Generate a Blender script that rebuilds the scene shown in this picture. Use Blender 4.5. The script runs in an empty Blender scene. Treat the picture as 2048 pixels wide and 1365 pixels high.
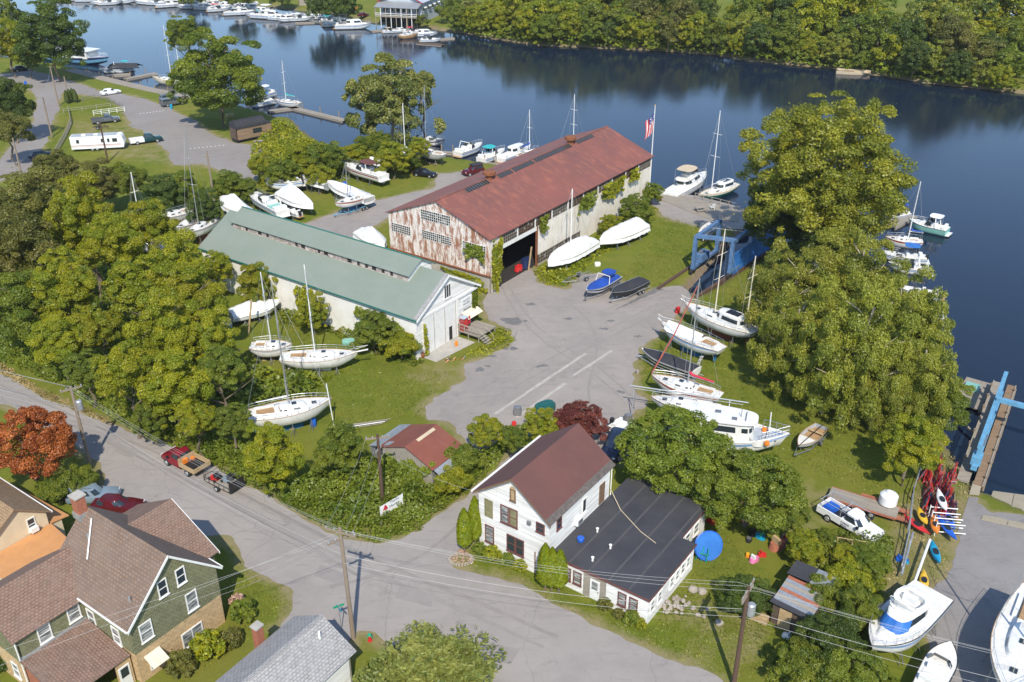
import bpy, math, random
import numpy as np
from mathutils import Vector, Matrix
random.seed(7)
S = bpy.context.scene
COL = S.collection
R = math.radians
# ---------------------------------------------------------------- camera, sky, sun, exposure
CAM_H, CAM_F, CAM_T = 55.4, 1900.0, R(27.9)
cd = bpy.data.cameras.new('camera'); cam = bpy.data.objects.new('camera', cd); COL.objects.link(cam)
cam.location = (0, 0, CAM_H); cam.rotation_euler = (R(90) - CAM_T, 0, 0)
cd.sensor_width = 36; cd.lens = CAM_F / 2048 * 36; cd.clip_start = .5; cd.clip_end = 8000
S.camera = cam
SUN_EL, SUN_DIR = R(47), R(-4)          # shadows run away from the camera, 4 degrees to the left
w = bpy.data.worlds.new('World'); S.world = w; w.use_nodes = True
nt = w.node_tree; bg = nt.nodes['Background']
sk = nt.nodes.new('ShaderNodeTexSky'); sk.sky_type = 'NISHITA'; sk.sun_disc = False
sk.sun_elevation = SUN_EL; sk.sun_rotation = R(180) + SUN_DIR; sk.air_density = 1.0; sk.dust_density = .25; sk.ozone_density = 3.5
nt.links.new(sk.outputs[0], bg.inputs[0]); bg.inputs[1].default_value = .15
sl = bpy.data.lights.new('sun', 'SUN'); sl.energy = 3.6; sl.angle = R(.53); sl.color = (1, .935, .81)
so = bpy.data.objects.new('sun', sl); COL.objects.link(so)
sdir = Vector((math.sin(SUN_DIR) * math.cos(SUN_EL), math.cos(SUN_DIR) * math.cos(SUN_EL), -math.sin(SUN_EL)))
so.rotation_euler = sdir.to_track_quat('-Z', 'Y').to_euler()
S.view_settings.view_transform = 'Standard'; S.view_settings.look = 'None'; S.view_settings.exposure = .6; S.view_settings.gamma = 1
S.render.resolution_x, S.render.resolution_y = 1024, 682
# ---------------------------------------------------------------- survey: ground point seen at a photograph pixel, at height z
_ct, _st = math.cos(CAM_T), math.sin(CAM_T)
def G(px, py, z=0.):
    a, b = (px - 1024) / CAM_F, (py - 682.5) / CAM_F
    d = (a, _ct - b * _st, -_st - b * _ct)
    t = (z - CAM_H) / d[2]
    return Vector((d[0] * t, d[1] * t, z))
def PXM(y): return (CAM_F * _st + _ct * (y - 682.5)) / CAM_H
WATER = -1.2
# ---------------------------------------------------------------- materials
MATS = {}
def newmat(name):
    m = bpy.data.materials.new(name); m.use_nodes = True; MATS[name] = m
    t = m.node_tree; b = t.nodes['Principled BSDF']
    return m, t, b
def nd(t, ty, ins=None, **kw):
    n = t.nodes.new('ShaderNode' + ty)
    for k, v in kw.items(): setattr(n, k, v)
    for k, v in (ins or {}).items():
        if hasattr(v, 'is_output') or isinstance(v, bpy.types.NodeSocket): t.links.new(v, n.inputs[k])
        else: n.inputs[k].default_value = v
    return n
def c4(c): return (c[0], c[1], c[2], 1)
def coords(t, obj=True, scale=(1, 1, 1), rz=0):
    o = nd(t, 'TexCoord').outputs['Object'] if obj else nd(t, 'NewGeometry').outputs['Position']
    mp = nd(t, 'Mapping', {0: o}); mp.inputs['Scale'].default_value = scale; mp.inputs['Rotation'].default_value[2] = rz
    return mp.outputs[0]
def noise(t, v, sc, det=4, rough=.55, dist=0):
    return nd(t, 'TexNoise', {'Vector': v, 'Scale': sc, 'Detail': det, 'Roughness': rough, 'Distortion': dist}).outputs['Fac']
def ramp(t, f, stops):
    n = nd(t, 'ValToRGB', {0: f}); e = n.color_ramp.elements
    while len(e) < len(stops): e.new(.5)
    for i, (p, c) in enumerate(stops):
        e[i].position = p; e[i].color = c4(c) if len(c) == 3 else c
    return n.outputs[0]
def mixc(t, f, a, b, mode='MIX'):
    n = nd(t, 'Mix', data_type='RGBA', blend_type=mode)
    for k, v in ((0, f), (6, a), (7, b)):
        if isinstance(v, bpy.types.NodeSocket): t.links.new(v, n.inputs[k])
        else: n.inputs[k].default_value = c4(v) if isinstance(v, tuple) else v
    return n.outputs[2]
def math_(t, op, a, b=0.):
    n = nd(t, 'Math', operation=op)
    for k, v in ((0, a), (1, b)):
        if isinstance(v, bpy.types.NodeSocket): t.links.new(v, n.inputs[k])
        else: n.inputs[k].default_value = v
    return n.outputs[0]
def bump(t, b, h, strength=.3, dist=.05):
    n = nd(t, 'Bump', {'Height': h, 'Strength': strength, 'Distance': dist}); t.links.new(n.outputs[0], b.inputs['Normal'])
def M(name, c1, c2=None, sc=1.2, rough=.55, metal=0., bmp=0., bsc=20, obj=True, stretch=(1, 1, 1), spec=.5, grime=None, gamt=.5):
    if name in MATS: return MATS[name]
    m, t, b = newmat(name)
    b.inputs['Roughness'].default_value = rough; b.inputs['Metallic'].default_value = metal
    b.inputs['Specular IOR Level'].default_value = spec
    c2 = c2 or tuple(x * .72 for x in c1)
    v = coords(t, obj, stretch)
    c = ramp(t, noise(t, v, sc, 5, .6), [(.36, c1), (.68, c2)])
    if grime:
        g = ramp(t, noise(t, v, sc * 2.7, 6, .7), [(.52, (0, 0, 0)), (.72, (gamt,) * 3)])
        c = mixc(t, g, c, grime)
    t.links.new(c, b.inputs['Base Color'])
    if bmp: bump(t, b, noise(t, v, bsc, 4), bmp, .03)
    return m
def ml(n): return MATS[n]
# plain paints, boat and vehicle finishes
M('gelcoat', (.74, .74, .72), (.64, .63, .60), .6, .35, grime=(.42, .38, .31), gamt=.6, stretch=(1, 1, .5))
M('gelcoat_old', (.74, .73, .70), (.60, .58, .53), .8, .5, grime=(.36, .32, .26), gamt=.6)
M('deck_white', (.72, .71, .67), (.62, .6, .55), 1.5, .6, grime=(.42, .39, .33), gamt=.5)
M('deck_grey', (.42, .46, .52), (.34, .38, .44), 1.5, .6)
M('cream_paint', (.70, .64, .50), (.6, .54, .42), 1.2, .5)
M('navy_paint', (.02, .035, .1), (.015, .025, .07), 1, .3)
M('royal_blue', (.015, .07, .36), (.01, .05, .27), 2, .6, bmp=.3, bsc=5)
M('sky_blue_paint', (.12, .34, .52), (.09, .25, .4), 1.5, .6, grime=(.22, .15, .1), gamt=.8)
M('lift_blue', (.09, .19, .36), (.06, .14, .28), 1.2, .6, grime=(.17, .11, .08), gamt=.9)
M('tarp_blue', (.03, .16, .48), (.02, .11, .38), .8, .45, bmp=.5, bsc=2)
M('turquoise', (.03, .42, .42), (.02, .34, .36), 1.5, .6, bmp=.3, bsc=4)
M('sail_green', (.0, .26, .17), (.0, .2, .13), 1.5, .7, bmp=.3, bsc=4)
M('faded_red', (.50, .13, .09), (.4, .09, .07), 1.5, .8)
M('sail_red', (.55, .03, .06), (.45, .02, .05), 1.5, .7, bmp=.3, bsc=4)
M('antifoul_red', (.22, .06, .035), (.15, .045, .03), 1.2, .8)
M('antifoul_blue', (.02, .15, .30), (.015, .11, .24), 1.2, .8)
M('antifoul_black', (.03, .03, .035), (.05, .05, .05), 1.2, .8)
M('hull_green', (.015, .10, .085), (.01, .08, .07), 1, .3)
M('hull_aqua', (.22, .46, .40), (.18, .4, .35), 1, .35)
M('hull_grey', (.40, .42, .44), (.32, .34, .36), 1, .5)
M('stripe_blue', (.18, .33, .58), None, 1, .4)
M('stripe_red', (.32, .05, .05), None, 1, .4)
M('black_canvas', (.022, .022, .026), (.035, .035, .04), 2, .75, bmp=.4, bsc=5)
M('canvas_tan', (.55, .45, .30), (.46, .37, .25), 2, .8, bmp=.2, bsc=6)
M('black_plastic', (.02, .02, .022), None, 2, .45)
M('rubber', (.018, .018, .018), (.03, .029, .028), 4, .85)
M('aluminium', (.62, .63, .64), (.5, .51, .52), 2, .38, .75)
M('mast_white', (.78, .78, .76), (.68, .68, .66), 2, .4)
M('steel', (.35, .36, .37), (.27, .27, .28), 2, .42, .7)
M('galv', (.45, .47, .48), (.35, .36, .37), 3, .5, .55)
M('rust', (.24, .085, .03), (.14, .05, .025), 3, .85)
M('wire', (.36, .36, .36), (.3, .3, .3), 2, .6, .0)
M('wood_grey', (.33, .29, .24), (.24, .21, .17), 3, .85, bmp=.4, bsc=14, stretch=(1, 6, 1))
M('wood_tan', (.46, .33, .18), (.36, .25, .13), 3, .8)
M('wood_brown', (.20, .12, .07), (.14, .085, .05), 3, .8)
M('teak', (.40, .25, .12), (.3, .18, .09), 3, .7)
M('creosote', (.105, .058, .036), (.07, .04, .028), 3, .85, stretch=(6, 6, .6))
M('pole_grey', (.27, .21, .155), (.2, .155, .115), 3, .85, stretch=(6, 6, .6))
M('white_paint', (.76, .75, .72), (.66, .65, .61), .9, .55, grime=(.45, .42, .36), gamt=.45)
M('trim_white', (.78, .77, .74), (.68, .67, .63), 2, .5)
M('trim_maroon', (.16, .06, .05), (.12, .05, .045), 2, .6)
M('shutter_olive', (.25, .23, .12), None, 2, .6)
M('concrete', (.42, .39, .34), (.33, .31, .27), .8, .9, bmp=.2, bsc=25, grime=(.25, .22, .18))
M('stone', (.37, .32, .26), (.27, .235, .19), 1.5, .9, bmp=.5, bsc=6)
M('brick_red', (.36, .12, .06), (.26, .085, .05), 4, .85, grime=(.4, .3, .25))
M('plastic_red', (.60, .03, .03), None, 2, .35)
M('plastic_yellow', (.75, .45, .03), None, 2, .35)
M('plastic_orange', (.78, .22, .02), None, 2, .4)
M('plastic_blue', (.02, .12, .55), None, 2, .35)
M('plastic_cyan', (.01, .30, .50), None, 2, .35)
M('plastic_pink', (.7, .2, .4), None, 2, .4)
M('plastic_green', (.02, .33, .18), None, 2, .4)
M('car_white', (.78, .78, .78), (.72, .72, .72), 1, .22)
M('car_grey', (.14, .15, .165), (.12, .13, .14), 1, .25, .3)
M('car_bluegrey', (.26, .33, .39), (.22, .29, .35), 1, .25, .3)
M('car_maroon', (.09, .008, .012), (.07, .006, .01), 1, .22)
M('car_red', (.22, .01, .02), (.17, .01, .018), 1, .3)
M('car_black', (.012, .012, .016), None, 1, .2)
M('car_navy', (.015, .025, .055), None, 1, .2)
M('car_green', (.012, .055, .06), None, 1, .25)
M('lamp_clear', (.75, .75, .75), None, 1, .2)
M('lamp_red', (.4, .01, .01), None, 1, .25)
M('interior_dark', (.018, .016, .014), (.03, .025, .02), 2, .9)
M('orange_roof', (.55, .27, .10), (.47, .22, .085), .7, .7, grime=(.36, .2, .11), gamt=.35)
M('cream_wall', (.66, .55, .38), (.58, .48, .33), 1.5, .7)
M('flower_red', (.55, .02, .05), (.4, .02, .1), 9, .6)
M('track', (.262, .234, .211), (.225, .2, .182), .8, .95, obj=False)
M('patch_dark', (.268, .242, .222), (.235, .212, .196), .9, .95, obj=False)
M('dirt', (.30, .23, .15), (.22, .165, .11), 1.5, .95, bmp=.4, bsc=8)
M('flagred', (.6, .03, .05), None, 2, .7); M('flagwhite', (.78, .78, .78), None, 2, .7); M('flagblue', (.03, .05, .25), None, 2, .7)
m, t, b = newmat('glass')
b.inputs['Base Color'].default_value = (.025, .035, .042, 1); b.inputs['Roughness'].default_value = .08; b.inputs['Specular IOR Level'].default_value = .7
m, t, b = newmat('glass_curtain')          # old panes with pale blinds behind
v = coords(t, True, (1, 1, 9)); b.inputs['Roughness'].default_value = .12
t.links.new(ramp(t, noise(t, v, 1.2, 3), [(.42, (.10, .11, .11)), (.62, (.42, .42, .40))]), b.inputs['Base Color'])
m, t, b = newmat('solar'); b.inputs['Base Color'].default_value = (.012, .014, .025, 1); b.inputs['Roughness'].default_value = .15
# shrink wrap
m, t, b = newmat('wrap'); v = coords(t)
t.links.new(ramp(t, noise(t, v, .9, 5), [(.35, (.84, .84, .85)), (.75, (.70, .69, .66))]), b.inputs['Base Color'])
b.inputs['Roughness'].default_value = .42
hh = math_(t, 'ADD', noise(t, coords(t, True, (1, 3.2, 1)), 1.3, 6, .65, 1.2), math_(t, 'MULTIPLY', noise(t, v, 4.5, 4, .6), .4)); bump(t, b, hh, .75, .16)
# foliage: 'col' carries one random shade per clump and per leaf
def leafmat(name, c1, c2, trans=.48):
    m, t, b = newmat(name); t.nodes.remove(b)
    at = nd(t, 'Attribute', attribute_name='col'); sp = nd(t, 'SeparateColor', {0: at.outputs['Color']})
    oi = nd(t, 'ObjectInfo')
    f = math_(t, 'ADD', math_(t, 'MULTIPLY', sp.outputs[0], .75), math_(t, 'MULTIPLY', oi.outputs['Random'], .25))
    c = mixc(t, f, c1, c2)
    hs = nd(t, 'HueSaturation', {'Color': c, 'Value': math_(t, 'ADD', .72, math_(t, 'MULTIPLY', sp.outputs[1], .56)), 'Hue': math_(t, 'ADD', .49, math_(t, 'MULTIPLY', oi.outputs['Random'], .02))})
    d = nd(t, 'BsdfDiffuse', {'Color': hs.outputs[0]}); tr = nd(t, 'BsdfTranslucent', {'Color': hs.outputs[0]})
    g = nd(t, 'BsdfGlossy', {'Color': (.9, .9, .9, 1), 'Roughness': .45})
    mx = nd(t, 'MixShader', {0: trans, 1: d.outputs[0], 2: tr.outputs[0]})
    m2 = nd(t, 'MixShader', {0: .025, 1: mx.outputs[0], 2: g.outputs[0]})
    t.links.new(m2.outputs[0], t.nodes['Material Output'].inputs[0])
leafmat('leaf_lime', (0.181, 0.247, 0.012), (0.420, 0.386, 0.016))
leafmat('leaf_green', (0.104, 0.166, 0.016), (0.282, 0.315, 0.028))
leafmat('leaf_dark', (.056, .100, .015), (.150, .195, .026))
leafmat('leaf_olive', (0.118, 0.139, 0.024), (0.266, 0.242, 0.047))
leafmat('leaf_willow', (0.169, 0.215, 0.028), (0.412, 0.399, 0.046))
leafmat('leaf_cotton', (0.164, 0.200, 0.022), (0.407, 0.378, 0.036))
leafmat('leaf_orange', (.22, .05, .01), (.55, .19, .04), .3)
leafmat('leaf_red', (.10, .022, .015), (.26, .075, .05), .3)
leafmat('leaf_arb', (.10, .145, .004), (.22, .24, .006), .2)
leafmat('leaf_pine', (0.105, 0.14, 0.026), (0.285, 0.285, 0.065), .25)
leafmat('leaf_grass', (.10, .15, .012), (.26, .25, .035), .3)
leafmat('leaf_dry', (.22, .17, .06), (.38, .29, .12), .2)
leafmat('petal_pink', (.45, .22, .16), (.62, .45, .36), .2)
M('bark', (.17, .13, .09), (.11, .085, .06), 4, .9, stretch=(3, 3, .6))
M('bark_pale', (.42, .36, .28), (.3, .25, .19), 4, .9, stretch=(3, 3, .6))
# ---- ground surfaces (position-based)
m, t, b = newmat('grass'); p = coords(t, False)
n1 = noise(t, p, .07, 4, .6); n2 = noise(t, p, .55, 5, .65); n3 = noise(t, p, 5.5, 3, .7)
c = ramp(t, n2, [(.25, (.105, .140, .014)), (.5, (.150, .178, .017)), (.75, (.215, .210, .028))])
c = mixc(t, ramp(t, n1, [(.42, (0, 0, 0)), (.66, (.55,) * 3)]), c, (.25, .21, .045))
c = mixc(t, math_(t, 'MULTIPLY', n3, .5), c, (.07, .10, .012))
at = nd(t, 'Attribute', attribute_name='edge').outputs['Fac']        # 1 beside gravel and tarmac, 0 in the open
e = math_(t, 'ADD', at, math_(t, 'MULTIPLY', math_(t, 'SUBTRACT', n2, .5), 1.7))
c = mixc(t, ramp(t, e, [(.35, (0, 0, 0)), (.95, (.85,) * 3)]), c, mixc(t, n3, (.34, .27, .15), (.20, .17, .09)))
mud = nd(t, 'Attribute', attribute_name='mud').outputs['Fac']
c = mixc(t, mud, c, mixc(t, n2, (.17, .13, .09), (.26, .20, .14)))
t.links.new(c, b.inputs['Base Color']); b.inputs['Roughness'].default_value = .95; b.inputs['Specular IOR Level'].default_value = .15
bump(t, b, math_(t, 'ADD', n3, noise(t, p, 22, 3, .7)), .55, .12)
def paved(name, a, b2, dark, pale, crack=.0):
    m, t, b = newmat(name); p = coords(t, False)
    n1 = noise(t, p, .09, 4, .6); n2 = noise(t, p, .7, 6, .65); n3 = noise(t, p, 16, 3, .7)
    c = ramp(t, n2, [(.3, a), (.7, b2)])
    c = mixc(t, ramp(t, n1, [(.4, (0, 0, 0)), (.7, (.7,) * 3)]), c, pale)
    c = mixc(t, ramp(t, noise(t, p, .33, 5, .7, .6), [(.60, (0, 0, 0)), (.70, (.35,) * 3)]), c, dark)
    c = mixc(t, ramp(t, noise(t, coords(t, False, (.35, 2.2, 1), R(-54)), .8, 4, .7), [(.55, (0, 0, 0)), (.75, (.42,) * 3)]), c, dark)
    c = mixc(t, ramp(t, noise(t, coords(t, False, (.22, 3.4, 1), R(-32)), .7, 5, .75, .5), [(.56, (0, 0, 0)), (.76, (.3,) * 3)]), c, pale)
    c = mixc(t, math_(t, 'MULTIPLY', n3, .42), c, dark)
    c = mixc(t, ramp(t, noise(t, p, 3.3, 5, .8), [(.60, (0, 0, 0)), (.70, (.30,) * 3)]), c, dark)
    v2 = nd(t, 'TexVoronoi', {'Vector': nd(t, 'VectorMath', {0: p, 1: nd(t, 'TexNoise', {'Vector': p, 'Scale': 1.3}).outputs['Color']}, operation='ADD').outputs[0], 'Scale': .55}, feature='DISTANCE_TO_EDGE')
    c = mixc(t, math_(t, 'MULTIPLY', ramp(t, v2.outputs['Distance'], [(.0, (.55,) * 3), (.018, (0, 0, 0))]), ramp(t, noise(t, p, .16, 3), [(.5, (0, 0, 0)), (.62, (1, 1, 1))])), c, dark)
    if crack:
        vo = nd(t, 'TexVoronoi', {'Vector': nd(t, 'VectorMath', {0: p, 1: nd(t, 'TexNoise', {'Vector': p, 'Scale': .6}).outputs['Color']}, operation='ADD').outputs[0], 'Scale': .11}, feature='DISTANCE_TO_EDGE')
        c = mixc(t, ramp(t, vo.outputs['Distance'], [(.0, (crack,) * 3), (.006, (0, 0, 0))]), c, (.10, .095, .09))
    t.links.new(c, b.inputs['Base Color']); b.inputs['Roughness'].default_value = .9; b.inputs['Specular IOR Level'].default_value = .25
    bump(t, b, n3, .25, .03)
paved('asphalt_old', (.328, .294, .268), (.280, .252, .232), (.160, .146, .136), (.395, .356, .318), .3)
paved('gravel', (.325, .287, .258), (.262, .233, .213), (.145, .131, .121), (.405, .356, .310))
paved('tarmac_grey', (.275, .250, .232), (.215, .2, .19), (.12, .118, .118), (.29, .275, .27), .2)
paved('parking', (.285, .252, .228), (.24, .213, .195), (.14, .132, .128), (.31, .285, .265))
paved('ramp_concrete', (.40, .35, .26), (.33, .29, .21), (.2, .17, .12), (.44, .38, .28))
# ---- water
m, t, b = newmat('water'); p = coords(t, False)
b.inputs['Base Color'].default_value = (.009, .017, .034, 1); b.inputs['Roughness'].default_value = .06; b.inputs['IOR'].default_value = 1.333
b.inputs['Specular IOR Level'].default_value = .5
ws = noise(t, p, .018, 3, .5)
hh = math_(t, 'ADD', noise(t, coords(t, False, (.55, 1.3, 1)), 1.5, 3, .6, .4), math_(t, 'MULTIPLY', noise(t, coords(t, False, (.8, 1.5, 1)), 5, 2, .6), .35))
bb = nd(t, 'Bump', {'Height': hh, 'Distance': .05}); t.links.new(ramp(t, ws, [(.40, (.12,) * 3), (.62, (.34,) * 3)]), bb.inputs['Strength']); t.links.new(bb.outputs[0], b.inputs['Normal'])
# ---- building skins (object coordinates: x along the building, y across, z up)
def wavebump(t, b, axis, sc, strength, dist):
    wv = nd(t, 'TexWave', {'Vector': coords(t), 'Scale': sc, 'Distortion': 0.}, wave_type='BANDS', bands_direction=axis, wave_profile='SIN')
    bump(t, b, wv.outputs['Fac'], strength, dist)
def streaky(name, base, base2, streak, amt, lo=.47, hi=.62, wave=None, rough=.6, vscale=(1, 1, .16), sc=1.1):
    m, t, b = newmat(name); v = coords(t, True, vscale)
    c = ramp(t, noise(t, coords(t), .7, 5), [(.35, base), (.7, base2)])
    s1 = noise(t, v, sc, 6, .72, .3)
    c = mixc(t, ramp(t, s1, [(lo, (0, 0, 0)), (hi, (amt,) * 3)]), c, mixc(t, noise(t, v, 3.1, 5), streak, tuple(x * .5 for x in streak)))
    s2 = noise(t, coords(t, True, (1, 1, .45)), 4.3, 5, .7)
    c = mixc(t, ramp(t, s2, [(.58, (0, 0, 0)), (.7, (amt * .7,) * 3)]), c, tuple(x * .8 for x in streak))
    t.links.new(c, b.inputs['Base Color']); b.inputs['Roughness'].default_value = rough
    if wave: wavebump(t, b, wave[0], wave[1], wave[2], wave[3])
streaky('siding_rusty', (.80, .74, .68), (.72, .65, .58), (.40, .15, .065), .95, .44, .58, ('Y', 9., .35, .02), sc=1.9, vscale=(1, 1, .28))
streaky('siding_worn', (.62, .54, .50), (.42, .36, .33), (.24, .16, .13), .8, .45, .6, vscale=(.5, .5, 1.4), sc=2.6)
streaky('siding_white', (.80, .75, .66), (.70, .64, .54), (.40, .27, .16), .55, .52, .74, ('X', 9., .35, .02))
streaky('stucco_white', (.80, .78, .74), (.72, .69, .64), (.45, .36, .26), .5, .56, .76)
def metalroof(name, c1, c2, c3, wave_axis='X', sc=6., amt=.6, rough=.5):
    m, t, b = newmat(name)
    n1 = noise(t, coords(t, True, (.35, .12, 1)), .5, 5, .65); n2 = noise(t, coords(t, True, (1, .25, 1)), 1.1, 6, .7)
    c = mixc(t, ramp(t, n1, [(.38, (0, 0, 0)), (.66, (1, 1, 1))]), c1, c2)
    c = mixc(t, ramp(t, n2, [(.5, (0, 0, 0)), (.72, (amt,) * 3)]), c, c3)
    t.links.new(c, b.inputs['Base Color']); b.inputs['Roughness'].default_value = rough; b.inputs['Specular IOR Level'].default_value = .35
    wavebump(t, b, wave_axis, sc, .22, .015)
metalroof('roof_red', (.225, .080, .060), (.165, .072, .060), (.340, .125, .078), 'X', 7., .9, .65)
metalroof('roof_green', (.190, .228, .186), (.215, .245, .205), (.235, .245, .210), 'X', 5., .4, .55)
metalroof('roof_rust', (.22, .070, .045), (.17, .060, .042), (.28, .12, .09), 'X', 7., .4, .7)
metalroof('roof_brown', (.135, .058, .048), (.110, .052, .046), (.165, .075, .060), 'X', 1.6, .3, .75)
M('eave_worn', (.115, .095, .082), (.075, .062, .055), 2.5, .85, grime=(.3, .28, .25))
M('roof_teal', (.02, .17, .13), (.02, .13, .1), 2, .5)
def shingle(name, c1, c2, c3, mortar, bw, bh, sc=1., mott=.35):
    m, t, b = newmat(name); uv = nd(t, 'UVMap').outputs[0]
    br = nd(t, 'TexBrick', {'Vector': uv, 'Scale': sc, 'Mortar Size': .035 * bh / .2, 'Mortar Smooth': .3, 'Brick Width': bw, 'Row Height': bh, 'Color1': c4(c1), 'Color2': c4(c2), 'Mortar': c4(mortar), 'Bias': -.1}, offset=.5)
    n1 = noise(t, uv, .35, 5, .65)
    c = mixc(t, ramp(t, n1, [(.40, (0, 0, 0)), (.68, (.65,) * 3)]), br.outputs['Color'], c3)
    wn = nd(t, 'TexVoronoi', {'Vector': nd(t, 'Mapping', {0: uv, 'Scale': (1 / bw, 1 / bh, 1)}).outputs[0], 'Scale': 1., 'Randomness': .6}).outputs['Color']
    c = mixc(t, mott, c, mixc(t, nd(t, 'SeparateColor', {0: wn}).outputs[0], tuple(x * .55 for x in c1), tuple(min(1, x * 1.35) for x in c2)))
    t.links.new(c, b.inputs['Base Color']); b.inputs['Roughness'].default_value = .92; b.inputs['Specular IOR Level'].default_value = .2
    bump(t, b, math_(t, 'ADD', br.outputs['Fac'], math_(t, 'MULTIPLY', noise(t, uv, 18, 3), -.35)), -.5, .02)
shingle('shingle_brown', (.300, .182, .130), (.220, .142, .108), (.175, .137, .113), (.085, .06, .05), .30, .22)
shingle('shingle_mottled', (.330, .220, .160), (.135, .100, .082), (.250, .195, .155), (.075, .055, .045), .34, .26, 1., .6)
shingle('shingle_grey', (.40, .385, .37), (.32, .31, .30), (.27, .265, .265), (.15, .145, .145), .34, .22)
shingle('shingle_tan', (.36, .24, .14), (.29, .19, .11), (.25, .17, .1), (.15, .1, .06), .3, .22)
shingle('siding_olive', (.225, .220, .125), (.185, .182, .105), (.205, .2, .115), (.085, .085, .04), .34, .22)
shingle('siding_tan', (.56, .40, .22), (.49, .34, .18), (.52, .37, .20), (.33, .22, .12), .42, .24)
shingle('clap_white', (.80, .785, .75), (.76, .745, .71), (.68, .65, .60), (.50, .48, .45), 3.5, .16)
shingle('boards_dark', (.135, .095, .07), (.10, .072, .055), (.16, .12, .09), (.05, .035, .03), 3., .2)
shingle('planks', (.36, .315, .255), (.27, .235, .19), (.31, .28, .24), (.10, .085, .07), 3.2, .16)
shingle('planks_brown', (.30, .20, .12), (.23, .155, .095), (.26, .19, .13), (.09, .065, .05), 3.2, .16)
m, t, b = newmat('epdm'); v = coords(t)
c = ramp(t, noise(t, v, .35, 5, .6), [(.35, (.036, .036, .041)), (.7, (.056, .055, .06))])
c = mixc(t, ramp(t, noise(t, v, 1.4, 6, .75), [(.62, (0, 0, 0)), (.75, (.25,) * 3)]), c, (.16, .14, .12))
t.links.new(c, b.inputs['Base Color']); b.inputs['Roughness'].default_value = .7
M('epdm_seam', (.078, .076, .076), (.062, .06, .06), 2, .8)
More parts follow.
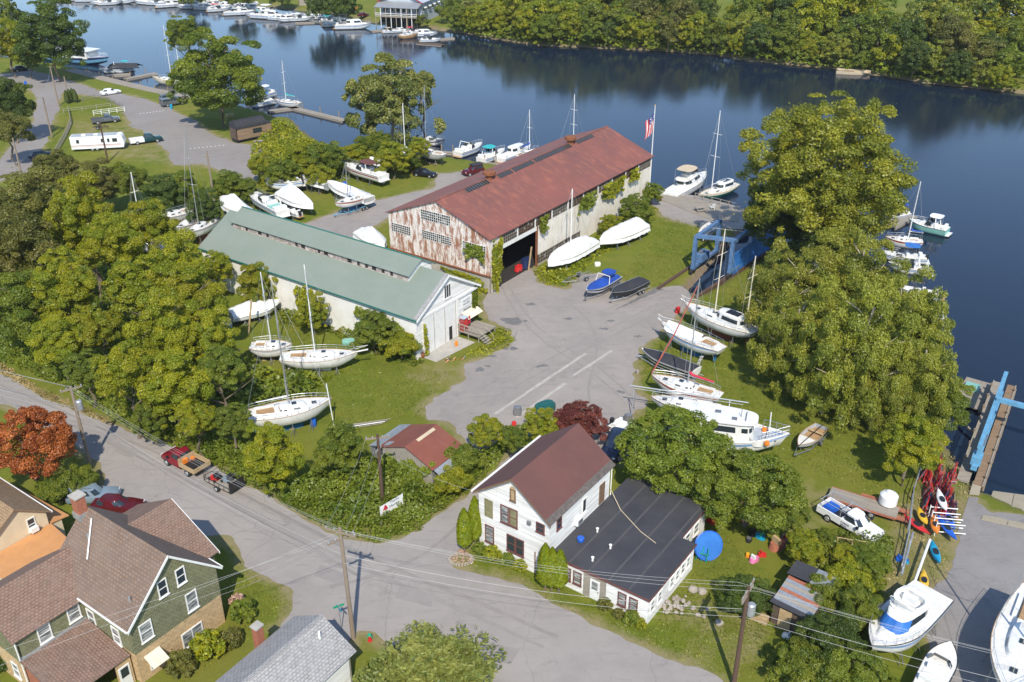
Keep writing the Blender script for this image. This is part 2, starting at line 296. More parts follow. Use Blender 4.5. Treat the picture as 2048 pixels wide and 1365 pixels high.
# ---------------------------------------------------------------- mesh helpers
def rot2(x, y, a): c, s = math.cos(a), math.sin(a); return x * c - y * s, x * s + y * c
def outline(x0, x1, hw, n=20, p=3.2, nose=1.):
    """closed plan outline, rounded; nose<1 narrows the +x end"""
    pts = []
    for i in range(n):
        a = 2 * math.pi * (i + .5) / n
        c, s = math.cos(a), math.sin(a)
        x = math.copysign(abs(c) ** (2 / p), c); y = math.copysign(abs(s) ** (2 / p), s)
        k = 1 - (1 - nose) * (x + 1) / 2
        pts.append(((x0 + x1) / 2 + x * (x1 - x0) / 2, y * hw * k))
    return pts
class MB:
    def __init__(s): s.v = []; s.f = []; s.m = []
    def add(s, vs, fs, mi=0):
        o = len(s.v); s.v += [tuple(q) for q in vs]
        for f in fs: s.f.append(tuple(i + o for i in f)); s.m.append(mi)
        return s
    def box(s, c, d, rz=0, mi=0, ry=0, taper=1.):
        hx, hy, hz = d[0] / 2, d[1] / 2, d[2] / 2; vs = []
        for z in (-1, 1):
            k = 1 if z < 0 else taper
            for x, y in ((-1, -1), (1, -1), (1, 1), (-1, 1)):
                X, Y, Z = x * hx * k, y * hy * k, z * hz
                if ry: X, Z = X * math.cos(ry) + Z * math.sin(ry), -X * math.sin(ry) + Z * math.cos(ry)
                if rz: X, Y = rot2(X, Y, rz)
                vs.append((c[0] + X, c[1] + Y, c[2] + Z))
        return s.add(vs, [(3, 2, 1, 0), (4, 5, 6, 7), (0, 1, 5, 4), (1, 2, 6, 5), (2, 3, 7, 6), (3, 0, 4, 7)], mi)
    def b2(s, x0, x1, y0, y1, z0, z1, mi=0): return s.box(((x0 + x1) / 2, (y0 + y1) / 2, (z0 + z1) / 2), (abs(x1 - x0), abs(y1 - y0), abs(z1 - z0)), 0, mi)
    def slab(s, quad, th, mi=0, n=None):
        """thick slab from a planar polygon (outer side up/out), thickness th inwards"""
        q = [Vector(p) for p in quad]
        if n is None: n = (q[1] - q[0]).cross(q[-1] - q[0]).normalized()
        k = len(q); vs = q + [p - n * th for p in q]
        fs = [tuple(range(k)), tuple(range(2 * k - 1, k - 1, -1))] + [(i, i + k, (i + 1) % k + k, (i + 1) % k) for i in range(k)]
        return s.add(vs, fs, mi)
    def prism(s, poly, z0, z1, mi=0, top=1.):
        k = len(poly); cx = sum(p[0] for p in poly) / k; cy = sum(p[1] for p in poly) / k
        vs = [(p[0], p[1], z0) for p in poly] + [(cx + (p[0] - cx) * top, cy + (p[1] - cy) * top, z1) for p in poly]
        return s.add(vs, [tuple(range(k - 1, -1, -1)), tuple(range(k, 2 * k))] + [(i, (i + 1) % k, (i + 1) % k + k, i + k) for i in range(k)], mi)
    def rings(s, rings, cap0=True, cap1=True, mi=0, keep=None):
        """loft closed rings (lists of xyz)"""
        k = len(rings[0]); vs = [p for r in rings for p in r]; fs = []
        for j in range(len(rings) - 1):
            for i in range(k):
                if keep and not keep(j, i): continue
                a, b = j * k + i, j * k + (i + 1) % k; fs.append((a, b, b + k, a + k))
        if cap0: fs.append(tuple(range(k - 1, -1, -1)))
        if cap1: fs.append(tuple(range((len(rings) - 1) * k, len(rings) * k)))
        return s.add(vs, fs, mi)
    def tube(s, pts, r, n=6, mi=0, r1=None):
        P = [Vector(p) for p in pts]; L = len(P); rs = []
        for i, p in enumerate(P):
            d = (P[min(i + 1, L - 1)] - P[max(i - 1, 0)]).normalized()
            a = d.cross(Vector((0, 0, 1)))
            if a.length < .05: a = d.cross(Vector((1, 0, 0)))
            a.normalize(); b = a.cross(d)
            rr = r if r1 is None else r + (r1 - r) * i / (L - 1)
            rs.append([p + (a * math.cos(2 * math.pi * k / n) + b * math.sin(2 * math.pi * k / n)) * rr for k in range(n)])
        return s.rings(rs, mi=mi)
    def lathe(s, c, prof, n=12, mi=0):
        return s.rings([[(c[0] + r * math.cos(2 * math.pi * k / n), c[1] + r * math.sin(2 * math.pi * k / n), c[2] + z) for k in range(n)] for r, z in prof], mi=mi)
    def wheel(s, c, r, wd, n=14, mi=0, axis='y'):
        rg = []
        for off, rr in ((-wd / 2, r * .9), (-wd * .35, r), (wd * .35, r), (wd / 2, r * .9)):
            rg.append([(c[0] + rr * math.cos(2 * math.pi * k / n), c[1] + off, c[2] + rr * math.sin(2 * math.pi * k / n)) for k in range(n)])
        return s.rings(rg, mi=mi)
    def bar(s, a, b, wd, th=None, mi=0):
        """square bar between two points"""
        return s.tube([a, b], wd * .7, 4, mi)
    def obj(s, name, mats, parent=None, smooth=False, loc=None, rz=0, label=None):
        me = bpy.data.meshes.new(name); me.from_pydata(s.v, [], s.f)
        if not isinstance(mats, (list, tuple)): mats = [mats]
        for m in mats: me.materials.append(MATS[m])
        if len(mats) > 1: me.polygons.foreach_set('material_index', s.m)
        uv = me.uv_layers.new(name='UVMap'); data = np.zeros((len(me.loops), 2), np.float32)
        V = np.array(s.v, np.float64) if s.v else np.zeros((0, 3))
        for p in me.polygons:
            n = p.normal
            if abs(n.z) > .97: u = (1, 0, 0); vv = (0, 1, 0)
            else:
                h = math.hypot(n.x, n.y); u = (-n.y / h, n.x / h, 0); vv = (n.y * u[2] - n.z * u[1], n.z * u[0] - n.x * u[2], n.x * u[1] - n.y * u[0])
            for li in p.loop_indices:
                q = V[me.loops[li].vertex_index]; data[li] = (q[0] * u[0] + q[1] * u[1], q[0] * vv[0] + q[1] * vv[1] + q[2] * vv[2])
        uv.data.foreach_set('uv', data.ravel())
        if smooth:
            me.polygons.foreach_set('use_smooth', [True] * len(me.polygons))
            try: me.set_sharp_from_angle(angle=R(38))
            except Exception: pass
        o = bpy.data.objects.new(name, me); COL.objects.link(o)
        if parent: o.parent = parent
        if loc: o.location = loc
        if rz: o.rotation_euler[2] = rz
        if label: o['label'] = label
        return o
def tag(o, label, cat, group=None, kind=None):
    if label: o['label'] = label
    if cat: o['category'] = cat
    if group: o['group'] = group
    if kind: o['kind'] = kind
    return o
def thing(name, label, cat, loc=(0, 0, 0), rz=0, group=None):
    o = bpy.data.objects.new(name, None); COL.objects.link(o); o.empty_display_size = .3
    o.location = loc; o.rotation_euler[2] = rz
    return tag(o, label, cat, group)
KIDS = {}
def copy_tree(o, loc, rz, label=None, sc=None, parent=None, swap=None):
    c = o.copy(); COL.objects.link(c)
    if parent is None:
        c.location = loc; c.rotation_euler[2] = rz
        if label: c['label'] = label
        if sc: c.scale = sc if isinstance(sc, tuple) else (sc, sc, sc)
    else: c.parent = parent
    if swap and c.type == 'MESH':
        for i, sl_ in enumerate(c.material_slots):
            if sl_.material and sl_.material.name in swap:
                nm_ = swap[sl_.material.name]; sl_.link = 'OBJECT'; sl_.material = MATS[nm_]
    for ch in list(o.children): copy_tree(ch, None, None, parent=c, swap=swap)
    return c
def struct(o): o['kind'] = 'structure'; return o
# ---------------------------------------------------------------- fields for the terrain
def sdf(P, poly):
    P = np.asarray(P, float); Q = np.array([(p[0], p[1]) for p in poly], float); d = np.full(len(P), 1e18); inside = np.zeros(len(P), bool)
    for i in range(len(Q)):
        a, b = Q[i], Q[(i + 1) % len(Q)]; e = b - a; w_ = P - a
        h = np.clip((w_ @ e) / (e @ e + 1e-12), 0, 1); d = np.minimum(d, ((w_ - h[:, None] * e) ** 2).sum(1))
        c1 = (a[1] <= P[:, 1]) & (b[1] > P[:, 1]); c2 = (a[1] > P[:, 1]) & (b[1] <= P[:, 1]); cr = e[0] * w_[:, 1] - e[1] * w_[:, 0]
        inside ^= (c1 & (cr > 0)) | (c2 & (cr < 0))
    d = np.sqrt(d); return np.where(inside, -d, d)
_lat = np.random.default_rng(3).random((256, 256))
def vnoise(x, y, s):
    x = np.asarray(x) / s + 77; y = np.asarray(y) / s + 31; i = np.floor(x).astype(int); j = np.floor(y).astype(int); u = x - i; v = y - j
    u = u * u * (3 - 2 * u); v = v * v * (3 - 2 * v); L = lambda a, b: _lat[a % 256, b % 256]
    return (L(i, j) * (1 - u) + L(i + 1, j) * u) * (1 - v) + (L(i, j + 1) * (1 - u) + L(i + 1, j + 1) * u) * v
def gp(pts, z=0.): return [G(x, y, z) for x, y in pts]
def sheet(name, poly, z, res, mat, amp=.0, nsc=1.5, holes=()):
    """flat sheet cut along a ragged outline (marching squares)"""
    Q = np.array([(p[0], p[1]) for p in poly]); x0, y0 = Q.min(0) - 1.5; x1, y1 = Q.max(0) + 1.5
    xs = np.arange(x0, x1, res); ys = np.arange(y0, y1, res); X, Y = np.meshgrid(xs, ys, indexing='ij'); P = np.c_[X.ravel(), Y.ravel()]
    F = sdf(P, poly)
    for h in holes: F = np.maximum(F, -sdf(P, h))
    if amp: F = F + amp * (2 * vnoise(P[:, 0], P[:, 1], nsc) - 1) + amp * .6 * (2 * vnoise(P[:, 0] + 50, P[:, 1], nsc * .35) - 1)
    F = F.reshape(X.shape); nx, ny = X.shape; ins = F < 0; verts = []; idx = -np.ones((nx, ny), int); faces = []
    def vid(i, j):
        if idx[i, j] < 0: idx[i, j] = len(verts); verts.append((X[i, j], Y[i, j], z))
        return int(idx[i, j])
    cnt = ins[:-1, :-1].astype(int) + ins[1:, :-1] + ins[1:, 1:] + ins[:-1, 1:]
    for i, j in zip(*np.nonzero(cnt)):
        cs = ((i, j), (i + 1, j), (i + 1, j + 1), (i, j + 1))
        if cnt[i, j] == 4: faces.append(tuple(vid(*c) for c in cs)); continue
        f = []
        for k in range(4):
            a, b = cs[k], cs[(k + 1) % 4]
            if ins[a]: f.append(vid(*a))
            if ins[a] != ins[b]:
                s_ = F[a] / (F[a] - F[b]); verts.append((X[a] + (X[b] - X[a]) * s_, Y[a] + (Y[b] - Y[a]) * s_, z)); f.append(len(verts) - 1)
        if len(f) > 2: faces.append(tuple(f))
    me = bpy.data.meshes.new(name); me.from_pydata([tuple(map(float, v)) for v in verts], [], faces); me.materials.append(MATS[mat])
    o = bpy.data.objects.new(name, me); COL.objects.link(o); return struct(o)
# ================================================================ THE SETTING: terrain, river, roads, yard
SHORE_NEAR = [(-420, 175), (-150, 130), (0, 118), (60, 122), (150, 140), (215, 158), (300, 182), (390, 196), (470, 214), (536, 233), (583, 243), (612, 268), (640, 290), (690, 303), (722, 288), (755, 272), (800, 272), (845, 284), (873, 308), (915, 322), (960, 330), (1010, 338), (1080, 352), (1160, 360), (1240, 368), (1310, 384), (1330, 402), (1470, 440), (1545, 462), (1640, 500), (1740, 540), (1830, 610), (1885, 700), (1905, 790), (1888, 850), (1885, 900), (1950, 985), (2048, 1020), (2300, 1060)]
SHORE_FAR = [(2500, 300), (2300, 235), (2048, 188), (1850, 166), (1700, 142), (1500, 122), (1400, 107), (1200, 97), (1060, 91), (1000, 80), (905, 64), (860, 58), (750, 47), (700, 36), (600, 22), (480, 10), (300, 2), (100, -6), (-300, -18)]
river = gp(SHORE_NEAR, WATER) + gp(SHORE_FAR, WATER)
slip = gp([(1385, 586), (1374, 574), (1400, 545), (1447, 492), (1500, 452), (1560, 440), (1600, 470), (1555, 492), (1458, 556), (1402, 592)], -.4)
ROAD = gp([(-260, 640), (-60, 718), (0, 746), (83, 792), (156, 822), (237, 856), (320, 889), (434, 937), (520, 984), (603, 1033), (687, 1074), (754, 1089), (800, 1080), (838, 1066), (876, 1029), (944, 983), (985, 945), (1030, 900), (1050, 930), (1000, 985), (960, 1030), (925, 1090), (899, 1121), (914, 1136), (1030, 1167), (1102, 1209), (1163, 1236), (1238, 1270), (1314, 1306), (1400, 1335), (1480, 1400), (1700, 1520), (1200, 1800), (900, 1560), (776, 1290), (745, 1268), (715, 1266), (690, 1300), (560, 1340), (565, 1250), (588, 1225), (585, 1184), (540, 1160), (495, 1132), (453, 1076), (412, 1075), (281, 1028), (240, 1040), (205, 1020), (215, 975), (190, 925), (120, 870), (0, 805), (-260, 700)])
YARD = gp([(975, 592), (1000, 548), (985, 500), (1040, 490), (1066, 540), (1088, 572), (1135, 578), (1165, 552), (1215, 548), (1236, 562), (1283, 584), (1321, 577), (1366, 575), (1384, 586), (1390, 598), (1372, 617), (1345, 642), (1322, 670), (1290, 690), (1267, 722), (1272, 767), (1288, 800), (1275, 820), (1265, 850), (1290, 880), (1280, 920), (1230, 925), (1180, 905), (1120, 870), (1052, 866), (1016, 860), (985, 880), (960, 905), (930, 890), (903, 849), (861, 838), (847, 815), (864, 797), (905, 785), (925, 755), (930, 730), (980, 712), (1035, 680), (1010, 655), (975, 640), (967, 605)])
DRIVE = gp([(610, 449), (675, 424), (742, 402), (800, 392), (864, 376), (876, 347), (931, 345), (1010, 345), (1000, 375), (905, 392), (800, 420), (770, 440), (722, 470), (690, 490), (600, 470)])
LOT = gp([(-60, 150), (8, 148), (56, 142), (100, 150), (156, 167), (195, 181), (267, 192), (328, 212), (390, 245), (423, 267), (470, 284), (525, 296), (530, 362), (473, 356), (404, 330), (348, 330), (334, 300), (292, 268), (258, 250), (248, 217), (217, 195), (167, 192), (128, 180), (118, 205), (109, 231), (92, 278), (53, 345), (0, 362), (-80, 400), (-120, 370), (0, 322), (67, 239), (75, 190), (40, 168), (-60, 175)])
LOT2 = gp([(1940, 1000), (1958, 1004), (1975, 1030), (2060, 1038), (2300, 1090), (2300, 1700), (1865, 1420), (1866, 1305), (1874, 1263), (1852, 1180), (1885, 1160), (1906, 1119), (1923, 1060)])
APRON = gp([(1300, 402), (1322, 376), (1500, 420), (1500, 460), (1425, 452), (1390, 452), (1330, 436)])
DEVPATH = gp([(930, 262), (0, 0)]) if False else None
# terrain mesh
def axis(stops):
    out = []
    for a, b, st in stops: out += list(np.arange(a, b, st))
    return np.array(out + [stops[-1][1]])
gx = axis([(-3500, -400, 310), (-400, -130, 6), (-130, -70, 1.6), (-70, 62, .8), (62, 140, 1.6), (140, 420, 5), (420, 3500, 308)])
gy = axis([(-600, 20, 62), (20, 46, 2), (46, 165, .8), (165, 330, 1.6), (330, 460, 5), (460, 4200, 374)])
GX, GY = np.meshgrid(gx, gy, indexing='ij'); P2 = np.c_[GX.ravel(), GY.ravel()]
sr = sdf(P2, river) + .7 * (2 * vnoise(P2[:, 0], P2[:, 1], 3.) - 1) + .4 * (2 * vnoise(P2[:, 0], P2[:, 1] + 90, 1.1) - 1)
ss = sdf(P2, slip)
gz = np.interp(sr, [-8, -3, 0, 1.0, 2.6, 4], [-3.4, -2.6, -1.2, -.3, -.03, 0])
gz = np.minimum(gz, np.interp(ss, [-1.2, 0, .5], [-2.2, -1.25, 0]))
pave = np.full(len(P2), 1e9)
near = (np.abs(P2[:, 0]) < 140) & (P2[:, 1] < 335) & (P2[:, 1] > 20)
for q in (ROAD, YARD, DRIVE, LOT, LOT2, APRON): pave[near] = np.minimum(pave[near], sdf(P2[near], q))
edge = np.clip(1 - pave / 1.8, 0, 1); edge[pave > 1e8] = 0
for q, wt in ((gp([(640, 1040), (760, 1085), (700, 1010)]), .5), (gp([(1200, 1180), (1330, 1240), (1420, 1340), (1560, 1360), (1540, 1200), (1440, 1200), (1330, 1180)]), .55), (gp([(800, 745), (905, 700), (930, 760), (860, 800)]), .6), (gp([(130, 240), (250, 250), (330, 300), (340, 335), (200, 310), (150, 280)]), .6), (gp([(1500, 1000), (1620, 960), (1800, 1010), (1760, 1090), (1600, 1120)]), .6), (gp([(1780, 1010), (1900, 900), (1960, 1000), (1900, 1170), (1800, 1290), (1740, 1180)]), .75)):
    s_ = sdf(P2[near], q); edge[near] = np.maximum(edge[near], wt * np.clip(.5 - s_ / 3, 0, 1))
mud = np.clip(1 - np.abs(sr - .2) / 1.3, 0, 1); mud = np.maximum(mud, (ss < .6) * 1.); mud = np.maximum(mud, (sr < 0) * 1.)
nx, ny = GX.shape; I = np.arange(nx * ny).reshape(nx, ny)
F4 = np.stack([I[:-1, :-1], I[1:, :-1], I[1:, 1:], I[:-1, 1:]], -1).reshape(-1, 4)
def fastmesh(name, V, F, mat, attrs=None, smooth=False):
    me = bpy.data.meshes.new(name); V = np.ascontiguousarray(V, np.float32); F = np.ascontiguousarray(F, np.int32); k = F.shape[1]
    me.vertices.add(len(V)); me.vertices.foreach_set('co', V.ravel()); me.loops.add(F.size); me.loops.foreach_set('vertex_index', F.ravel())
    me.polygons.add(len(F)); me.polygons.foreach_set('loop_start', np.arange(0, F.size, k, dtype=np.int32))
    try: me.polygons.foreach_set('loop_total', np.full(len(F), k, np.int32))
    except Exception: pass
    if mat: me.materials.append(MATS[mat])
    me.update(calc_edges=True)
    for an, (dom, ty, arr) in (attrs or {}).items():
        a = me.attributes.new(an, ty, dom); a.data.foreach_set('color' if 'COLOR' in ty else 'value', np.ascontiguousarray(arr, np.float32).ravel())
    if smooth: me.polygons.foreach_set('use_smooth', np.ones(len(F), bool))
    return me
me = fastmesh('ground', np.c_[P2, gz], F4, 'grass', {'edge': ('POINT', 'FLOAT', edge), 'mud': ('POINT', 'FLOAT', mud)}, True)
go = bpy.data.objects.new('ground', me); COL.objects.link(go); struct(go)
wb = MB().add([(-1500, 40, WATER), (1500, 40, WATER), (1500, 700, WATER), (-1500, 700, WATER)], [(0, 1, 2, 3)]); struct(wb.obj('river_water', 'water'))
sheet('road', ROAD, .012, .45, 'asphalt_old', .35, 2.2)
sheet('boatyard_gravel', YARD, .016, .45, 'gravel', .6, 2.5)
sheet('gravel_drive', DRIVE, .012, .6, 'gravel', .5, 2.5)
sheet('parking_lot', LOT, .012, .8, 'parking', .6, 4)
sheet('ramp_lot', LOT2, .012, .5, 'tarmac_grey', .5, 2.5)
sheet('quay_apron', APRON, .012, .6, 'gravel', .4, 2)
# old concrete strips let into the yard, slab by slab
def strip(a, b, wd, n, nm='concrete_strip'):
    A, B = G(*a), G(*b); d = (B - A); L = d.length; rz = math.atan2(d.y, d.x)
    o = bpy.data.objects.new(nm, None); COL.objects.link(o); o.location = A; o.rotation_euler[2] = rz; struct(o)
    x = 0; k = 0
    while x < L - .3:
        l = min(random.uniform(.8, 1.5) * L / n, L - x)
        MB().box((x + l / 2 - .02, random.uniform(-.04, .04), .012), (l - .05, wd * random.uniform(.85, 1.05), .05)).obj('slab', 'concrete', o); x += l; k += 1
strip((990, 829), (1172, 707), .42, 12); strip((1033, 836), (1131, 767), .42, 7); strip((1147, 752), (1224, 702), .42, 6)
# painted stop dots across the parking lot
for k, (a, b, n) in enumerate((((281, 228), (326, 222), 8), ((381, 298), (447, 291), 9))):
    A, B = G(*a), G(*b)
    o = bpy.data.objects.new('road_marking', None); COL.objects.link(o); o.location = A; struct(o)
    for i in range(n):
        p = (B - A) * i / (n - 1); MB().prism([(p.x + .2 * math.cos(q), p.y + .2 * math.sin(q)) for q in [R(60 * z) for z in range(6)]], .016, .02).obj('paint_dot', 'deck_white', o)
# damp patches and oil stains on the yard
for k, (x, y, rr) in enumerate([(1027, 642, 2.6), (1062, 609, 1.0), (1137, 638, .9), (960, 740, 1.2), (975, 733, .7), (1020, 698, 1.3), (985, 713, .9), (1221, 642, .8), (1209, 658, .9), (1240, 784, .9), (1080, 733, 1.2), (1275, 673, .8)]):
    c = G(x, y); n = 30; pts = []
    for i in range(n):
        a = 2 * math.pi * i / n; r_ = .6 * rr * (.3 + .9 * float(vnoise(k * 9 + math.cos(a) * 2, math.sin(a) * 2, 1.)))
        pts.append((c.x + r_ * 1.25 * math.cos(a), c.y + r_ * .8 * math.sin(a)))
    MATS.get('stain') or M('stain', (.165, .157, .152), (.12, .115, .11), 2, .9, obj=False)
    struct(MB().prism(pts, .017, .0205).obj('oil_stain', 'stain'))
# wheel ruts of wet earth from the slip to the yard
A, B = G(1232, 620), G(1320, 577); d_ = (B - A).normalized(); n_ = Vector((-d_.y, d_.x, 0)); L_ = (B - A).length; pts = []
for sd in (1, -1):
    for i in (range(25) if sd > 0 else range(24, -1, -1)):
        f_ = i / 24; q = A + d_ * L_ * f_ + n_ * sd * (.08 + .45 * f_) * (.5 + float(vnoise(i * 1.3, sd * 9, 1.))); pts.append((q.x, q.y))
struct(MB().prism(pts[::-1], .017, .0206).obj('wet_track', 'stain'))
# ramp slabs
rp = [G(1962, 1040), G(1990, 968), G(2120, 985), G(2120, 1075)]
ro = bpy.data.objects.new('boat_ramp', None); COL.objects.link(ro); struct(ro)
for i in range(3):
    for j in range(3):
        f = lambda u, v: rp[0].lerp(rp[3], u).lerp(rp[1].lerp(rp[2], u), v)
        q = [f(i / 3 + .004, j / 3 + .004), f((i + 1) / 3 - .004, j / 3 + .004), f((i + 1) / 3 - .004, (j + 1) / 3 - .004), f(i / 3 + .004, (j + 1) / 3 - .004)]
        q = [(p.x, p.y, .14 - .95 * ((j + (k_ > 1)) / 3)) for k_, p in enumerate(q)]
        MB().slab(q, .3, n=Vector((0, 0, 1))).obj('ramp_slab', 'ramp_concrete', ro)
# timber kerbs of the haul-out slip
for nm, a, b, lab in (('slip_kerb', (1316, 578), (1452, 486), None), ('slip_kerb', (1391, 596), (1545, 496), None)):
    A, B = G(*a, .1), G(*b, .1); d = B - A
    o = MB().box((0, 0, -.55), (d.length, .38, 1.5)).obj(nm, 'creosote', None, loc=(A + B) / 2, rz=math.atan2(d.y, d.x)); struct(o)

def ribbon(nm, pts, wd, mat, z=.0215, seed=0):
    P = gp(pts); Q = []
    for i in range(len(P) - 1):
        for k in range(8): t_ = k / 8; Q.append(P[i].lerp(P[i + 1], t_))
    Q.append(P[-1]); Q = [(Q[max(0, i - 4)] + Q[i] * 2 + Q[min(len(Q) - 1, i + 4)]) / 4 for i in range(len(Q))]; vs = []; fs = []
    for i, q in enumerate(Q):
        d = (Q[min(i + 1, len(Q) - 1)] - Q[max(i - 1, 0)]).normalized(); n = Vector((-d.y, d.x, 0)); a = wd * (.35 + .5 * float(vnoise(i * .9 + seed * 7, 1, 1.))); b = wd * (.35 + .5 * float(vnoise(i * .9, 5 + seed * 3, 1.))); vs += [(q.x + n.x * a, q.y + n.y * a, z), (q.x - n.x * b, q.y - n.y * b, z)]
    for i in range(len(Q) - 1):
        if float(vnoise(i * .2 + seed * 11, 3, 1.)) > .28: fs.append((2 * i, 2 * i + 1, 2 * i + 3, 2 * i + 2))
    struct(MB().add(vs, fs).obj(nm, mat))
TR_ = [[(1000, 565), (1030, 630), (1090, 690), (1190, 745), (1255, 810)], [(1012, 560), (1045, 625), (1105, 683), (1203, 735), (1268, 800)], [(1365, 600), (1250, 660), (1110, 730), (980, 800), (890, 845)], [(1350, 590), (1235, 650), (1095, 720), (965, 790), (875, 835)], [(1040, 650), (1000, 740), (930, 800), (870, 815), (900, 840)], [(1240, 620), (1290, 600), (1350, 578)], [(1130, 600), (1180, 640), (1200, 700), (1170, 780), (1190, 860)]]
for i, q in enumerate(TR_): ribbon('tyre_track', q, .22, 'track', .0215 + .0006 * i, i)
for i, q in enumerate([[(-20, 760), (160, 838), (330, 912), (520, 1005), (700, 1105), (900, 1180), (1150, 1290)], [(-20, 775), (150, 852), (320, 925), (500, 1020), (690, 1125), (880, 1200), (1120, 1310)], [(60, 812), (250, 902), (420, 985), (600, 1085), (800, 1200)], [(960, 1010), (890, 1080), (800, 1140), (640, 1180)]]): ribbon('road_wear', q, .3, 'track' if i != 1 else 'patch_dark', .0165 + .0006 * i, 20 + i)
for i, q in enumerate(([(400, 960), (440, 978), (430, 990), (392, 972)], [(640, 1130), (700, 1150), (690, 1175), (628, 1152)], [(800, 1170), (870, 1190), (862, 1215), (790, 1196)], [(960, 1280), (1040, 1300), (1020, 1330), (940, 1308)], [(240, 890), (275, 905), (262, 918), (228, 902)])): struct(MB().prism([(p.x, p.y) for p in gp(q)][::-1], .0125, .0157).obj('asphalt_patch', 'patch_dark'))
# ================================================================ TREES AND PLANTS
def leafcloud(C, N, S_, rng, shade, tilt=.55, el=1.35):
    """quads at points C with normals N, sizes S_ ; shade = (n,2) clump shade/leaf value"""
    n = len(C); N = N / (np.linalg.norm(N, axis=1, keepdims=True) + 1e-9)
    N = N + rng.normal(0, tilt, (n, 3)); N /= np.linalg.norm(N, axis=1, keepdims=True) + 1e-9
    T = rng.normal(0, 1, (n, 3)); T -= (T * N).sum(1)[:, None] * N; T /= np.linalg.norm(T, axis=1, keepdims=True) + 1e-9
    B = np.cross(N, T); a = (S_ * el / 2)[:, None]; b = (S_ / 2)[:, None]; fold = (S_ * rng.uniform(-.12, .12, n))[:, None] * N
    V = np.stack([C - T * a, C - B * b + fold + T * a * .15, C + T * a, C + B * b + fold + T * a * .15], 1).reshape(-1, 3)
    F = np.arange(4 * n).reshape(n, 4); col = np.c_[shade, np.zeros(n), np.ones(n)]
    return V, F, col
def dirs(n, rng):
    v = rng.normal(0, 1, (n, 3)); return v / np.linalg.norm(v, axis=1, keepdims=True)
def crown_mesh(name, seed, rx, rz, nl, lr, per, ls, zmin=-.55, flat=.75, droop=0., core=.5, wild=.3, cone=0., skip=.14, tilt=.58, soft=.6):
    rng = np.random.default_rng(seed); Cs, Ns, Ss, Sh = [], [], [], []
    for k in range(nl):
        z = 1 - (k + .5) / nl * (1 - zmin); ph = k * 2.39996 + rng.uniform(-.5, .5); q = math.sqrt(max(0, 1 - z * z))
        d = np.array([q * math.cos(ph), q * math.sin(ph), z]); rad = core + (1 - core) * rng.random() ** .6 + rng.normal(0, wild * .35)
        if cone: d = d * np.array([1 - cone * (z + .5) / 1.5, 1 - cone * (z + .5) / 1.5, 1])
        c = d * rad * np.array([rx, rx, rz]); r = lr * rng.uniform(.55, 1.35)
        if rng.random() < skip: continue
        m = int(per * (r / lr) ** 2 * rng.uniform(.8, 1.2)); u = dirs(int(m * 1.6), rng); u = u[(u @ (d + np.array([0, 0, .55]))) > -.35][:m]; m = len(u)
        rr = r * (soft + (1.1 - soft) * rng.random(m) ** .7) * (1 + .1 * rng.normal(0, 1, m) ** 2 * (rng.random(m) < .12)); p = c + u * rr[:, None] * np.array([1, 1, flat]) * rng.uniform(.6, 1.4, 3)
        if droop: p[:, 2] -= droop * rng.random(m) ** 2 * r * (q + .2)
        Cs.append(p); Ns.append(u + np.array([0, 0, .45])); Ss.append(ls * rng.uniform(.4, 1.4, m)); sh = rng.random()
        Sh.append(np.c_[np.clip(sh + rng.normal(0, .16, m), 0, 1), np.clip(rng.normal(.5, .25, m), 0, 1)])
    # inner sparse leaves so that the crown has depth
    m = nl * per // 14; u = dirs(m, rng); p = u * (rng.random(m) ** .4)[:, None] * np.array([rx, rx, rz]) * .75; p = p[p[:, 2] > zmin * rz * .8]; m = len(p)
    Cs.append(p); Ns.append(dirs(m, rng)); Ss.append(ls * rng.uniform(.8, 1.6, m)); Sh.append(rng.random((m, 2)) * .8)
    V, F, col = leafcloud(np.concatenate(Cs), np.concatenate(Ns), np.concatenate(Ss), rng, np.concatenate(Sh), tilt, 1.35 if not droop else 2.2)
    return fastmesh(name, V, F, 'leaf_green', {'col': ('FACE', 'FLOAT_COLOR', col)})
def trunk_mesh(name, seed, h, r, nb, spread, low=.35, bark='bark'):
    rng = random.Random(seed); mb = MB(); x = y = 0; pts = []
    for i in range(6):
        t_ = i / 5; pts.append((x, y, h * t_)); x += rng.uniform(-.06, .06) * h; y += rng.uniform(-.06, .06) * h
    mb.tube(pts, r, 7, 0, r * .3)
    for k in range(nb):
        t_ = low + (.95 - low) * k / nb; i = min(4, int(t_ * 5)); b0 = Vector(pts[i]).lerp(Vector(pts[i + 1]), t_ * 5 - i); a = k * 2.4 + rng.uniform(-.4, .4); L = spread * (1.1 - .6 * t_) * rng.uniform(.7, 1.1)
        p1 = b0 + Vector((math.cos(a) * L * .5, math.sin(a) * L * .5, L * .32)); p2 = b0 + Vector((math.cos(a + .2) * L, math.sin(a + .2) * L, L * .62))
        mb.tube([b0, p1, p2], r * .42 * (1.1 - t_ * .6), 5, 0, r * .08)
        mb.tube([p1, p1 + Vector((math.cos(a + .9) * L * .35, math.sin(a + .9) * L * .35, L * .3))], r * .16, 4, 0, r * .04)
    me = mb.obj(name, bark); m_ = me.data; bpy.data.objects.remove(me); return m_
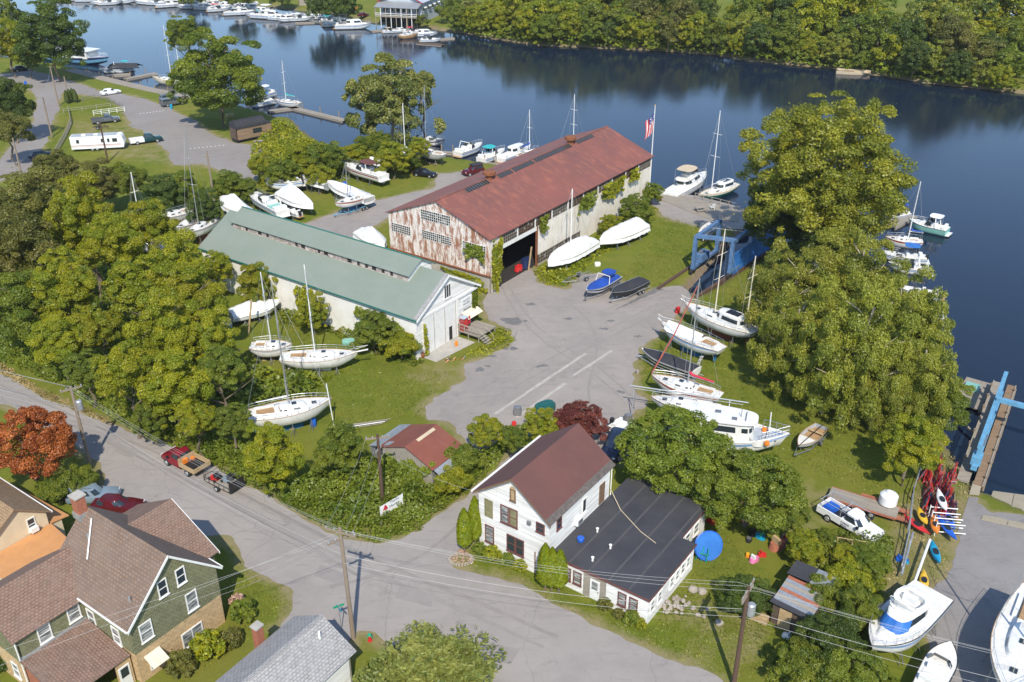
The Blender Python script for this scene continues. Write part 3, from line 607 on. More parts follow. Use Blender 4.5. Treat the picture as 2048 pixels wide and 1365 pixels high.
# prototypes: nominal crown radius 5 m
CR = {}
for i in range(3): CR['broad%d' % i] = crown_mesh('crown_broad', 11 + i, 5, 4.6 + .5 * i, 84 + 10 * i, 1.0, 560, .178, -.6)
for i in range(2): CR['tall%d' % i] = crown_mesh('crown_tall', 31 + i, 5, 6.6, 120, .98, 540, .178, -.75)
CR['round'] = crown_mesh('crown_round', 41, 5, 4.2, 170, .68, 330, .15, -.5, .8, 0, .78, .12)
CR['cotton'] = crown_mesh('crown_cotton', 43, 9, 9.5, 330, 1.2, 480, .21, -.7, .8, 0, .5, .35, 0., .14, .58, .4)
CR['willow'] = crown_mesh('crown_willow', 47, 7, 6, 190, 1.0, 540, .14, -.8, .85, .35, .42, .5, 0., .14, .62, .4)
CR['airy'] = crown_mesh('crown_airy', 53, 6.5, 7, 100, 1.15, 480, .2, -.8, .8, .2, .45, .4, 0., .1)
for i in range(4): CR['far%d' % i] = crown_mesh('crown_far', 61 + i, 5, 5.2 + .9 * (i % 2), 62, 1.12, 220, .32, -.7, .85)
for i in range(2): CR['shrub%d' % i] = crown_mesh('crown_shrub', 71 + i, 5, 4, 70, 1.1, 420, .23, -.35, .8)

def column_mesh(name, seed, n):
    rng = np.random.default_rng(seed); z = rng.random(n) ** .9; a = rng.random(n) * 2 * math.pi; r = (np.clip(z / .12, .55, 1) * (1 - z ** 3.2) ** .8 + .03) * (1 + .07 * np.sin(a * 5 + z * 9)) * (.86 + .16 * rng.random(n)); P = np.c_[r * np.cos(a), r * np.sin(a), (z * 2 - 1) * 2.6]
    V, F, col = leafcloud(P, np.c_[np.cos(a), np.sin(a), np.full(n, .25)], .16 * rng.uniform(.6, 1.4, n), rng, np.c_[np.clip(vnoise(a * 2, z * 9, 1.) + rng.normal(0, .15, n), 0, 1), np.clip(rng.normal(.5, .2, n), 0, 1)], .3, 1.8); return fastmesh(name, V, F, 'leaf_green', {'col': ('FACE', 'FLOAT_COLOR', col)})
CR['column'] = column_mesh('crown_column', 81, 6500)

def pine_mesh(name, seed, rx, rz, nb, ls):
    rng = np.random.default_rng(seed); P, N, Sh = [], [], []
    for k in range(nb):
        f = (k + .5) / nb; z = -rz + 1.75 * rz * f; L = rx * (1 - f) ** .75 * rng.uniform(.6, 1.08) + .35; a = k * 2.39996 + rng.normal(0, .2); m = int(150 * L / rx + 40)
        t = rng.random(m) ** .6; sp = .5 * (1 - .55 * t); q = np.c_[t * L, rng.normal(0, 1, m) * sp * L * .28, np.abs(rng.normal(0, 1, m)) * .28 * L * .4 + t * L * .32]
        P.append(np.c_[q[:, 0] * math.cos(a) - q[:, 1] * math.sin(a), q[:, 0] * math.sin(a) + q[:, 1] * math.cos(a), z + q[:, 2]]); N.append(np.c_[rng.normal(0, 1, (m, 2)), np.full(m, .6)])
        sh = rng.random(); Sh.append(np.c_[np.clip(sh + rng.normal(0, .2, m), 0, 1), np.clip(rng.normal(.5, .25, m), 0, 1)])
    P = np.concatenate(P); V, F, col = leafcloud(P, np.concatenate(N), ls * rng.uniform(.6, 1.4, len(P)), rng, np.concatenate(Sh), .9, 2.3); return fastmesh(name, V, F, 'leaf_green', {'col': ('FACE', 'FLOAT_COLOR', col)})
CR['pine'] = pine_mesh('crown_pine', 85, 5, 5.5, 210, .17)
CR['bush'] = crown_mesh('crown_bush', 87, 1, .85, 50, .28, 95, .13, -.5, .9, 0, .8, .1)
TR = {'a': trunk_mesh('trunk_a', 1, 1, .035, 7, .5), 'b': trunk_mesh('trunk_b', 2, 1, .03, 8, .45, .4), 'far': trunk_mesh('trunk_far', 3, 1, .025, 3, .35, .5), 'pale': trunk_mesh('trunk_pale', 4, 1, .03, 12, .42, .25, 'bark_pale'), 'low': trunk_mesh('trunk_low', 5, 1, .05, 6, .5, .2)}
def mobj(name, me, parent, mat=None, loc=(0, 0, 0), sc=(1, 1, 1), rz=0):
    o = bpy.data.objects.new(name, me); COL.objects.link(o); o.parent = parent; o.location = loc; o.scale = sc; o.rotation_euler[2] = rz
    if mat: o.material_slots[0].link = 'OBJECT'; o.material_slots[0].material = MATS[mat]
    return o
TREE_N = [0]
def tree(base, h, r, proto, leaf, label, name='tree', cat='tree', group=None, trunk='a', cz=None, rz_=None, nominal=None, depth=None, ry=1.):
    """base = ground point, h = top height, r = crown radius"""
    TREE_N[0] += 1; k = TREE_N[0]; o = thing(name, label, cat, base, 0, group)
    nom = nominal or {'cotton': 9, 'willow': 7, 'airy': 6.5, 'column': 1, 'bush': 1}.get(proto, 5)
    rzn = {'broad0': 4.6, 'broad1': 5.1, 'broad2': 5.6, 'tall0': 6.6, 'tall1': 6.6, 'round': 4.2, 'cotton': 9.5, 'willow': 6, 'airy': 7, 'far0': 5.2, 'far1': 6.1, 'far2': 5.2, 'far3': 6.1, 'shrub0': 4, 'shrub1': 4, 'column': 2.6, 'pine': 5.5, 'bush': .85}[proto]
    s = r / nom; d = depth or min(rzn * s * 1.12, h * .47); sz = d / (rzn * 1.12); c = h - d
    mobj('trunk', TR[trunk], o, None, (0, 0, -.1), (h * .8, h * .8, h * .86), k * 1.7)
    mobj('crown', CR[proto], o, leaf, (0, 0, c), (s, s * ry, sz), k * 2.1 if rz_ is None else rz_)
    return o
def ptree(px, py, rpx, h, proto, leaf, label, **kw):
    """tree whose crown centre stands at the surveyed direction px,py"""
    z = h * .6; b = G(px, py, z); pm = PXM(py) * CAM_H / (CAM_H - z); r = rpx / pm
    return tree((b.x, b.y, 0), h, r, proto, leaf, label, **kw)
# ---- the wood west of the boatyard (left of the photograph)
WL = [(55, 415, 88, 15, 'broad0', 'leaf_olive', 'tall olive brown tree at the left edge of the wood, the one nearest the river'),
 (35, 520, 85, 14, 'broad1', 'leaf_olive', 'olive brown tree half cut by the left edge, above the darker trunks'),
 (45, 620, 75, 12, 'broad2', 'leaf_green', 'deep green tree in the shade of the olive ones at the left edge'),
 (165, 455, 82, 18, 'tall0', 'leaf_lime', 'tallest bright yellow green tree of the wood with bare forked trunk showing'),
 (232, 520, 66, 15, 'broad1', 'leaf_lime', 'yellow green tree just right of the tallest one in the wood'),
 (300, 470, 62, 13, 'broad2', 'leaf_lime', 'yellow green tree behind the wood, beside a thin leaning mast'),
 (350, 535, 66, 13, 'broad0', 'leaf_lime', 'bright tree of the wood nearest the far end of the green shed'),
 (130, 590, 62, 13, 'tall1', 'leaf_lime', 'yellow green tree below the tallest one, beside the dark gap of the wood'),
 (285, 600, 66, 13, 'broad1', 'leaf_lime', 'yellow green tree in the middle of the wood, behind a shaded clearing'),
 (385, 610, 64, 12, 'broad2', 'leaf_lime', 'yellow green tree beside the wrapped white cruiser in the clearing'),
 (200, 675, 58, 10, 'broad0', 'leaf_lime', 'bright green tree around the bare vine hung trunk in the wood'),
 (330, 675, 74, 13, 'tall1', 'leaf_lime', 'large bright tree at the front middle of the wood'),
 (425, 690, 62, 12, 'broad1', 'leaf_lime', 'bright tree at the right front of the wood, beside the sailboat masts'),
 (115, 690, 52, 9, 'broad2', 'leaf_lime', 'bright green tree at the front left of the wood above the roadside bank'),
 (255, 765, 66, 11, 'broad0', 'leaf_lime', 'bright tree over the road bank, halfway along the wood'),
 (355, 775, 62, 11, 'broad2', 'leaf_lime', 'bright tree over the road behind the parked flatbed pickup'),
 (445, 765, 46, 9, 'broad1', 'leaf_green', 'mid green tree left of the sailboat with the blue bottom'),
 (172, 750, 46, 7, 'broad1', 'leaf_green', 'low mid green tree on the bank above the utility pole with the grey can'),
 (300, 830, 44, 6.5, 'broad2', 'leaf_green', 'low tree leaning over the road between the pole and the flatbed pickup'),
 (395, 850, 46, 6.5, 'broad0', 'leaf_lime', 'low bright tree right behind the flatbed pickup'),
 (465, 850, 44, 6, 'broad1', 'leaf_green', 'low tree behind the utility trailer'),
 (545, 905, 74, 7.5, 'broad2', 'leaf_lime', 'spreading yellow green tree at the roadside below the sailboat with the blue bottom'),
 (680, 895, 56, 5.5, 'broad1', 'leaf_green', 'low mid green tree left of the red roofed shed'),
 (110, 345, 50, 9, 'broad1', 'leaf_olive', 'low olive tree at the end of the fenced lawn by the upper road'),
 (185, 365, 50, 9, 'broad2', 'leaf_olive', 'olive tree behind the wood below the camper'),
 (255, 360, 46, 8, 'broad0', 'leaf_green', 'mid green tree behind the wood below the pickup with the white bed'),
 (325, 385, 46, 8, 'broad2', 'leaf_dark', 'dark green tree right of the thin leaning mast behind the wood'),
 (372, 375, 42, 7.5, 'broad0', 'leaf_green', 'mid green tree left of the tall thin mast above the green shed'),
 (455, 372, 38, 6, 'broad1', 'leaf_green', 'mid green tree behind the tent shaped wrap at the green shed corner'),
 (492, 378, 30, 5, 'broad2', 'leaf_green', 'small green tree left of the open cruiser behind the green shed'),
 (408, 415, 34, 7, 'broad1', 'leaf_dark', 'dark tree over the boats at the far end of the green shed'),
 (432, 545, 40, 7, 'broad1', 'leaf_lime', 'bright tree leaning on the white wall of the green shed near its far end'),
 (512, 565, 40, 6.5, 'broad2', 'leaf_lime', 'vine covered tree against the middle of the green shed wall'),
 (625, 620, 34, 6, 'tall0', 'leaf_lime', 'narrow bright tree against the shed wall behind the ketch masts'),
 (750, 660, 42, 5, 'broad1', 'leaf_green', 'green tree at the near wall of the green shed, beside the big white doors'),
 (800, 688, 38, 3.6, 'shrub0', 'leaf_lime', 'bright shrub at the foot of the near corner of the green shed'),
 (770, 640, 34, 5, 'broad2', 'leaf_green', 'green tree under the near eave of the green shed')]
for k_, a in enumerate(WL): ptree(a[0], a[1], a[2] * (.80 + .16 * random.random()), a[3] * (.94 + .16 * random.random()), ('tall%d' % (k_ % 2)) if k_ % 3 == 0 and a[4][:5] == 'broad' else a[4], a[5], a[6], ry=random.uniform(.8, 1.15), group='trees of the wood beside the boatyard', trunk='b', cat='tree')
# ---- named trees around the yard
ptree(1655, 350, 150, 25, 'cotton', 'leaf_cotton', 'huge yellow green cottonwood at the water right of the quay', name='cottonwood_tree', trunk='pale', depth=10.2)
ptree(1560, 430, 70, 13, 'broad1', 'leaf_dark', 'dark green tree under the left side of the cottonwood, over the blue wall', trunk='b')
ptree(1660, 470, 62, 12, 'broad2', 'leaf_dark', 'dark green tree under the cottonwood beside the willow', trunk='b')
WIL = [(1585, 575, 86, 13, 'willow tree behind the masts, nearest the blue wall'), (1705, 560, 92, 14.5, 'willow tree with the highest crown of the willow clump, below the cottonwood'), (1808, 640, 86, 13.5, 'willow tree leaning over the moored boats at the water'),
 (1600, 665, 82, 12.5, 'willow tree over the stern of the red bottomed sailboat'), (1710, 680, 100, 16, 'willow tree in the middle of the clump with a bare dead limb'), (1840, 755, 72, 11, 'willow tree at the water edge, right of the clump'), (1660, 735, 68, 9.5, 'willow tree hanging low over the lawn with trailing branches'), (1760, 765, 66, 9.5, 'willow tree at the front of the clump over a shaded bare patch')]
for a in WIL: ptree(a[0], a[1], a[2], a[3], 'willow', 'leaf_willow', a[4], name='willow_tree', trunk='pale', group='willow clump on the lawn', depth=a[3] * .5)
ptree(1885, 800, 52, 7, 'broad2', 'leaf_green', 'green tree at the water edge left of the wooden float', trunk='b')
ptree(1822, 895, 55, 7.5, 'broad1', 'leaf_lime', 'small bright green tree alone on the lawn beside the red rental boat racks', trunk='b')
ptree(1350, 895, 104, 8.3, 'round', 'leaf_green', 'big round dense green tree behind the flat black roof', trunk='low', name='maple_tree', depth=3.9)
ptree(1500, 975, 100, 7.2, 'round', 'leaf_green', 'lower round green tree joined to the big one behind the flat roof', trunk='low', name='maple_tree')
ptree(1580, 1035, 36, 4.5, 'broad0', 'leaf_green', 'green tree at the tail of the white pickup', trunk='b')
ptree(1160, 843, 46, 4.4, 'broad1', 'leaf_red', 'small dark red tree behind the ridge of the white house', trunk='b', name='red_maple_tree')
ptree(1130, 845, 28, 4.0, 'broad2', 'leaf_red', 'smaller red bush tucked left of the dark red tree', name='red_maple_tree', trunk='b')
ptree(1080, 848, 34, 4.5, 'broad2', 'leaf_lime', 'bright green tree just left of the dark red one behind the house', trunk='b')
ptree(972, 868, 34, 5.2, 'broad0', 'leaf_lime', 'slender bright tree standing between the red shed and the white house', trunk='b')
ptree(1025, 880, 26, 4, 'broad1', 'leaf_green', 'small green tree at the back corner of the white house', trunk='b')
ptree(925, 915, 36, 3.5, 'shrub0', 'leaf_green', 'green shrub at the right front corner of the red roofed shed', name='shrub', cat='shrub')
ptree(905, 960, 34, 3, 'shrub1', 'leaf_lime', 'shrub on the drive bank below the red roofed shed', name='shrub', cat='shrub')
ptree(60, 888, 80, 8.5, 'round', 'leaf_orange', 'orange leaved tree at the left edge beside the street', name='orange_maple_tree', trunk='low')
ptree(112, 975, 36, 3, 'shrub0', 'leaf_green', 'leafy hedge bush left of the parked silver blue car', name='hedge', cat='hedge')
ptree(158, 958, 34, 3, 'shrub1', 'leaf_green', 'leafy hedge bush at the foot of the pole with the grey can', name='hedge', cat='hedge')
ptree(100, 62, 66, 21, 'tall0', 'leaf_dark', 'tall dark tree on the upper left bank beside the tour boat', trunk='b')
ptree(15, 85, 46, 15, 'broad1', 'leaf_lime', 'yellow green tree in the upper left corner', trunk='b')
ptree(50, 105, 30, 11, 'broad1', 'leaf_lime', 'smaller yellow green tree over a parked car at the upper left', trunk='b')
ptree(15, 205, 44, 14, 'broad2', 'leaf_dark', 'dark tree overhanging the upper road at the left edge', trunk='b')
ptree(18, 265, 40, 11, 'broad0', 'leaf_olive', 'olive tree below the dark one at the left edge of the upper road', trunk='b')
ptree(432, 142, 86, 20, 'tall1', 'leaf_green', 'large full green tree on the river bank above the tiny house', trunk='b', depth=9.3)
ptree(372, 100, 34, 19, 'broad1', 'leaf_green', 'green side crown left of the large tree on the river bank', trunk='b')
ptree(775, 185, 78, 18.5, 'airy', 'leaf_pine', 'open crowned pale olive tree on the point with sky blue water showing through', trunk='pale', depth=8.5)
ptree(848, 195, 24, 14, 'broad0', 'leaf_pine', 'small side crown right of the open crowned olive tree', trunk='b')
BU = [(525, 330, 28, 6, 'leaf_lime', 'spindly bright tree beside the parking lot corner'), (565, 345, 34, 5.5, 'leaf_green', 'green bush in the thicket left of the leaning masts'), (605, 318, 38, 6.5, 'leaf_lime', 'bright tree in the thicket behind the row of wrapped boats'), (650, 315, 40, 7, 'leaf_green', 'tallest green tree of the thicket behind the wrapped boats'),
 (640, 350, 30, 5, 'leaf_lime', 'bright bush over the small grey boat'), (705, 310, 34, 4.5, 'leaf_lime', 'bright bush behind the red striped cruiser'), (735, 290, 30, 5, 'leaf_green', 'green bush at the water right of the thicket'), (785, 315, 34, 7, 'leaf_lime', 'vine draped bush at the foot of the open crowned tree'), (760, 285, 24, 5, 'leaf_green', 'green bush beside the inlet under the open crowned tree'), (815, 320, 26, 3.5, 'leaf_green', 'green bush below the white wrapped hull on the point'), (838, 300, 20, 6, 'leaf_lime', 'narrow bright bush between two masts on the point')]
for a in BU: ptree(a[0], a[1], a[2], a[3], random.choice(('broad0', 'broad1', 'broad2')), a[4], a[5], name='bush', cat='bush', group='thicket on the near river bank')
ptree(1270, 418, 32, 5.5, 'broad1', 'leaf_green', 'green sapling against the far end of the long white shed wall', trunk='b')
ptree(1222, 446, 22, 3.8, 'broad2', 'leaf_lime', 'bright sapling at the shed wall behind the wrapped boats', trunk='b')
ptree(1305, 385, 20, 4, 'broad1', 'leaf_green', 'small tree at the far corner of the long shed by the quay', trunk='b')
# lower right tangle
TG = [(1608, 1095, 34, 3.6, 'broad1', 'leaf_lime', 'bright sapling beside the vegetable frames'), (1650, 1075, 22, 2.2, 'broad2', 'leaf_green', 'green sapling in front of the white pickup'), (1690, 1110, 30, 2.4, 'broad0', 'leaf_lime', 'bright bush between the pickup and the fence'), (1740, 1120, 36, 2.6, 'broad1', 'leaf_green', 'green bush left of the blue barrels'),
 (1700, 1160, 42, 3.2, 'shrub0', 'leaf_lime', 'yellow flecked bush right of the backyard shed'), (1655, 1190, 40, 3.0, 'shrub1', 'leaf_green', 'green bush at the right wall of the backyard shed'), (1720, 1215, 40, 4.5, 'broad2', 'leaf_green', 'green tree behind the blue visor cruiser'), (1660, 1280, 60, 5.5, 'broad1', 'leaf_dark', 'dark spreading tree beside the bow of the blue visor cruiser'), (1700, 1340, 62, 5, 'broad0', 'leaf_green', 'spreading tree at the bottom edge left of the white skiff'), (1600, 1330, 50, 4, 'shrub0', 'leaf_green', 'green bush at the bottom edge right of the brown pole'), (1490, 1185, 46, 3.0, 'broad2', 'leaf_dark', 'dark bush in front of the backyard shed'), (1532, 1195, 32, 2.4, 'broad0', 'leaf_dark', 'dark bush against the corrugated roof of the backyard shed')]
for a in TG: ptree(*a, name='bush', cat='bush', group='overgrown back gardens', trunk='b')
ptree(858, 1330, 165, 7.0, 'pine', 'leaf_pine', 'sparse yellow green evergreen at the bottom edge beside the street', name='pine_tree', trunk='pale', cz=None)
# columnar evergreens by the white house
for x, y, r_, h_, lab in ((930, 1058, 15, 4.4, 'left one of two columnar evergreens at the left house corner'), (951, 1046, 16, 5.0, 'right, taller one of two columnar evergreens at the left house corner'), (1089, 1132, 14, 4.6, 'leftmost of three clipped columnar evergreens at the house extension'), (1103, 1134, 15, 4.3, 'middle one of three clipped columnar evergreens at the house extension'), (1118, 1136, 15, 4.2, 'rightmost of three clipped columnar evergreens at the house extension')):
    b = G(x, y + 45 if x < 1000 else y + 48); tree((b.x, b.y, 0), h_ * 1.12, .66, 'column', 'leaf_arb', lab, name='columnar_evergreen', cat='evergreen', group='clipped evergreens by the white house', trunk='far', depth=h_ * .5)
# garden shrubs of the houses
for x, y, r_, leaf, lab in ((488, 1238, .95, 'leaf_green', 'clipped round green bush on the lawn of the green shingled house'), (422, 1310, 1.15, 'leaf_lime', 'clipped bright round bush at the wall of the green shingled house'), (465, 1290, .8, 'leaf_olive', 'loose bush with pink flower heads between the two round ones'), (365, 1345, 1.0, 'leaf_olive', 'bush with pink flower heads beside the little awning'), (478, 1212, .6, 'petal_pink', 'pale flowering bush at the right corner of the green shingled house'), (5, 1335, .9, 'leaf_dark', 'dark bush at the left bottom corner'),
    (1210, 1218, .55, 'leaf_olive', 'small shrub below the extension windows, the left one'), (1238, 1235, .45, 'leaf_olive', 'small shrub below the extension windows, the right one'), (1262, 1245, .6, 'leaf_green', 'taller shrub near the corner of the extension'), (1281, 1255, .42, 'leaf_lime', 'low bright shrub at the corner of the extension'), (985, 1118, .7, 'leaf_lime', 'bright low shrub in the front bed beside the red flowers'), (1015, 1128, .6, 'leaf_green', 'green low shrub in the middle of the front bed'), (1040, 1140, .55, 'leaf_lime', 'bright low shrub at the right of the front bed'), (960, 1105, .55, 'leaf_green', 'low shrub at the foot of the left evergreens')):
    b = G(x, y); tree((b.x, b.y, 0), r_ * 1.75, r_, 'bush', leaf, lab, name='garden_shrub', cat='shrub', trunk='low', depth=r_ * .9)
# ---- the wood on the far bank
rng = np.random.default_rng(5); placed = []
SF = gp([(905, 60), (1000, 76), (1060, 87), (1200, 93), (1400, 103), (1500, 117), (1700, 138), (1850, 162), (2048, 183), (2300, 228)])
FARLEAF = ['leaf_lime', 'leaf_green', 'leaf_green', 'leaf_dark', 'leaf_lime', 'leaf_dark', 'leaf_willow', 'leaf_olive']
for row, (off, sp, h0) in enumerate(((3, 6.5, 8.5), (9, 7.5, 12.5), (17, 8.5, 15), (27, 9.5, 17), (39, 11, 18), (54, 13, 19))):
    tot = 0
    for i in range(len(SF) - 1):
        a, b = SF[i], SF[i + 1]; d = b - a; L = d.length; n = Vector((-d.y, d.x, 0)).normalized(); n = n if n.y > 0 else -n
        x = rng.uniform(0, sp)
        while x < L:
            p = a + d * (x / L) + n * (off + rng.uniform(-2.2, 2.2)); h = h0 * rng.uniform(.6, 1.3); r_ = min(sp * rng.uniform(.55, .85), h * .45)
            if abs(p.x) < 190: placed.append((p, h, r_))
            x += sp * rng.uniform(.75, 1.2)
for k, (p, h, r_) in enumerate(placed[:300]):
    near_ = k % 7
    lf = FARLEAF[int(rng.integers(0, 8))]
    tn = {'leaf_lime': 'bright yellow green', 'leaf_green': 'mid green', 'leaf_dark': 'dark green', 'leaf_willow': 'pale willow green', 'leaf_olive': 'olive brown'}[lf]
    tree((p.x, p.y, -.3), h, r_, 'far%d' % (k % 4), lf, tn + ' tree in the dense wood lining the far river bank', group=tn + ' trees of the far bank wood', trunk='far')
for x, y, rp_, h, lf, lab in ((640, 8, 26, 12, 'leaf_dark', 'dark tree left of the riverside restaurant'), (690, 4, 28, 12, 'leaf_dark', 'dark tree beside the orange tractor at the restaurant'), (665, -12, 30, 13, 'leaf_green', 'green tree behind the dark ones left of the restaurant'), (915, 30, 22, 8, 'leaf_green', 'green tree at the right corner of the restaurant lawn'), (900, 10, 26, 10, 'leaf_green', 'green tree beyond the white car at the restaurant'), (845, 38, 14, 4, 'leaf_green', 'shrub right of the restaurant deck stairs'), (560, -14, 26, 9, 'leaf_dark', 'dark tree behind the far marina shed'), (480, -10, 26, 9, 'leaf_green', 'green tree behind the far row of moored boats'), (380, -14, 26, 9, 'leaf_green', 'tree at the top edge behind the far moored boats'), (15, 25, 30, 14, 'leaf_green', 'green tree top in the far upper left corner')):
    ptree(x, y, rp_, h, 'far%d' % (len(lab) % 4), lf, lab, trunk='far')
# ---- uncountable low growth
def undergrowth(name, label, poly, hmin, hmax, dens, ls, leaf, seed=1, cell=1.6, z0=0.):
    rng = np.random.default_rng(seed); Q = np.array([(p[0], p[1]) for p in poly]); lo, hi = Q.min(0), Q.max(0); n = int((hi - lo).prod() * dens)
    P = lo + rng.random((n, 2)) * (hi - lo); d = sdf(P, poly); P = P[d < .5 * vnoise(P[:, 0], P[:, 1], .8) - .25]; d = sdf(P, poly); n = len(P)
    hm = hmin + (hmax - hmin) * np.clip(1.6 * vnoise(P[:, 0], P[:, 1], cell) * .65 + .55 * vnoise(P[:, 0] + 40, P[:, 1], cell * .45) - .2, 0, 1); hm = hm * np.clip(-d / 1.0, .15, 1)
    z = hm * (1 - .45 * rng.random(n) ** 1.5) + z0
    gx_ = (vnoise(P[:, 0] + .4, P[:, 1], cell) - vnoise(P[:, 0] - .4, P[:, 1], cell)) * -3; gy_ = (vnoise(P[:, 0], P[:, 1] + .4, cell) - vnoise(P[:, 0], P[:, 1] - .4, cell)) * -3
    sh = np.c_[np.clip(vnoise(P[:, 0], P[:, 1] + 70, 1.8) * 1.2 - .1 + rng.normal(0, .15, n), 0, 1), np.clip(rng.normal(.5, .25, n), 0, 1)]
    V, F, col = leafcloud(np.c_[P, z], np.c_[gx_, gy_, np.ones(n)], ls * rng.uniform(.6, 1.5, n), rng, sh, .55)
    o = bpy.data.objects.new(name, fastmesh(name, V, F, leaf, {'col': ('FACE', 'FLOAT_COLOR', col)})); COL.objects.link(o)
    return tag(o, label, 'undergrowth', None, 'stuff')
undergrowth('undergrowth', 'tangle of vines and weeds along the street below the wood', gp([(-150, 690), (0, 722), (60, 748), (130, 778), (200, 822), (290, 878), (400, 915), (470, 960), (545, 998), (610, 1032), (600, 960), (500, 900), (400, 850), (250, 760), (100, 690), (-100, 610)]), .4, 2.6, 60, .2, 'leaf_green', 1)
undergrowth('undergrowth', 'weeds and vines filling the corner around the sign and the red roofed shed', gp([(560, 1004), (610, 1034), (690, 1074), (754, 1088), (838, 1064), (876, 1026), (940, 985), (985, 940), (1035, 890), (1000, 880), (960, 915), (900, 950), (860, 975), (800, 930), (740, 920), (640, 940), (590, 960)]), .3, 1.9, 85, .17, 'leaf_green', 2)
undergrowth('undergrowth', 'leafy growth under the trees of the wood', gp([(-120, 560), (100, 470), (300, 430), (400, 500), (430, 600), (450, 700), (560, 760), (640, 740), (640, 800), (560, 850), (420, 850), (250, 760), (100, 690)]), .3, 2.0, 18, .34, 'leaf_green', 3, 2.5)
undergrowth('undergrowth', 'weeds between the sailboat hulls left of the green shed', gp([(480, 730), (560, 745), (640, 760), (700, 735), (720, 720), (640, 775), (560, 790), (480, 780)]), .3, 1.3, 36, .22, 'leaf_lime', 4)
undergrowth('undergrowth', 'weeds along the near wall of the green shed', gp([(560, 650), (650, 660), (720, 700), (830, 735), (850, 725), (840, 700), (760, 665), (640, 620), (540, 600)]), .2, 1.1, 34, .22, 'leaf_green', 5)
undergrowth('undergrowth', 'vines and weeds along the foot of the long white shed wall', gp([(1066, 545), (1090, 572), (1130, 575), (1160, 548), (1205, 510), (1290, 455), (1320, 420), (1300, 412), (1200, 470), (1120, 510)]), .1, .7, 18, .26, 'leaf_lime', 6)
undergrowth('undergrowth', 'tangled weeds of the back gardens at the lower right', gp([(1560, 1110), (1620, 1060), (1700, 1060), (1790, 1080), (1770, 1180), (1720, 1280), (1800, 1365), (1840, 1420), (1500, 1420), (1560, 1300), (1600, 1220), (1620, 1170)]), .2, 1.5, 70, .165, 'leaf_green', 7)
undergrowth('undergrowth', 'brush under the willows at the water', gp([(1560, 520), (1700, 560), (1830, 640), (1880, 720), (1895, 800), (1880, 860), (1840, 850), (1800, 780), (1700, 700), (1620, 600)]), .2, 1.4, 6, .4, 'leaf_green', 8)
undergrowth('undergrowth', 'brush along the near bank between the parking lot and the point', gp([(500, 300), (540, 250), (585, 250), (615, 280), (690, 308), (740, 300), (830, 300), (870, 320), (830, 345), (760, 335), (680, 360), (600, 380), (520, 375)]), .2, 1.8, 14, .32, 'leaf_lime', 9)
undergrowth('undergrowth', 'brush along the foot of the wood on the far bank', [p + Vector((0, k, 0)) for p, k in [(q, 0) for q in SF[:-1]] + [(q, 14) for q in reversed(SF[:-1])]], .3, 3.2, 3.4, .8, 'leaf_green', 10, 5)
undergrowth('undergrowth', 'flower clump and weeds around the wooden deck of the green shed', gp([(925, 712), (980, 712), (1032, 682), (1018, 655), (985, 660), (975, 690), (935, 700)]), .05, .6, 30, .2, 'leaf_lime', 12)
undergrowth('undergrowth', 'red and yellow flowers in the stone ringed bed at the street', gp([(902, 1118), (925, 1135), (950, 1125), (940, 1102), (915, 1100)]), .1, .5, 60, .12, 'flower_mix' if 'flower_mix' in MATS else 'petal_pink', 13)
for k, (lab, q, dn) in enumerate((('rough tufts of grass on the lawn among the boats right of the gravel', [(1400, 600), (1480, 555), (1560, 600), (1600, 720), (1700, 830), (1830, 880), (1880, 960), (1800, 1000), (1640, 960), (1560, 930), (1480, 880), (1340, 790), (1290, 810), (1270, 730), (1300, 690)], 13), ('rough tufts of grass between the quay and the long shed wall', [(1235, 560), (1300, 480), (1330, 430), (1440, 460), (1440, 490), (1320, 575)], 13), ('weedy grass left of the gravel yard', [(560, 640), (700, 700), (840, 740), (920, 740), (860, 800), (850, 835), (760, 850), (640, 860), (620, 760)], 13), ('weedy grass verge round the white house and stone heap', [(905, 1118), (1030, 1165), (1160, 1232), (1310, 1300), (1480, 1365), (1560, 1360), (1540, 1150), (1440, 1060), (1400, 1110), (1300, 1250), (1100, 1160), (960, 1105)], 20), ('tufts of grass on the lawn of the shingled house', [(455, 1150), (500, 1140), (580, 1190), (590, 1220), (520, 1265), (400, 1350), (450, 1240)], 20), ('dry grass between the boat stands and the ramp lot', [(1790, 1010), (1900, 900), (1950, 990), (1915, 1070), (1890, 1160), (1850, 1200), (1800, 1290), (1760, 1180)], 15))): undergrowth('grass_tufts', lab, gp(q), .01, .14, dn * 1.7, .095, 'leaf_grass' if k < 5 else 'leaf_dry', 30 + k, 1.2)
undergrowth('dry_grass', 'dry yellow grass verge along the street below the wood', gp([(-100, 690), (0, 722), (83, 778), (160, 812), (240, 850), (230, 856), (156, 824), (83, 794), (0, 748), (-100, 715)]), .02, .28, 40, .2, 'leaf_dry', 14)
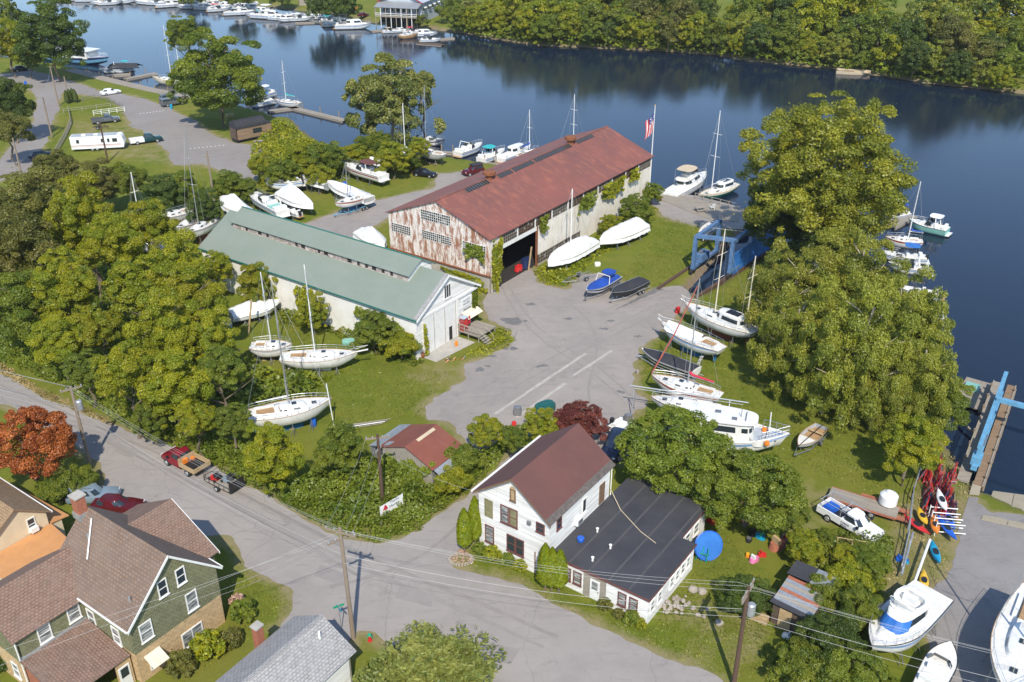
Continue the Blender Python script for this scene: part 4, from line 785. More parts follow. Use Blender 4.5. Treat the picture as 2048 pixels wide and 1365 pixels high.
# ================================================================ BUILDINGS (local x = back from the front wall, y = to the left, z up)
def wp(face, off, a, b, z):
    return {'F': (off - b, a, z), 'R': (a, off - b, z), 'L': (a, off + b, z), 'K': (off + b, a, z)}[face]
def wbox(mb, face, off, a0, a1, b0, b1, z0, z1, mi=0):
    p, q = wp(face, off, a0, b0, z0), wp(face, off, a1, b1, z1)
    return mb.b2(min(p[0], q[0]), max(p[0], q[0]), min(p[1], q[1]), max(p[1], q[1]), z0, z1, mi)
def win(root, face, off, u, z, w_, h_, frame='trim_white', pane='glass', cols=1, rows=2, t=.09, sill=True, name='window', label=None):
    mb = MB(); a0, a1, z0, z1 = u - w_ / 2, u + w_ / 2, z - h_ / 2, z + h_ / 2
    wbox(mb, face, off, a0, a1, .0, .07, z1 - t, z1); wbox(mb, face, off, a0, a1, .0, .07, z0, z0 + t)
    wbox(mb, face, off, a0, a0 + t, .0, .068, z0 + t, z1 - t); wbox(mb, face, off, a1 - t, a1, .0, .068, z0 + t, z1 - t)
    for i in range(1, cols): x = a0 + (a1 - a0) * i / cols; wbox(mb, face, off, x - .03, x + .03, .0, .05, z0 + t, z1 - t)
    for j in range(1, rows): zz = z0 + (z1 - z0) * j / rows; wbox(mb, face, off, a0 + t, a1 - t, .0, .055, zz - .03, zz + .03)
    o = mb.obj(name, frame, root, label=label)
    wbox(MB(), face, off, a0 + t, a1 - t, .002, .025, z0 + t, z1 - t).obj('pane', pane, o)
    if sill: wbox(MB(), face, off, a0 - .05, a1 + .05, .0, .12, z0 - .06, z0 - .002).obj('sill', frame, o)
    return o
def roof_slope(root, q, mat, th=.1, name='roof_slope', trim=None):
    n = (Vector(q[1]) - Vector(q[0])).cross(Vector(q[-1]) - Vector(q[0])).normalized()
    if n.z < 0: q = list(reversed(q))
    return MB().slab(q, th).obj(name, mat, root)
def gable_roof(root, L, W, h, r, mat, th=.1, x0=0., y0=0.):
    roof_slope(root, [(x0, y0, r), (x0 + L, y0, r), (x0 + L, y0 + W / 2, h), (x0, y0 + W / 2, h)], mat, th)
    roof_slope(root, [(x0, y0, r), (x0, y0 - W / 2, h), (x0 + L, y0 - W / 2, h), (x0 + L, y0, r)], mat, th)
def gable_wall(root, face, off, W, h, r, mat, z0=0, th=.15, cut=.1, name='wall'):
    """pentagon wall below a roof of outline width W: h,r are roof heights at edge and ridge"""
    hw = W / 2 - .35; k = (r - h) / (W / 2); e = h + .35 * k - cut; mb = MB()
    pts = [(-hw, z0), (hw, z0), (hw, e), (0, r - cut), (-hw, e)]
    o_ = [wp(face, off, a, 0, z) for a, z in pts]; i_ = [wp(face, off, a, -th, z) for a, z in pts]
    mb.add(o_ + i_, [(0, 1, 2, 3, 4), (9, 8, 7, 6, 5)] + [(i, i + 5, (i + 1) % 5 + 5, (i + 1) % 5) for i in range(5)])
    return mb.obj(name, mat, root)
def text(body, size, mat, parent, loc, rot, name='lettering', ext=.004):
    cu = bpy.data.curves.new(name, 'FONT'); cu.body = body; cu.size = size; cu.extrude = ext; cu.align_x = 'LEFT'
    o = bpy.data.objects.new(name, cu); COL.objects.link(o); dg = bpy.context.evaluated_depsgraph_get(); me = bpy.data.meshes.new_from_object(o.evaluated_get(dg))
    bpy.data.objects.remove(o); me.materials.append(MATS[mat]); o = bpy.data.objects.new(name, me); COL.objects.link(o); o.parent = parent; o.location = loc; o.rotation_euler = rot; return o
def ivy(name, label, pts, n, ls, leaf, seed, th=.35, root=None, cat='ivy'):
    """leaves over a quad patch on a wall (world points), bulging out"""
    rng = np.random.default_rng(seed); Q = [np.array(p) for p in pts]; u, v = rng.random(n), rng.random(n)
    P = (Q[0] * ((1 - u) * (1 - v))[:, None] + Q[1] * (u * (1 - v))[:, None] + Q[2] * (u * v)[:, None] + Q[3] * ((1 - u) * v)[:, None])
    nr = np.cross(Q[1] - Q[0], Q[3] - Q[0]); nr /= np.linalg.norm(nr)
    m_ = vnoise(u * 7 + seed, v * 7, 1.); ed = np.minimum(np.minimum(u, 1 - u), np.minimum(v, 1 - v)); k = m_ * .7 + np.clip(ed * 4, 0, 1) * .6 > .62; P = P[k]; m_ = m_[k]; n = len(P)
    P = P + nr * (th * (m_ ** 1.2) * (.4 + .6 * rng.random(n)))[:, None]
    V, F, col = leafcloud(P, np.tile(nr + np.array([0, 0, .5]), (n, 1)), ls * rng.uniform(.6, 1.4, n), rng, np.c_[np.clip(m_ + rng.normal(0, .2, n), 0, 1), np.clip(rng.normal(.5, .25, n), 0, 1)], .5)
    o = bpy.data.objects.new(name, fastmesh(name, V, F, leaf, {'col': ('FACE', 'FLOAT_COLOR', col)})); COL.objects.link(o); return tag(o, label, cat, None, 'stuff')
def l2w(root_loc, rz, p):
    x, y = rot2(p[0], p[1], rz); return (root_loc[0] + x, root_loc[1] + y, p[2])
YA, YB, YC, YE = R(54.8), R(145), R(54.3), R(144.65)
# ---------------- A: long shed with red roof and rusty white gable
LA = (-10.54, 123.56, 0); a = thing('boat_shed', 'long storage shed with red metal roof and rust streaked white gable', 'shed', LA, YA)
gable_roof(a, 46.7, 18.77, 8.0, 11.62, 'roof_red', .12)
gable_wall(a, 'F', .3, 18.77, 8.0, 11.62, 'siding_rusty', 2.5, cut=.13)
MB().b2(.32, .62, -9.03, 9.03, 0, 2.5).obj('foundation_wall', 'concrete', a)
MB().b2(.12, .3, -9.1, 9.1, 2.42, 2.6).obj('ledge', 'rust', a)
gable_wall(a, 'K', 46.3, 18.77, 8.0, 11.62, 'siding_white', 0, cut=.13)
MB().b2(.6, 46.2, 8.9, 9.03, 0, 7.9).obj('wall', 'siding_white', a)
MB().b2(.32, 2.3, -9.03, -8.9, 0, 8.0).obj('wall', 'siding_white', a)
MB().b2(11.8, 46.2, -9.03, -8.9, 1.75, 6.25).obj('wall', 'siding_white', a)
MB().b2(24, 46.2, -9.03, -8.9, 0, 1.75).obj('wall', 'siding_white', a)
MB().b2(11.8, 24, -9.03, -8.9, 0, .25).obj('wall', 'concrete', a)
MB().b2(2.3, 11.8, -9.06, -8.86, 5.65, 6.25).obj('door_header', 'trim_white', a)
MB().b2(.32, 46.2, -9.02, -8.9, 7.6, 7.95).obj('eave_beam', 'wood_brown', a)
MB().b2(11.6, 11.85, -9.12, -8.85, 0, 6.25).obj('door_post', 'rust', a)
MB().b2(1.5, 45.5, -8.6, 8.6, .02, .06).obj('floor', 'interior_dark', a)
def gridwin(root, face, off, a0, a1, z0, z1, cols, rows, frame='trim_white', seed=0, broken=.35, name='window'):
    rng = random.Random(seed); mb = MB()
    for i in range(cols + 1): x = a0 + (a1 - a0) * i / cols; wbox(mb, face, off, x - .022, x + .022, .0, .05, z0, z1)
    for j in range(rows + 1): z = z0 + (z1 - z0) * j / rows; wbox(mb, face, off, a0, a1, .0, .045, z - .022, z + .022)
    o = mb.obj(name, frame, root); d, p = MB(), MB()
    for i in range(cols):
        for j in range(rows):
            q = (a0 + (a1 - a0) * (i + .08) / cols, a0 + (a1 - a0) * (i + .92) / cols, z0 + (z1 - z0) * (j + .08) / rows, z0 + (z1 - z0) * (j + .92) / rows)
            wbox(d if rng.random() > broken else p, face, off, q[0], q[1], .004, .02, q[2], q[3])
    if d.v: d.obj('dark_panes', 'interior_dark', o)['kind'] = 'stuff'
    if p.v: p.obj('glazed_panes', 'glass_curtain', o)['kind'] = 'stuff'
    return o
for k, (y0, y1, z0, z1, c, r_) in enumerate(((4.95, 8.5, 5.3, 6.6, 10, 4), (-2.4, 2.85, 8.35, 9.8, 14, 4), (-2.42, 2.8, 5.5, 6.75, 14, 4), (-8.35, -4.45, 5.5, 6.75, 10, 4))): gridwin(a, 'F', .3, y0, y1, z0, z1, c, r_, seed=k, broken=.16)
for k in range(10):
    x0 = 2.45 + k * 4.38; gridwin(a, 'R', -9.0, x0 + .12, x0 + 4.2, 6.32, 7.58, 9, 3, 'wood_brown' if k % 3 else 'wood_grey', seed=20 + k, broken=.05)
    MB().b2(x0 - .14, x0 + .1, -9.1, -8.95, 6.25, 7.6).obj('mullion_post', 'trim_white', a)
for k in range(3): gridwin(a, 'R', -9.0, 12.3 + k * 3.9, 15.9 + k * 3.9, .3, 1.72, 8, 3, 'wood_grey', seed=40 + k, broken=.1)
kk = (11.62 - 8.0) / (18.77 / 2)
for x0, x1 in ((6.2, 11.4), (14.0, 17.3), (17.7, 22.9), (23.5, 33.8), (35.7, 40.8)):
    o = roof_slope(a, [(x0, -.22, 11.62 - .22 * kk + .06), (x0, -1.0, 11.62 - 1.0 * kk + .06), (x1, -1.0, 11.62 - 1.0 * kk + .06), (x1, -.22, 11.62 - .22 * kk + .06)], 'glass', .06, 'skylight'); mb = MB(); n = int((x1 - x0) / .55)
    for i in range(n + 1): x = x0 + (x1 - x0) * i / n; mb.tube([(x, -.2, 11.62 - .2 * kk + .09), (x, -1.02, 11.62 - 1.02 * kk + .09)], .03, 4)
    mb.obj('glazing_bar', 'wood_brown', o)
for x in (12.4, 34.6):
    o = MB().lathe((x, -.1, 11.3), [(.55, 0), (.55, .75), (.62, .8), (.95, .85), (.95, 1.25), (.8, 1.35), (.1, 1.4)], 14).obj('ventilator', 'rust', a, True)
MB().b2(-.02, 46.72, -.16, .16, 11.6, 11.68).obj('ridge_cap', 'roof_red', a)
# things inside and around the open bay
p0 = l2w(LA, YA, (4, -7.9, 0))
for (x, y, w_, d_, h_, m_, nm, lab) in ((3.4, -7.6, 1.6, 1.2, 2.6, 'navy_paint', 'steel_cabinet', 'dark blue steel cabinet just inside the open shed bay'), (8.6, -8.0, 1.3, .9, 1.0, 'plastic_red', 'mower', 'small red machine at the mouth of the open shed bay'), (10.4, -8.1, 1.8, 1.2, 1.5, 'navy_paint', 'generator', 'blue wheeled machine under the right end of the open shed bay')):
    q = l2w(LA, YA, (x, y, 0)); o = thing(nm, lab, 'machine', q, YA); MB().prism(outline(-w_ / 2, w_ / 2, d_ / 2, 12, 4), .2, h_, 0, .85).obj('body', m_, o, True); MB().wheel((-w_ * .3, -d_ / 2, .22), .22, .12).wheel((w_ * .3, -d_ / 2, .22), .22, .12).obj('wheel', 'rubber', o)
q = l2w(LA, YA, (10.2, -8.9, 0)); o = MB().box((0, 0, 1.7), (.25, .12, 3.6), 0, 0, .2).obj('plank', 'wood_tan', loc=q, rz=YA); tag(o, 'yellowish plank leaning upright in the open shed bay', 'plank')
for i, (pp, n, lab) in enumerate((([(.2, -9.2, 0), (2.6, -9.3, 0), (2.6, -9.2, 8), (.2, -9.2, 8)], 2600, 'ivy climbing the front right corner post of the red roofed shed'), ([(.25, -4.4, 4.6), (.25, -8.5, 4.3), (.25, -8.5, 6.9), (.25, -4.4, 6.9)], 1300, 'ivy patch growing out of the rightmost gable window'), ([(.1, .5, 0), (.1, -9, 0), (.1, -9, 2.2), (.1, .5, 2.4)], 2400, 'ivy over the low foundation wall below the rusty gable'), ([(22, -9.2, 4.8), (27, -9.2, 4.8), (27, -9.6, 7.9), (22, -9.6, 7.9)], 1900, 'ivy hanging from the eave windows halfway along the shed'), ([(28.5, -9.2, 4.6), (36, -9.2, 4.8), (36, -9.7, 7.9), (28.5, -9.7, 7.9)], 3200, 'large ivy tuft under the eave near the flagpole end'), ([(12, -9.2, 4.6), (13.9, -9.2, 5.2), (13.9, -9.3, 7.8), (11.5, -9.3, 7.8)], 650, 'ivy strand on the post right of the open bay'), ([(38, -9.2, 5.6), (41, -9.2, 5.6), (41, -9.5, 7.9), (38, -9.5, 7.9)], 1400, 'ivy tuft under the eave behind the flagpole'))):
    ivy('ivy', lab, [l2w(LA, YA, p) for p in pp], n, .3, 'leaf_lime' if i % 2 == 0 else 'leaf_green', 100 + i, .7)
# ---------------- B: green roofed shed with clerestory
LB = (-7.56, 104.48, 0); b = thing('workshop_shed', 'white workshop shed with pale green metal roof and long raised clerestory', 'shed', LB, YB)
gable_roof(b, 39.3, 12.65, 5.47, 9.13, 'roof_green', .1)
gable_wall(b, 'F', .4, 12.65, 5.47, 9.13, 'clap_white', 0, cut=.11); gable_wall(b, 'K', 38.9, 12.65, 5.47, 9.13, 'clap_white', 0, cut=.11)
MB().b2(.55, 38.9, 5.82, 5.97, 0, 5.5).obj('wall', 'stucco_white', b); MB().b2(.55, 38.9, -5.97, -5.82, 0, 5.5).obj('wall', 'stucco_white', b)
kb = (9.13 - 5.47) / 6.325
for s in (1, -1):
    MB().b2(4.6, 36.2, s * 2.2 - .06, s * 2.2 + .06, 9.13 - 2.26 * kb - .3, 8.85).obj('clerestory_wall', 'siding_worn', b)
    roof_slope(b, [(4.2, 0, 10.12), (36.6, 0, 10.12), (36.6, s * 2.55, 8.68), (4.2, s * 2.55, 8.68)], 'roof_green', .08, 'clerestory_roof')
for x in (4.62, 36.18): MB().slab([(x, -2.14, 7.9), (x, 2.14, 7.9), (x, 2.14, 8.85), (x, 0, 10.0), (x, -2.14, 8.85)], .1).obj('clerestory_end', 'clap_white', b)
for k in range(22):
    x = 5.6 + k * 1.38; o = MB().b2(x, x + (.42 if k % 3 else .7), 2.24, 2.285, 7.98, 8.6).obj('clerestory_louver', 'interior_dark' if random.random() < .7 else 'wood_grey', b)
MB().b2(4.2, 36.6, -.1, .1, 10.1, 10.17).obj('ridge_cap', 'roof_teal', b); MB().b2(4.2, 36.6, -2.62, -2.5, 8.55, 8.7).obj('eave_trim', 'roof_teal', b)
MB().b2(.0, 39.3, 6.28, 6.36, 5.3, 5.48).obj('eave_trim', 'roof_teal', b)
for s in (1, -1):
    e = Vector((-.03, s * 6.33, 5.43)); t_ = Vector((-.03, 0, 9.12)); MB().slab([e, t_, t_ - Vector((0, 0, .3)), e - Vector((0, 0, .3))], .06).obj('barge_board', 'trim_white', b)
    roof_slope(b, [(.0, s * 6.3, 5.53), (.55, s * 6.3, 5.53), (.55, .0, 9.18), (.0, 0., 9.18)], 'shingle_grey', .03, 'verge_strip')
wbox(MB(), 'F', .4, -5.9, 5.0, 0, .16, 5.0, 5.3).obj('door_track', 'trim_white', b)
for k, (y0, y1) in enumerate(((2.75, 4.85), (.65, 2.7), (-1.5, .6))):
    o = wbox(MB(), 'F', .4, y0, y1, .02, .1, .05, 4.98).obj('sliding_door', 'white_paint', b); wbox(MB(), 'F', .4, y0 + .03, y0 + .1, .1, .125, .1, 4.9).obj('door_edge', 'wood_grey', o)
wbox(MB(), 'F', .4, -1.85, -1.55, .0, .22, 0, 4.98).obj('door_frame', 'trim_white', b)
win(b, 'F', .4, -.05, 6.8, 1.35, 1.8, 'trim_white', 'glass', 3, 1)
o = wbox(MB(), 'F', .4, -4.95, -2.75, .02, .06, 3.4, 4.55).obj('sign_board', 'mast_white', b); text('YACHT\nHAVEN', .42, 'navy_paint', b, (.33, -3.0, 4.05), (R(90), 0, R(-90)))
text('MARINA', .42, 'navy_paint', b, (.33, -3.05, 2.85), (R(90), 0, R(-90)))
roof_slope(b, [(.38, -2.7, 2.75), (.38, -5.7, 2.75), (-.75, -5.7, 2.15), (-.75, -2.7, 2.15)], 'cream_paint', .05, 'awning')
wbox(MB(), 'F', .4, -5.6, -4.5, .02, .08, .95, 2.5).obj('doorway', 'glass', b); wbox(MB(), 'F', .4, -4.45, -4.3, .02, .1, .9, 2.6).obj('door_frame', 'trim_white', b)
wbox(MB(), 'F', .4, -.62, -.02, .1, .13, .1, 1.9).obj('wicket_door', 'interior_dark', b)
dk = thing('wooden_deck', 'small wooden deck with stairs and railing at the green roofed shed', 'deck', l2w(LB, YB, (.3, -1.6, 0)), YB)
MB().b2(-3.4, 0, -3.6, 0, .75, .88).obj('platform', 'planks', dk); mb = MB()
for x in (-.1, -1.7, -3.3):
    for y in (-.1, -3.5): mb.b2(x - .05, x + .05, y - .05, y + .05, 0, .75)
mb.obj('support_post', 'wood_grey', dk); mb = MB()
for x in np.linspace(-3.3, -.1, 4): mb.b2(x - .04, x + .04, -.08, .0, .88, 1.8)
mb.b2(-3.4, 0, -.1, .02, 1.75, 1.83).b2(-3.4, 0, -.07, -.01, 1.3, 1.36); mb.obj('railing', 'wood_grey', dk)
for k in range(4): MB().b2(-3.7 - k * .3, -3.4 - k * .3, -1.3, -.1, .6 - k * .19, .66 - k * .19).obj('stair_tread', 'wood_grey', dk)
MB().tube([(-3.4, -.05, 1.8), (-4.6, -.05, 1.0)], .04, 4).tube([(-3.4, -1.35, 1.8), (-4.6, -1.35, 1.0)], .04, 4).tube([(-4.6, -.05, 0), (-4.6, -.05, 1.0)], .04, 4).tube([(-4.6, -1.35, 0), (-4.6, -1.35, 1.0)], .04, 4).obj('handrail', 'wood_grey', dk)
q = l2w(LB, YB, (-.4, -2.1, .88)); o = thing('vending_machine', 'red drinks machine on the deck beside the shed door', 'vending machine', q, YB); MB().b2(-.35, .35, -.4, .4, 0, 1.7).obj('cabinet', 'stripe_red', o); MB().b2(-.37, -.355, -.3, .3, .5, 1.5).obj('front_panel', 'plastic_red', o); MB().b2(-.45, .4, -.5, .5, 1.75, 1.8).obj('cover', 'deck_grey', o)
q = l2w(LB, YB, (-.9, -3.0, .88)); o = thing('hanging_flag', 'small red and white flag leaning out over the deck', 'flag', q, YB); MB().tube([(.9, 0, .9), (0, .1, 1.9)], .02, 5).obj('staff', 'wood_tan', o); MB().slab([(0.1, .1, 1.85), (.7, .05, 1.25), (.55, 0, .35), (.05, .1, .8)], .02).obj('cloth', 'flagred', o)
MB().prism([(x, y) for x, y in ((-2.6, -1.5), (.4, -1.5), (.4, 5.2), (-1.8, 5.2))], .015, .05).obj('concrete_apron', 'concrete', b)
for i, (pp, n, lab, lf) in enumerate((([(.3, -6.2, 0), (-.4, -4.9, 0), (.2, -4.9, 5.2), (.3, -6.3, 6.5)], 1900, 'ivy climbing the right corner of the green shed front over the sign', 'leaf_green'), ([(3.6, 6.1, 0), (.4, 6.1, 0), (.4, 6.1, 3), (3.6, 6.1, 5)], 1700, 'ivy on the near corner of the green shed wall', 'leaf_green'), ([(11, 6.05, 0), (3.5, 6.05, 0), (3.5, 6.05, 4.8), (10, 6.05, 5.2)], 2300, 'ivy sheet on the near end of the green shed side wall', 'leaf_green'), ([(21, 6.05, 0), (16.5, 6.05, 0), (17, 6.05, 5.3), (20.5, 6.05, 5.3)], 1400, 'ivy over the middle of the green shed side wall', 'leaf_lime'), ([(28, 6.05, 0), (24, 6.05, 0), (24, 6.05, 4), (28, 6.05, 4.6)], 1000, 'ivy towards the far end of the green shed side wall', 'leaf_lime'), ([(.3, 4.95, 0), (.3, 4.3, 0), (.3, 4.4, 4), (.3, 4.9, 4.5)], 250, 'thin ivy strand beside the big white door', 'leaf_lime'))):
    ivy('ivy', lab, [l2w(LB, YB, p) for p in pp], n, .3, lf, 120 + i, .6)
# ---------------- C: white house with brown roof, and D: its flat roofed extension
LC = (-.1, 63.33, 0); c = thing('white_house', 'two storey white clapboard house with brown metal roof', 'house', LC, YC)
gable_roof(c, 10.4, 7.98, 6.14, 9.11, 'roof_brown', .09)
gable_wall(c, 'F', .35, 7.98, 6.14, 9.11, 'clap_white', 0, cut=.1); gable_wall(c, 'K', 10.1, 7.98, 6.14, 9.11, 'clap_white', 0, cut=.1)
MB().b2(.5, 10.1, 3.5, 3.63, 0, 6.2).obj('wall', 'clap_white', c); MB().b2(.5, 10.1, -3.63, -3.5, 0, 6.2).obj('wall', 'clap_white', c)
kc = (9.11 - 6.14) / 3.99
for s in (1, -1):
    e = Vector((-.02, s * 3.99, 6.12)); t_ = Vector((-.02, 0, 9.1)); MB().slab([e, t_, t_ - Vector((0, 0, .2)), e - Vector((0, 0, .2))], .05).obj('barge_board', 'wood_brown' if s < 0 else 'wood_brown', c)
MB().b2(-.02, 10.4, 3.99, 4.2, 6.02, 6.16).obj('gutter', 'trim_white', c)
roof_slope(c, [(0, -3.5, 6.14 + .49 * kc + .03), (0, -4.0, 6.17), (10.4, -4.0, 6.17), (10.4, -3.5, 6.14 + .49 * kc + .03)], 'eave_worn', .03, 'worn_eave_strip')
win(c, 'F', .35, 2.56, 4.75, .86, 1.85, 'shutter_olive', 'shutter_olive', 1, 5, .07, False, 'shuttered_window')
win(c, 'F', .35, .88, 4.87, .85, 1.85, 'trim_maroon', 'glass_curtain'); win(c, 'F', .35, -.04, 4.9, .85, 1.85, 'trim_maroon', 'shutter_olive', label='right upper window with a green blind')
win(c, 'F', .35, .03, 7.25, .58, 1.2, 'wood_brown', 'wood_tan', 1, 1, .1, True, 'boarded_window'); MB().add([wp('F', .35, .03 + .29 * math.cos(R(q)), .04, 7.84 + .3 * math.sin(R(q))) for q in range(0, 181, 20)], [tuple(range(10))]).obj('window_arch', 'wood_tan', c)
win(c, 'F', .35, -2.77, 5.15, .85, 1.0, 'trim_maroon', 'glass', 1, 2); win(c, 'F', .35, 2.5, 1.98, .95, 1.85, 'trim_maroon', 'glass_curtain'); win(c, 'F', .35, .22, 2.08, .88, 1.75, 'trim_maroon', 'glass'); win(c, 'F', .35, -.7, 2.08, .88, 1.75, 'trim_maroon', 'glass')
wbox(MB(), 'F', .35, -1.86, -1.52, .02, .2, 5.05, 5.42).obj('meter_box', 'steel', c); MB().tube([wp('F', .35, -2.3, .06, .1), wp('F', .35, -2.3, .06, 2.4)], .05, 6).obj('downpipe', 'trim_maroon', c)
win(c, 'R', -3.63, 1.8, 5.1, .75, 1.2, 'trim_maroon', 'glass'); win(c, 'R', -3.63, 5.8, 4.45, .7, 1.5, 'trim_white', 'glass', 1, 1, name='narrow_window')
o = wbox(MB(), 'R', -3.63, 8.3, 9.2, .02, .08, 2.9, 5.0).obj('door', 'wood_brown', c); MB().tube([(10.2, -3.75, 2.9), (10.2, -3.75, 6.0)], .05, 6).obj('downpipe', 'trim_white', c)
o = thing('air_conditioner', 'white air conditioner unit on the side wall of the white house above the flat roof', 'air conditioner', l2w(LC, YC, (4.6, -3.64, 3.35)), YC); MB().b2(-.45, .45, -.42, 0, 0, .62).obj('casing', 'trim_white', o); MB().b2(-.35, .35, -.44, -.425, .08, .54).obj('grille', 'steel', o)
EZ = 2.75; ex = [Vector((p.x, p.y)) for p in (G(1299, 1201.5, EZ), G(1124, 1117, EZ), G(1400.4, 1091, EZ), G(1361, 1072.8, EZ), G(1420, 1013.8, EZ), G(1232, 939, EZ))]
def toC(p): d = (p.x - LC[0], p.y - LC[1]); return rot2(d[0], d[1], -YC)
k0, k1, k2, k3, k4, k5 = [toC(p) for p in ex]
xf, yl = k0[0], -3.64; xn = k2[0]; yr1 = k0[1]; yr2 = (k3[1] + k4[1]) / 2; xb = k4[0]
d = thing('house_extension', 'single storey white extension with flat black roof beside the white house', 'house', LC, YC)
yl2 = k1[1]
P_ = [(xf, yl2), (xf, yr1), (xn, yr1), (xn, yr2), (xb, yr2), (xb, yl), (xf + 2.0, yl), (xf + 2.0, yl2)] if False else [(xf, yl), (xf, yr1), (xn, yr1), (xn, yr2), (xb, yr2), (xb, yl)]
MB().prism([(x, y) for x, y in P_][::-1] if False else P_, EZ - .16, EZ).obj('roof', 'epdm', d)
ins_ = .12
MB().b2(xf + ins_, xf + ins_ + .12, yr1 + ins_, yl, 0, EZ - .16).obj('wall', 'clap_white', d); MB().b2(xf + .24, xn - ins_, yr1 + ins_, yr1 + ins_ + .12, 0, EZ - .16).obj('wall', 'clap_white', d)
MB().b2(xn - .24, xn - ins_, yr1 + .24, yr2 + .12, 0, EZ - .16).obj('wall', 'clap_white', d); MB().b2(xn - .12, xb - ins_, yr2 + ins_, yr2 + .24, 0, EZ - .16).obj('wall', 'clap_white', d); MB().b2(xb - .24, xb - ins_, yr2 + .24, yl, 0, EZ - .16).obj('wall', 'clap_white', d)
MB().b2(xf - .03, xf, yr1, yl, EZ - .2, EZ + .03).b2(xf, xn, yr1 - .03, yr1, EZ - .2, EZ + .03).b2(xn, xb, yr2 - .03, yr2, EZ - .2, EZ + .03).obj('fascia', 'trim_maroon', d)
for y in np.linspace(yl - 1.9, yr1 + 1.9, 4): MB().b2(xf + .1, (xb if y > yr2 else xn) - .1, y - .09, y + .09, EZ, EZ + .006).obj('roof_seam', 'epdm_seam', d)
fo = xf + ins_
wy = lambda t_: yl + (yr1 - yl) * t_
win(d, 'F', fo, wy(.18), 1.45, .8, 1.35, 'trim_maroon', 'glass_curtain'); win(d, 'F', fo, wy(.29), 1.45, .8, 1.35, 'trim_maroon', 'glass_curtain')
o = wbox(MB(), 'F', fo, wy(.47) - .45, wy(.47) + .45, .01, .07, .12, 2.1).obj('door', 'trim_white', d); wbox(MB(), 'F', fo, wy(.47) - .28, wy(.47) + .28, .07, .08, 1.15, 1.95).obj('pane', 'glass_curtain', o); wbox(MB(), 'F', fo, wy(.47) - .38, wy(.47) - .32, .07, .14, 1.0, 1.1).obj('handle', 'steel', o)
wbox(MB(), 'F', fo, wy(.35), wy(.58), .0, .012, 0.05, 2.5).obj('weathered_panel', 'wood_grey', d)
win(d, 'F', fo, wy(.74), 1.45, .78, 1.35, 'trim_maroon', 'glass_curtain'); win(d, 'F', fo, wy(.85), 1.45, .78, 1.35, 'trim_maroon', 'glass_curtain')
so_ = yr1 + ins_
for t_ in (.1, .25, .5, .62, .74, .86): win(d, 'R', so_, xf + (xn - xf) * t_, 1.55, .72, 1.15, 'trim_white', 'glass_curtain', 1, 2)
for t_ in (.3, .62): win(d, 'R', yr2 + ins_, xn + (xb - xn) * t_, 1.5, 1.0, 1.2, 'trim_white', 'glass_curtain', 1, 2)
for x, y in ((5.2, -5.4), (4.0, -7.4), (1.8, -7.0)): MB().lathe(l2w((0, 0, 0), 0, (x, y, EZ)), [(.09, 0), (.09, .35), (.14, .36), (.14, .42), (.05, .45)], 8).obj('roof_vent', 'trim_white', d)
o = MB().lathe(l2w(LC, YC, (3.3, -4.9, EZ)), [(.2, 0), (.3, .1), (.32, .4), (.3, .42)], 12).obj('bucket', 'plastic_blue', None, True); tag(o, 'blue tub standing on the flat black roof', 'bucket')
cpts = [l2w(LC, YC, (10.2, -3.7, 3.6)), l2w(LC, YC, (9, -5.5, EZ + .03)), l2w(LC, YC, (7.4, -8.4, EZ + .03)), l2w(LC, YC, (6.8, -10.2, EZ + .03))]
tag(MB().tube(cpts, .035, 5).obj('rope', 'canvas_tan'), 'tan rope lying across the flat black roof', 'rope')
# ---------------- F: low shed with rusty red roof
LF = (-10.29, 75.56, 0); YF = R(54.9); f = thing('low_shed', 'low shed with rusty red metal roof overgrown by vines', 'shed', LF, YF)
gable_roof(f, 4.9, 6.9, 2.6, 3.95, 'roof_rust', .06); gable_wall(f, 'F', .2, 6.9, 2.6, 3.95, 'wood_grey'); gable_wall(f, 'K', 4.7, 6.9, 2.6, 3.95, 'wood_grey')
MB().b2(.3, 4.6, 2.95, 3.08, 0, 2.7).obj('wall', 'wood_grey', f); MB().b2(.3, 4.6, -3.08, -2.95, 0, 2.7).obj('wall', 'galv', f)
kf = 1.35 / 3.45
roof_slope(f, [(.2, 3.5, 2.62), (4.9, 3.5, 2.62), (4.9, 5.0, 2.0), (.2, 5.0, 2.0)], 'galv', .05, 'lean_to_roof'); roof_slope(f, [(.1, -3.5, 2.6), (2.6, -3.5, 2.6), (2.6, -4.4, 2.1), (.1, -4.4, 2.1)], 'galv', .05, 'lean_to_roof')
MB().b2(.3, 4.6, 4.7, 4.85, 0, 2.1).obj('wall', 'galv', f)
roof_slope(f, [(1.6, -.1, 3.95 - .1 * kf + .03), (4.2, -.1, 3.95 - .1 * kf + .03), (4.2, -.42, 3.95 - .42 * kf + .03), (1.6, -.42, 3.95 - .42 * kf + .03)], 'canvas_tan', .02, 'pale_roof_strip')
roof_slope(f, [(.3, 2.3, 3.95 - 2.3 * kf + .03), (1.1, 2.3, 3.95 - 2.3 * kf + .03), (1.1, 3.0, 3.95 - 3.0 * kf + .03), (.3, 3.0, 3.95 - 3.0 * kf + .03)], 'galv', .02, 'roof_patch')
ivy('ivy', 'vines creeping up the front slope of the red roofed low shed', [l2w(LF, YF, p) for p in ((-.6, 3.2, 0), (-.6, -3.4, 0), (.9, -3.2, 2.9), (1.2, 2.6, 3.2))], 2600, .28, 'leaf_green', 140, .8)
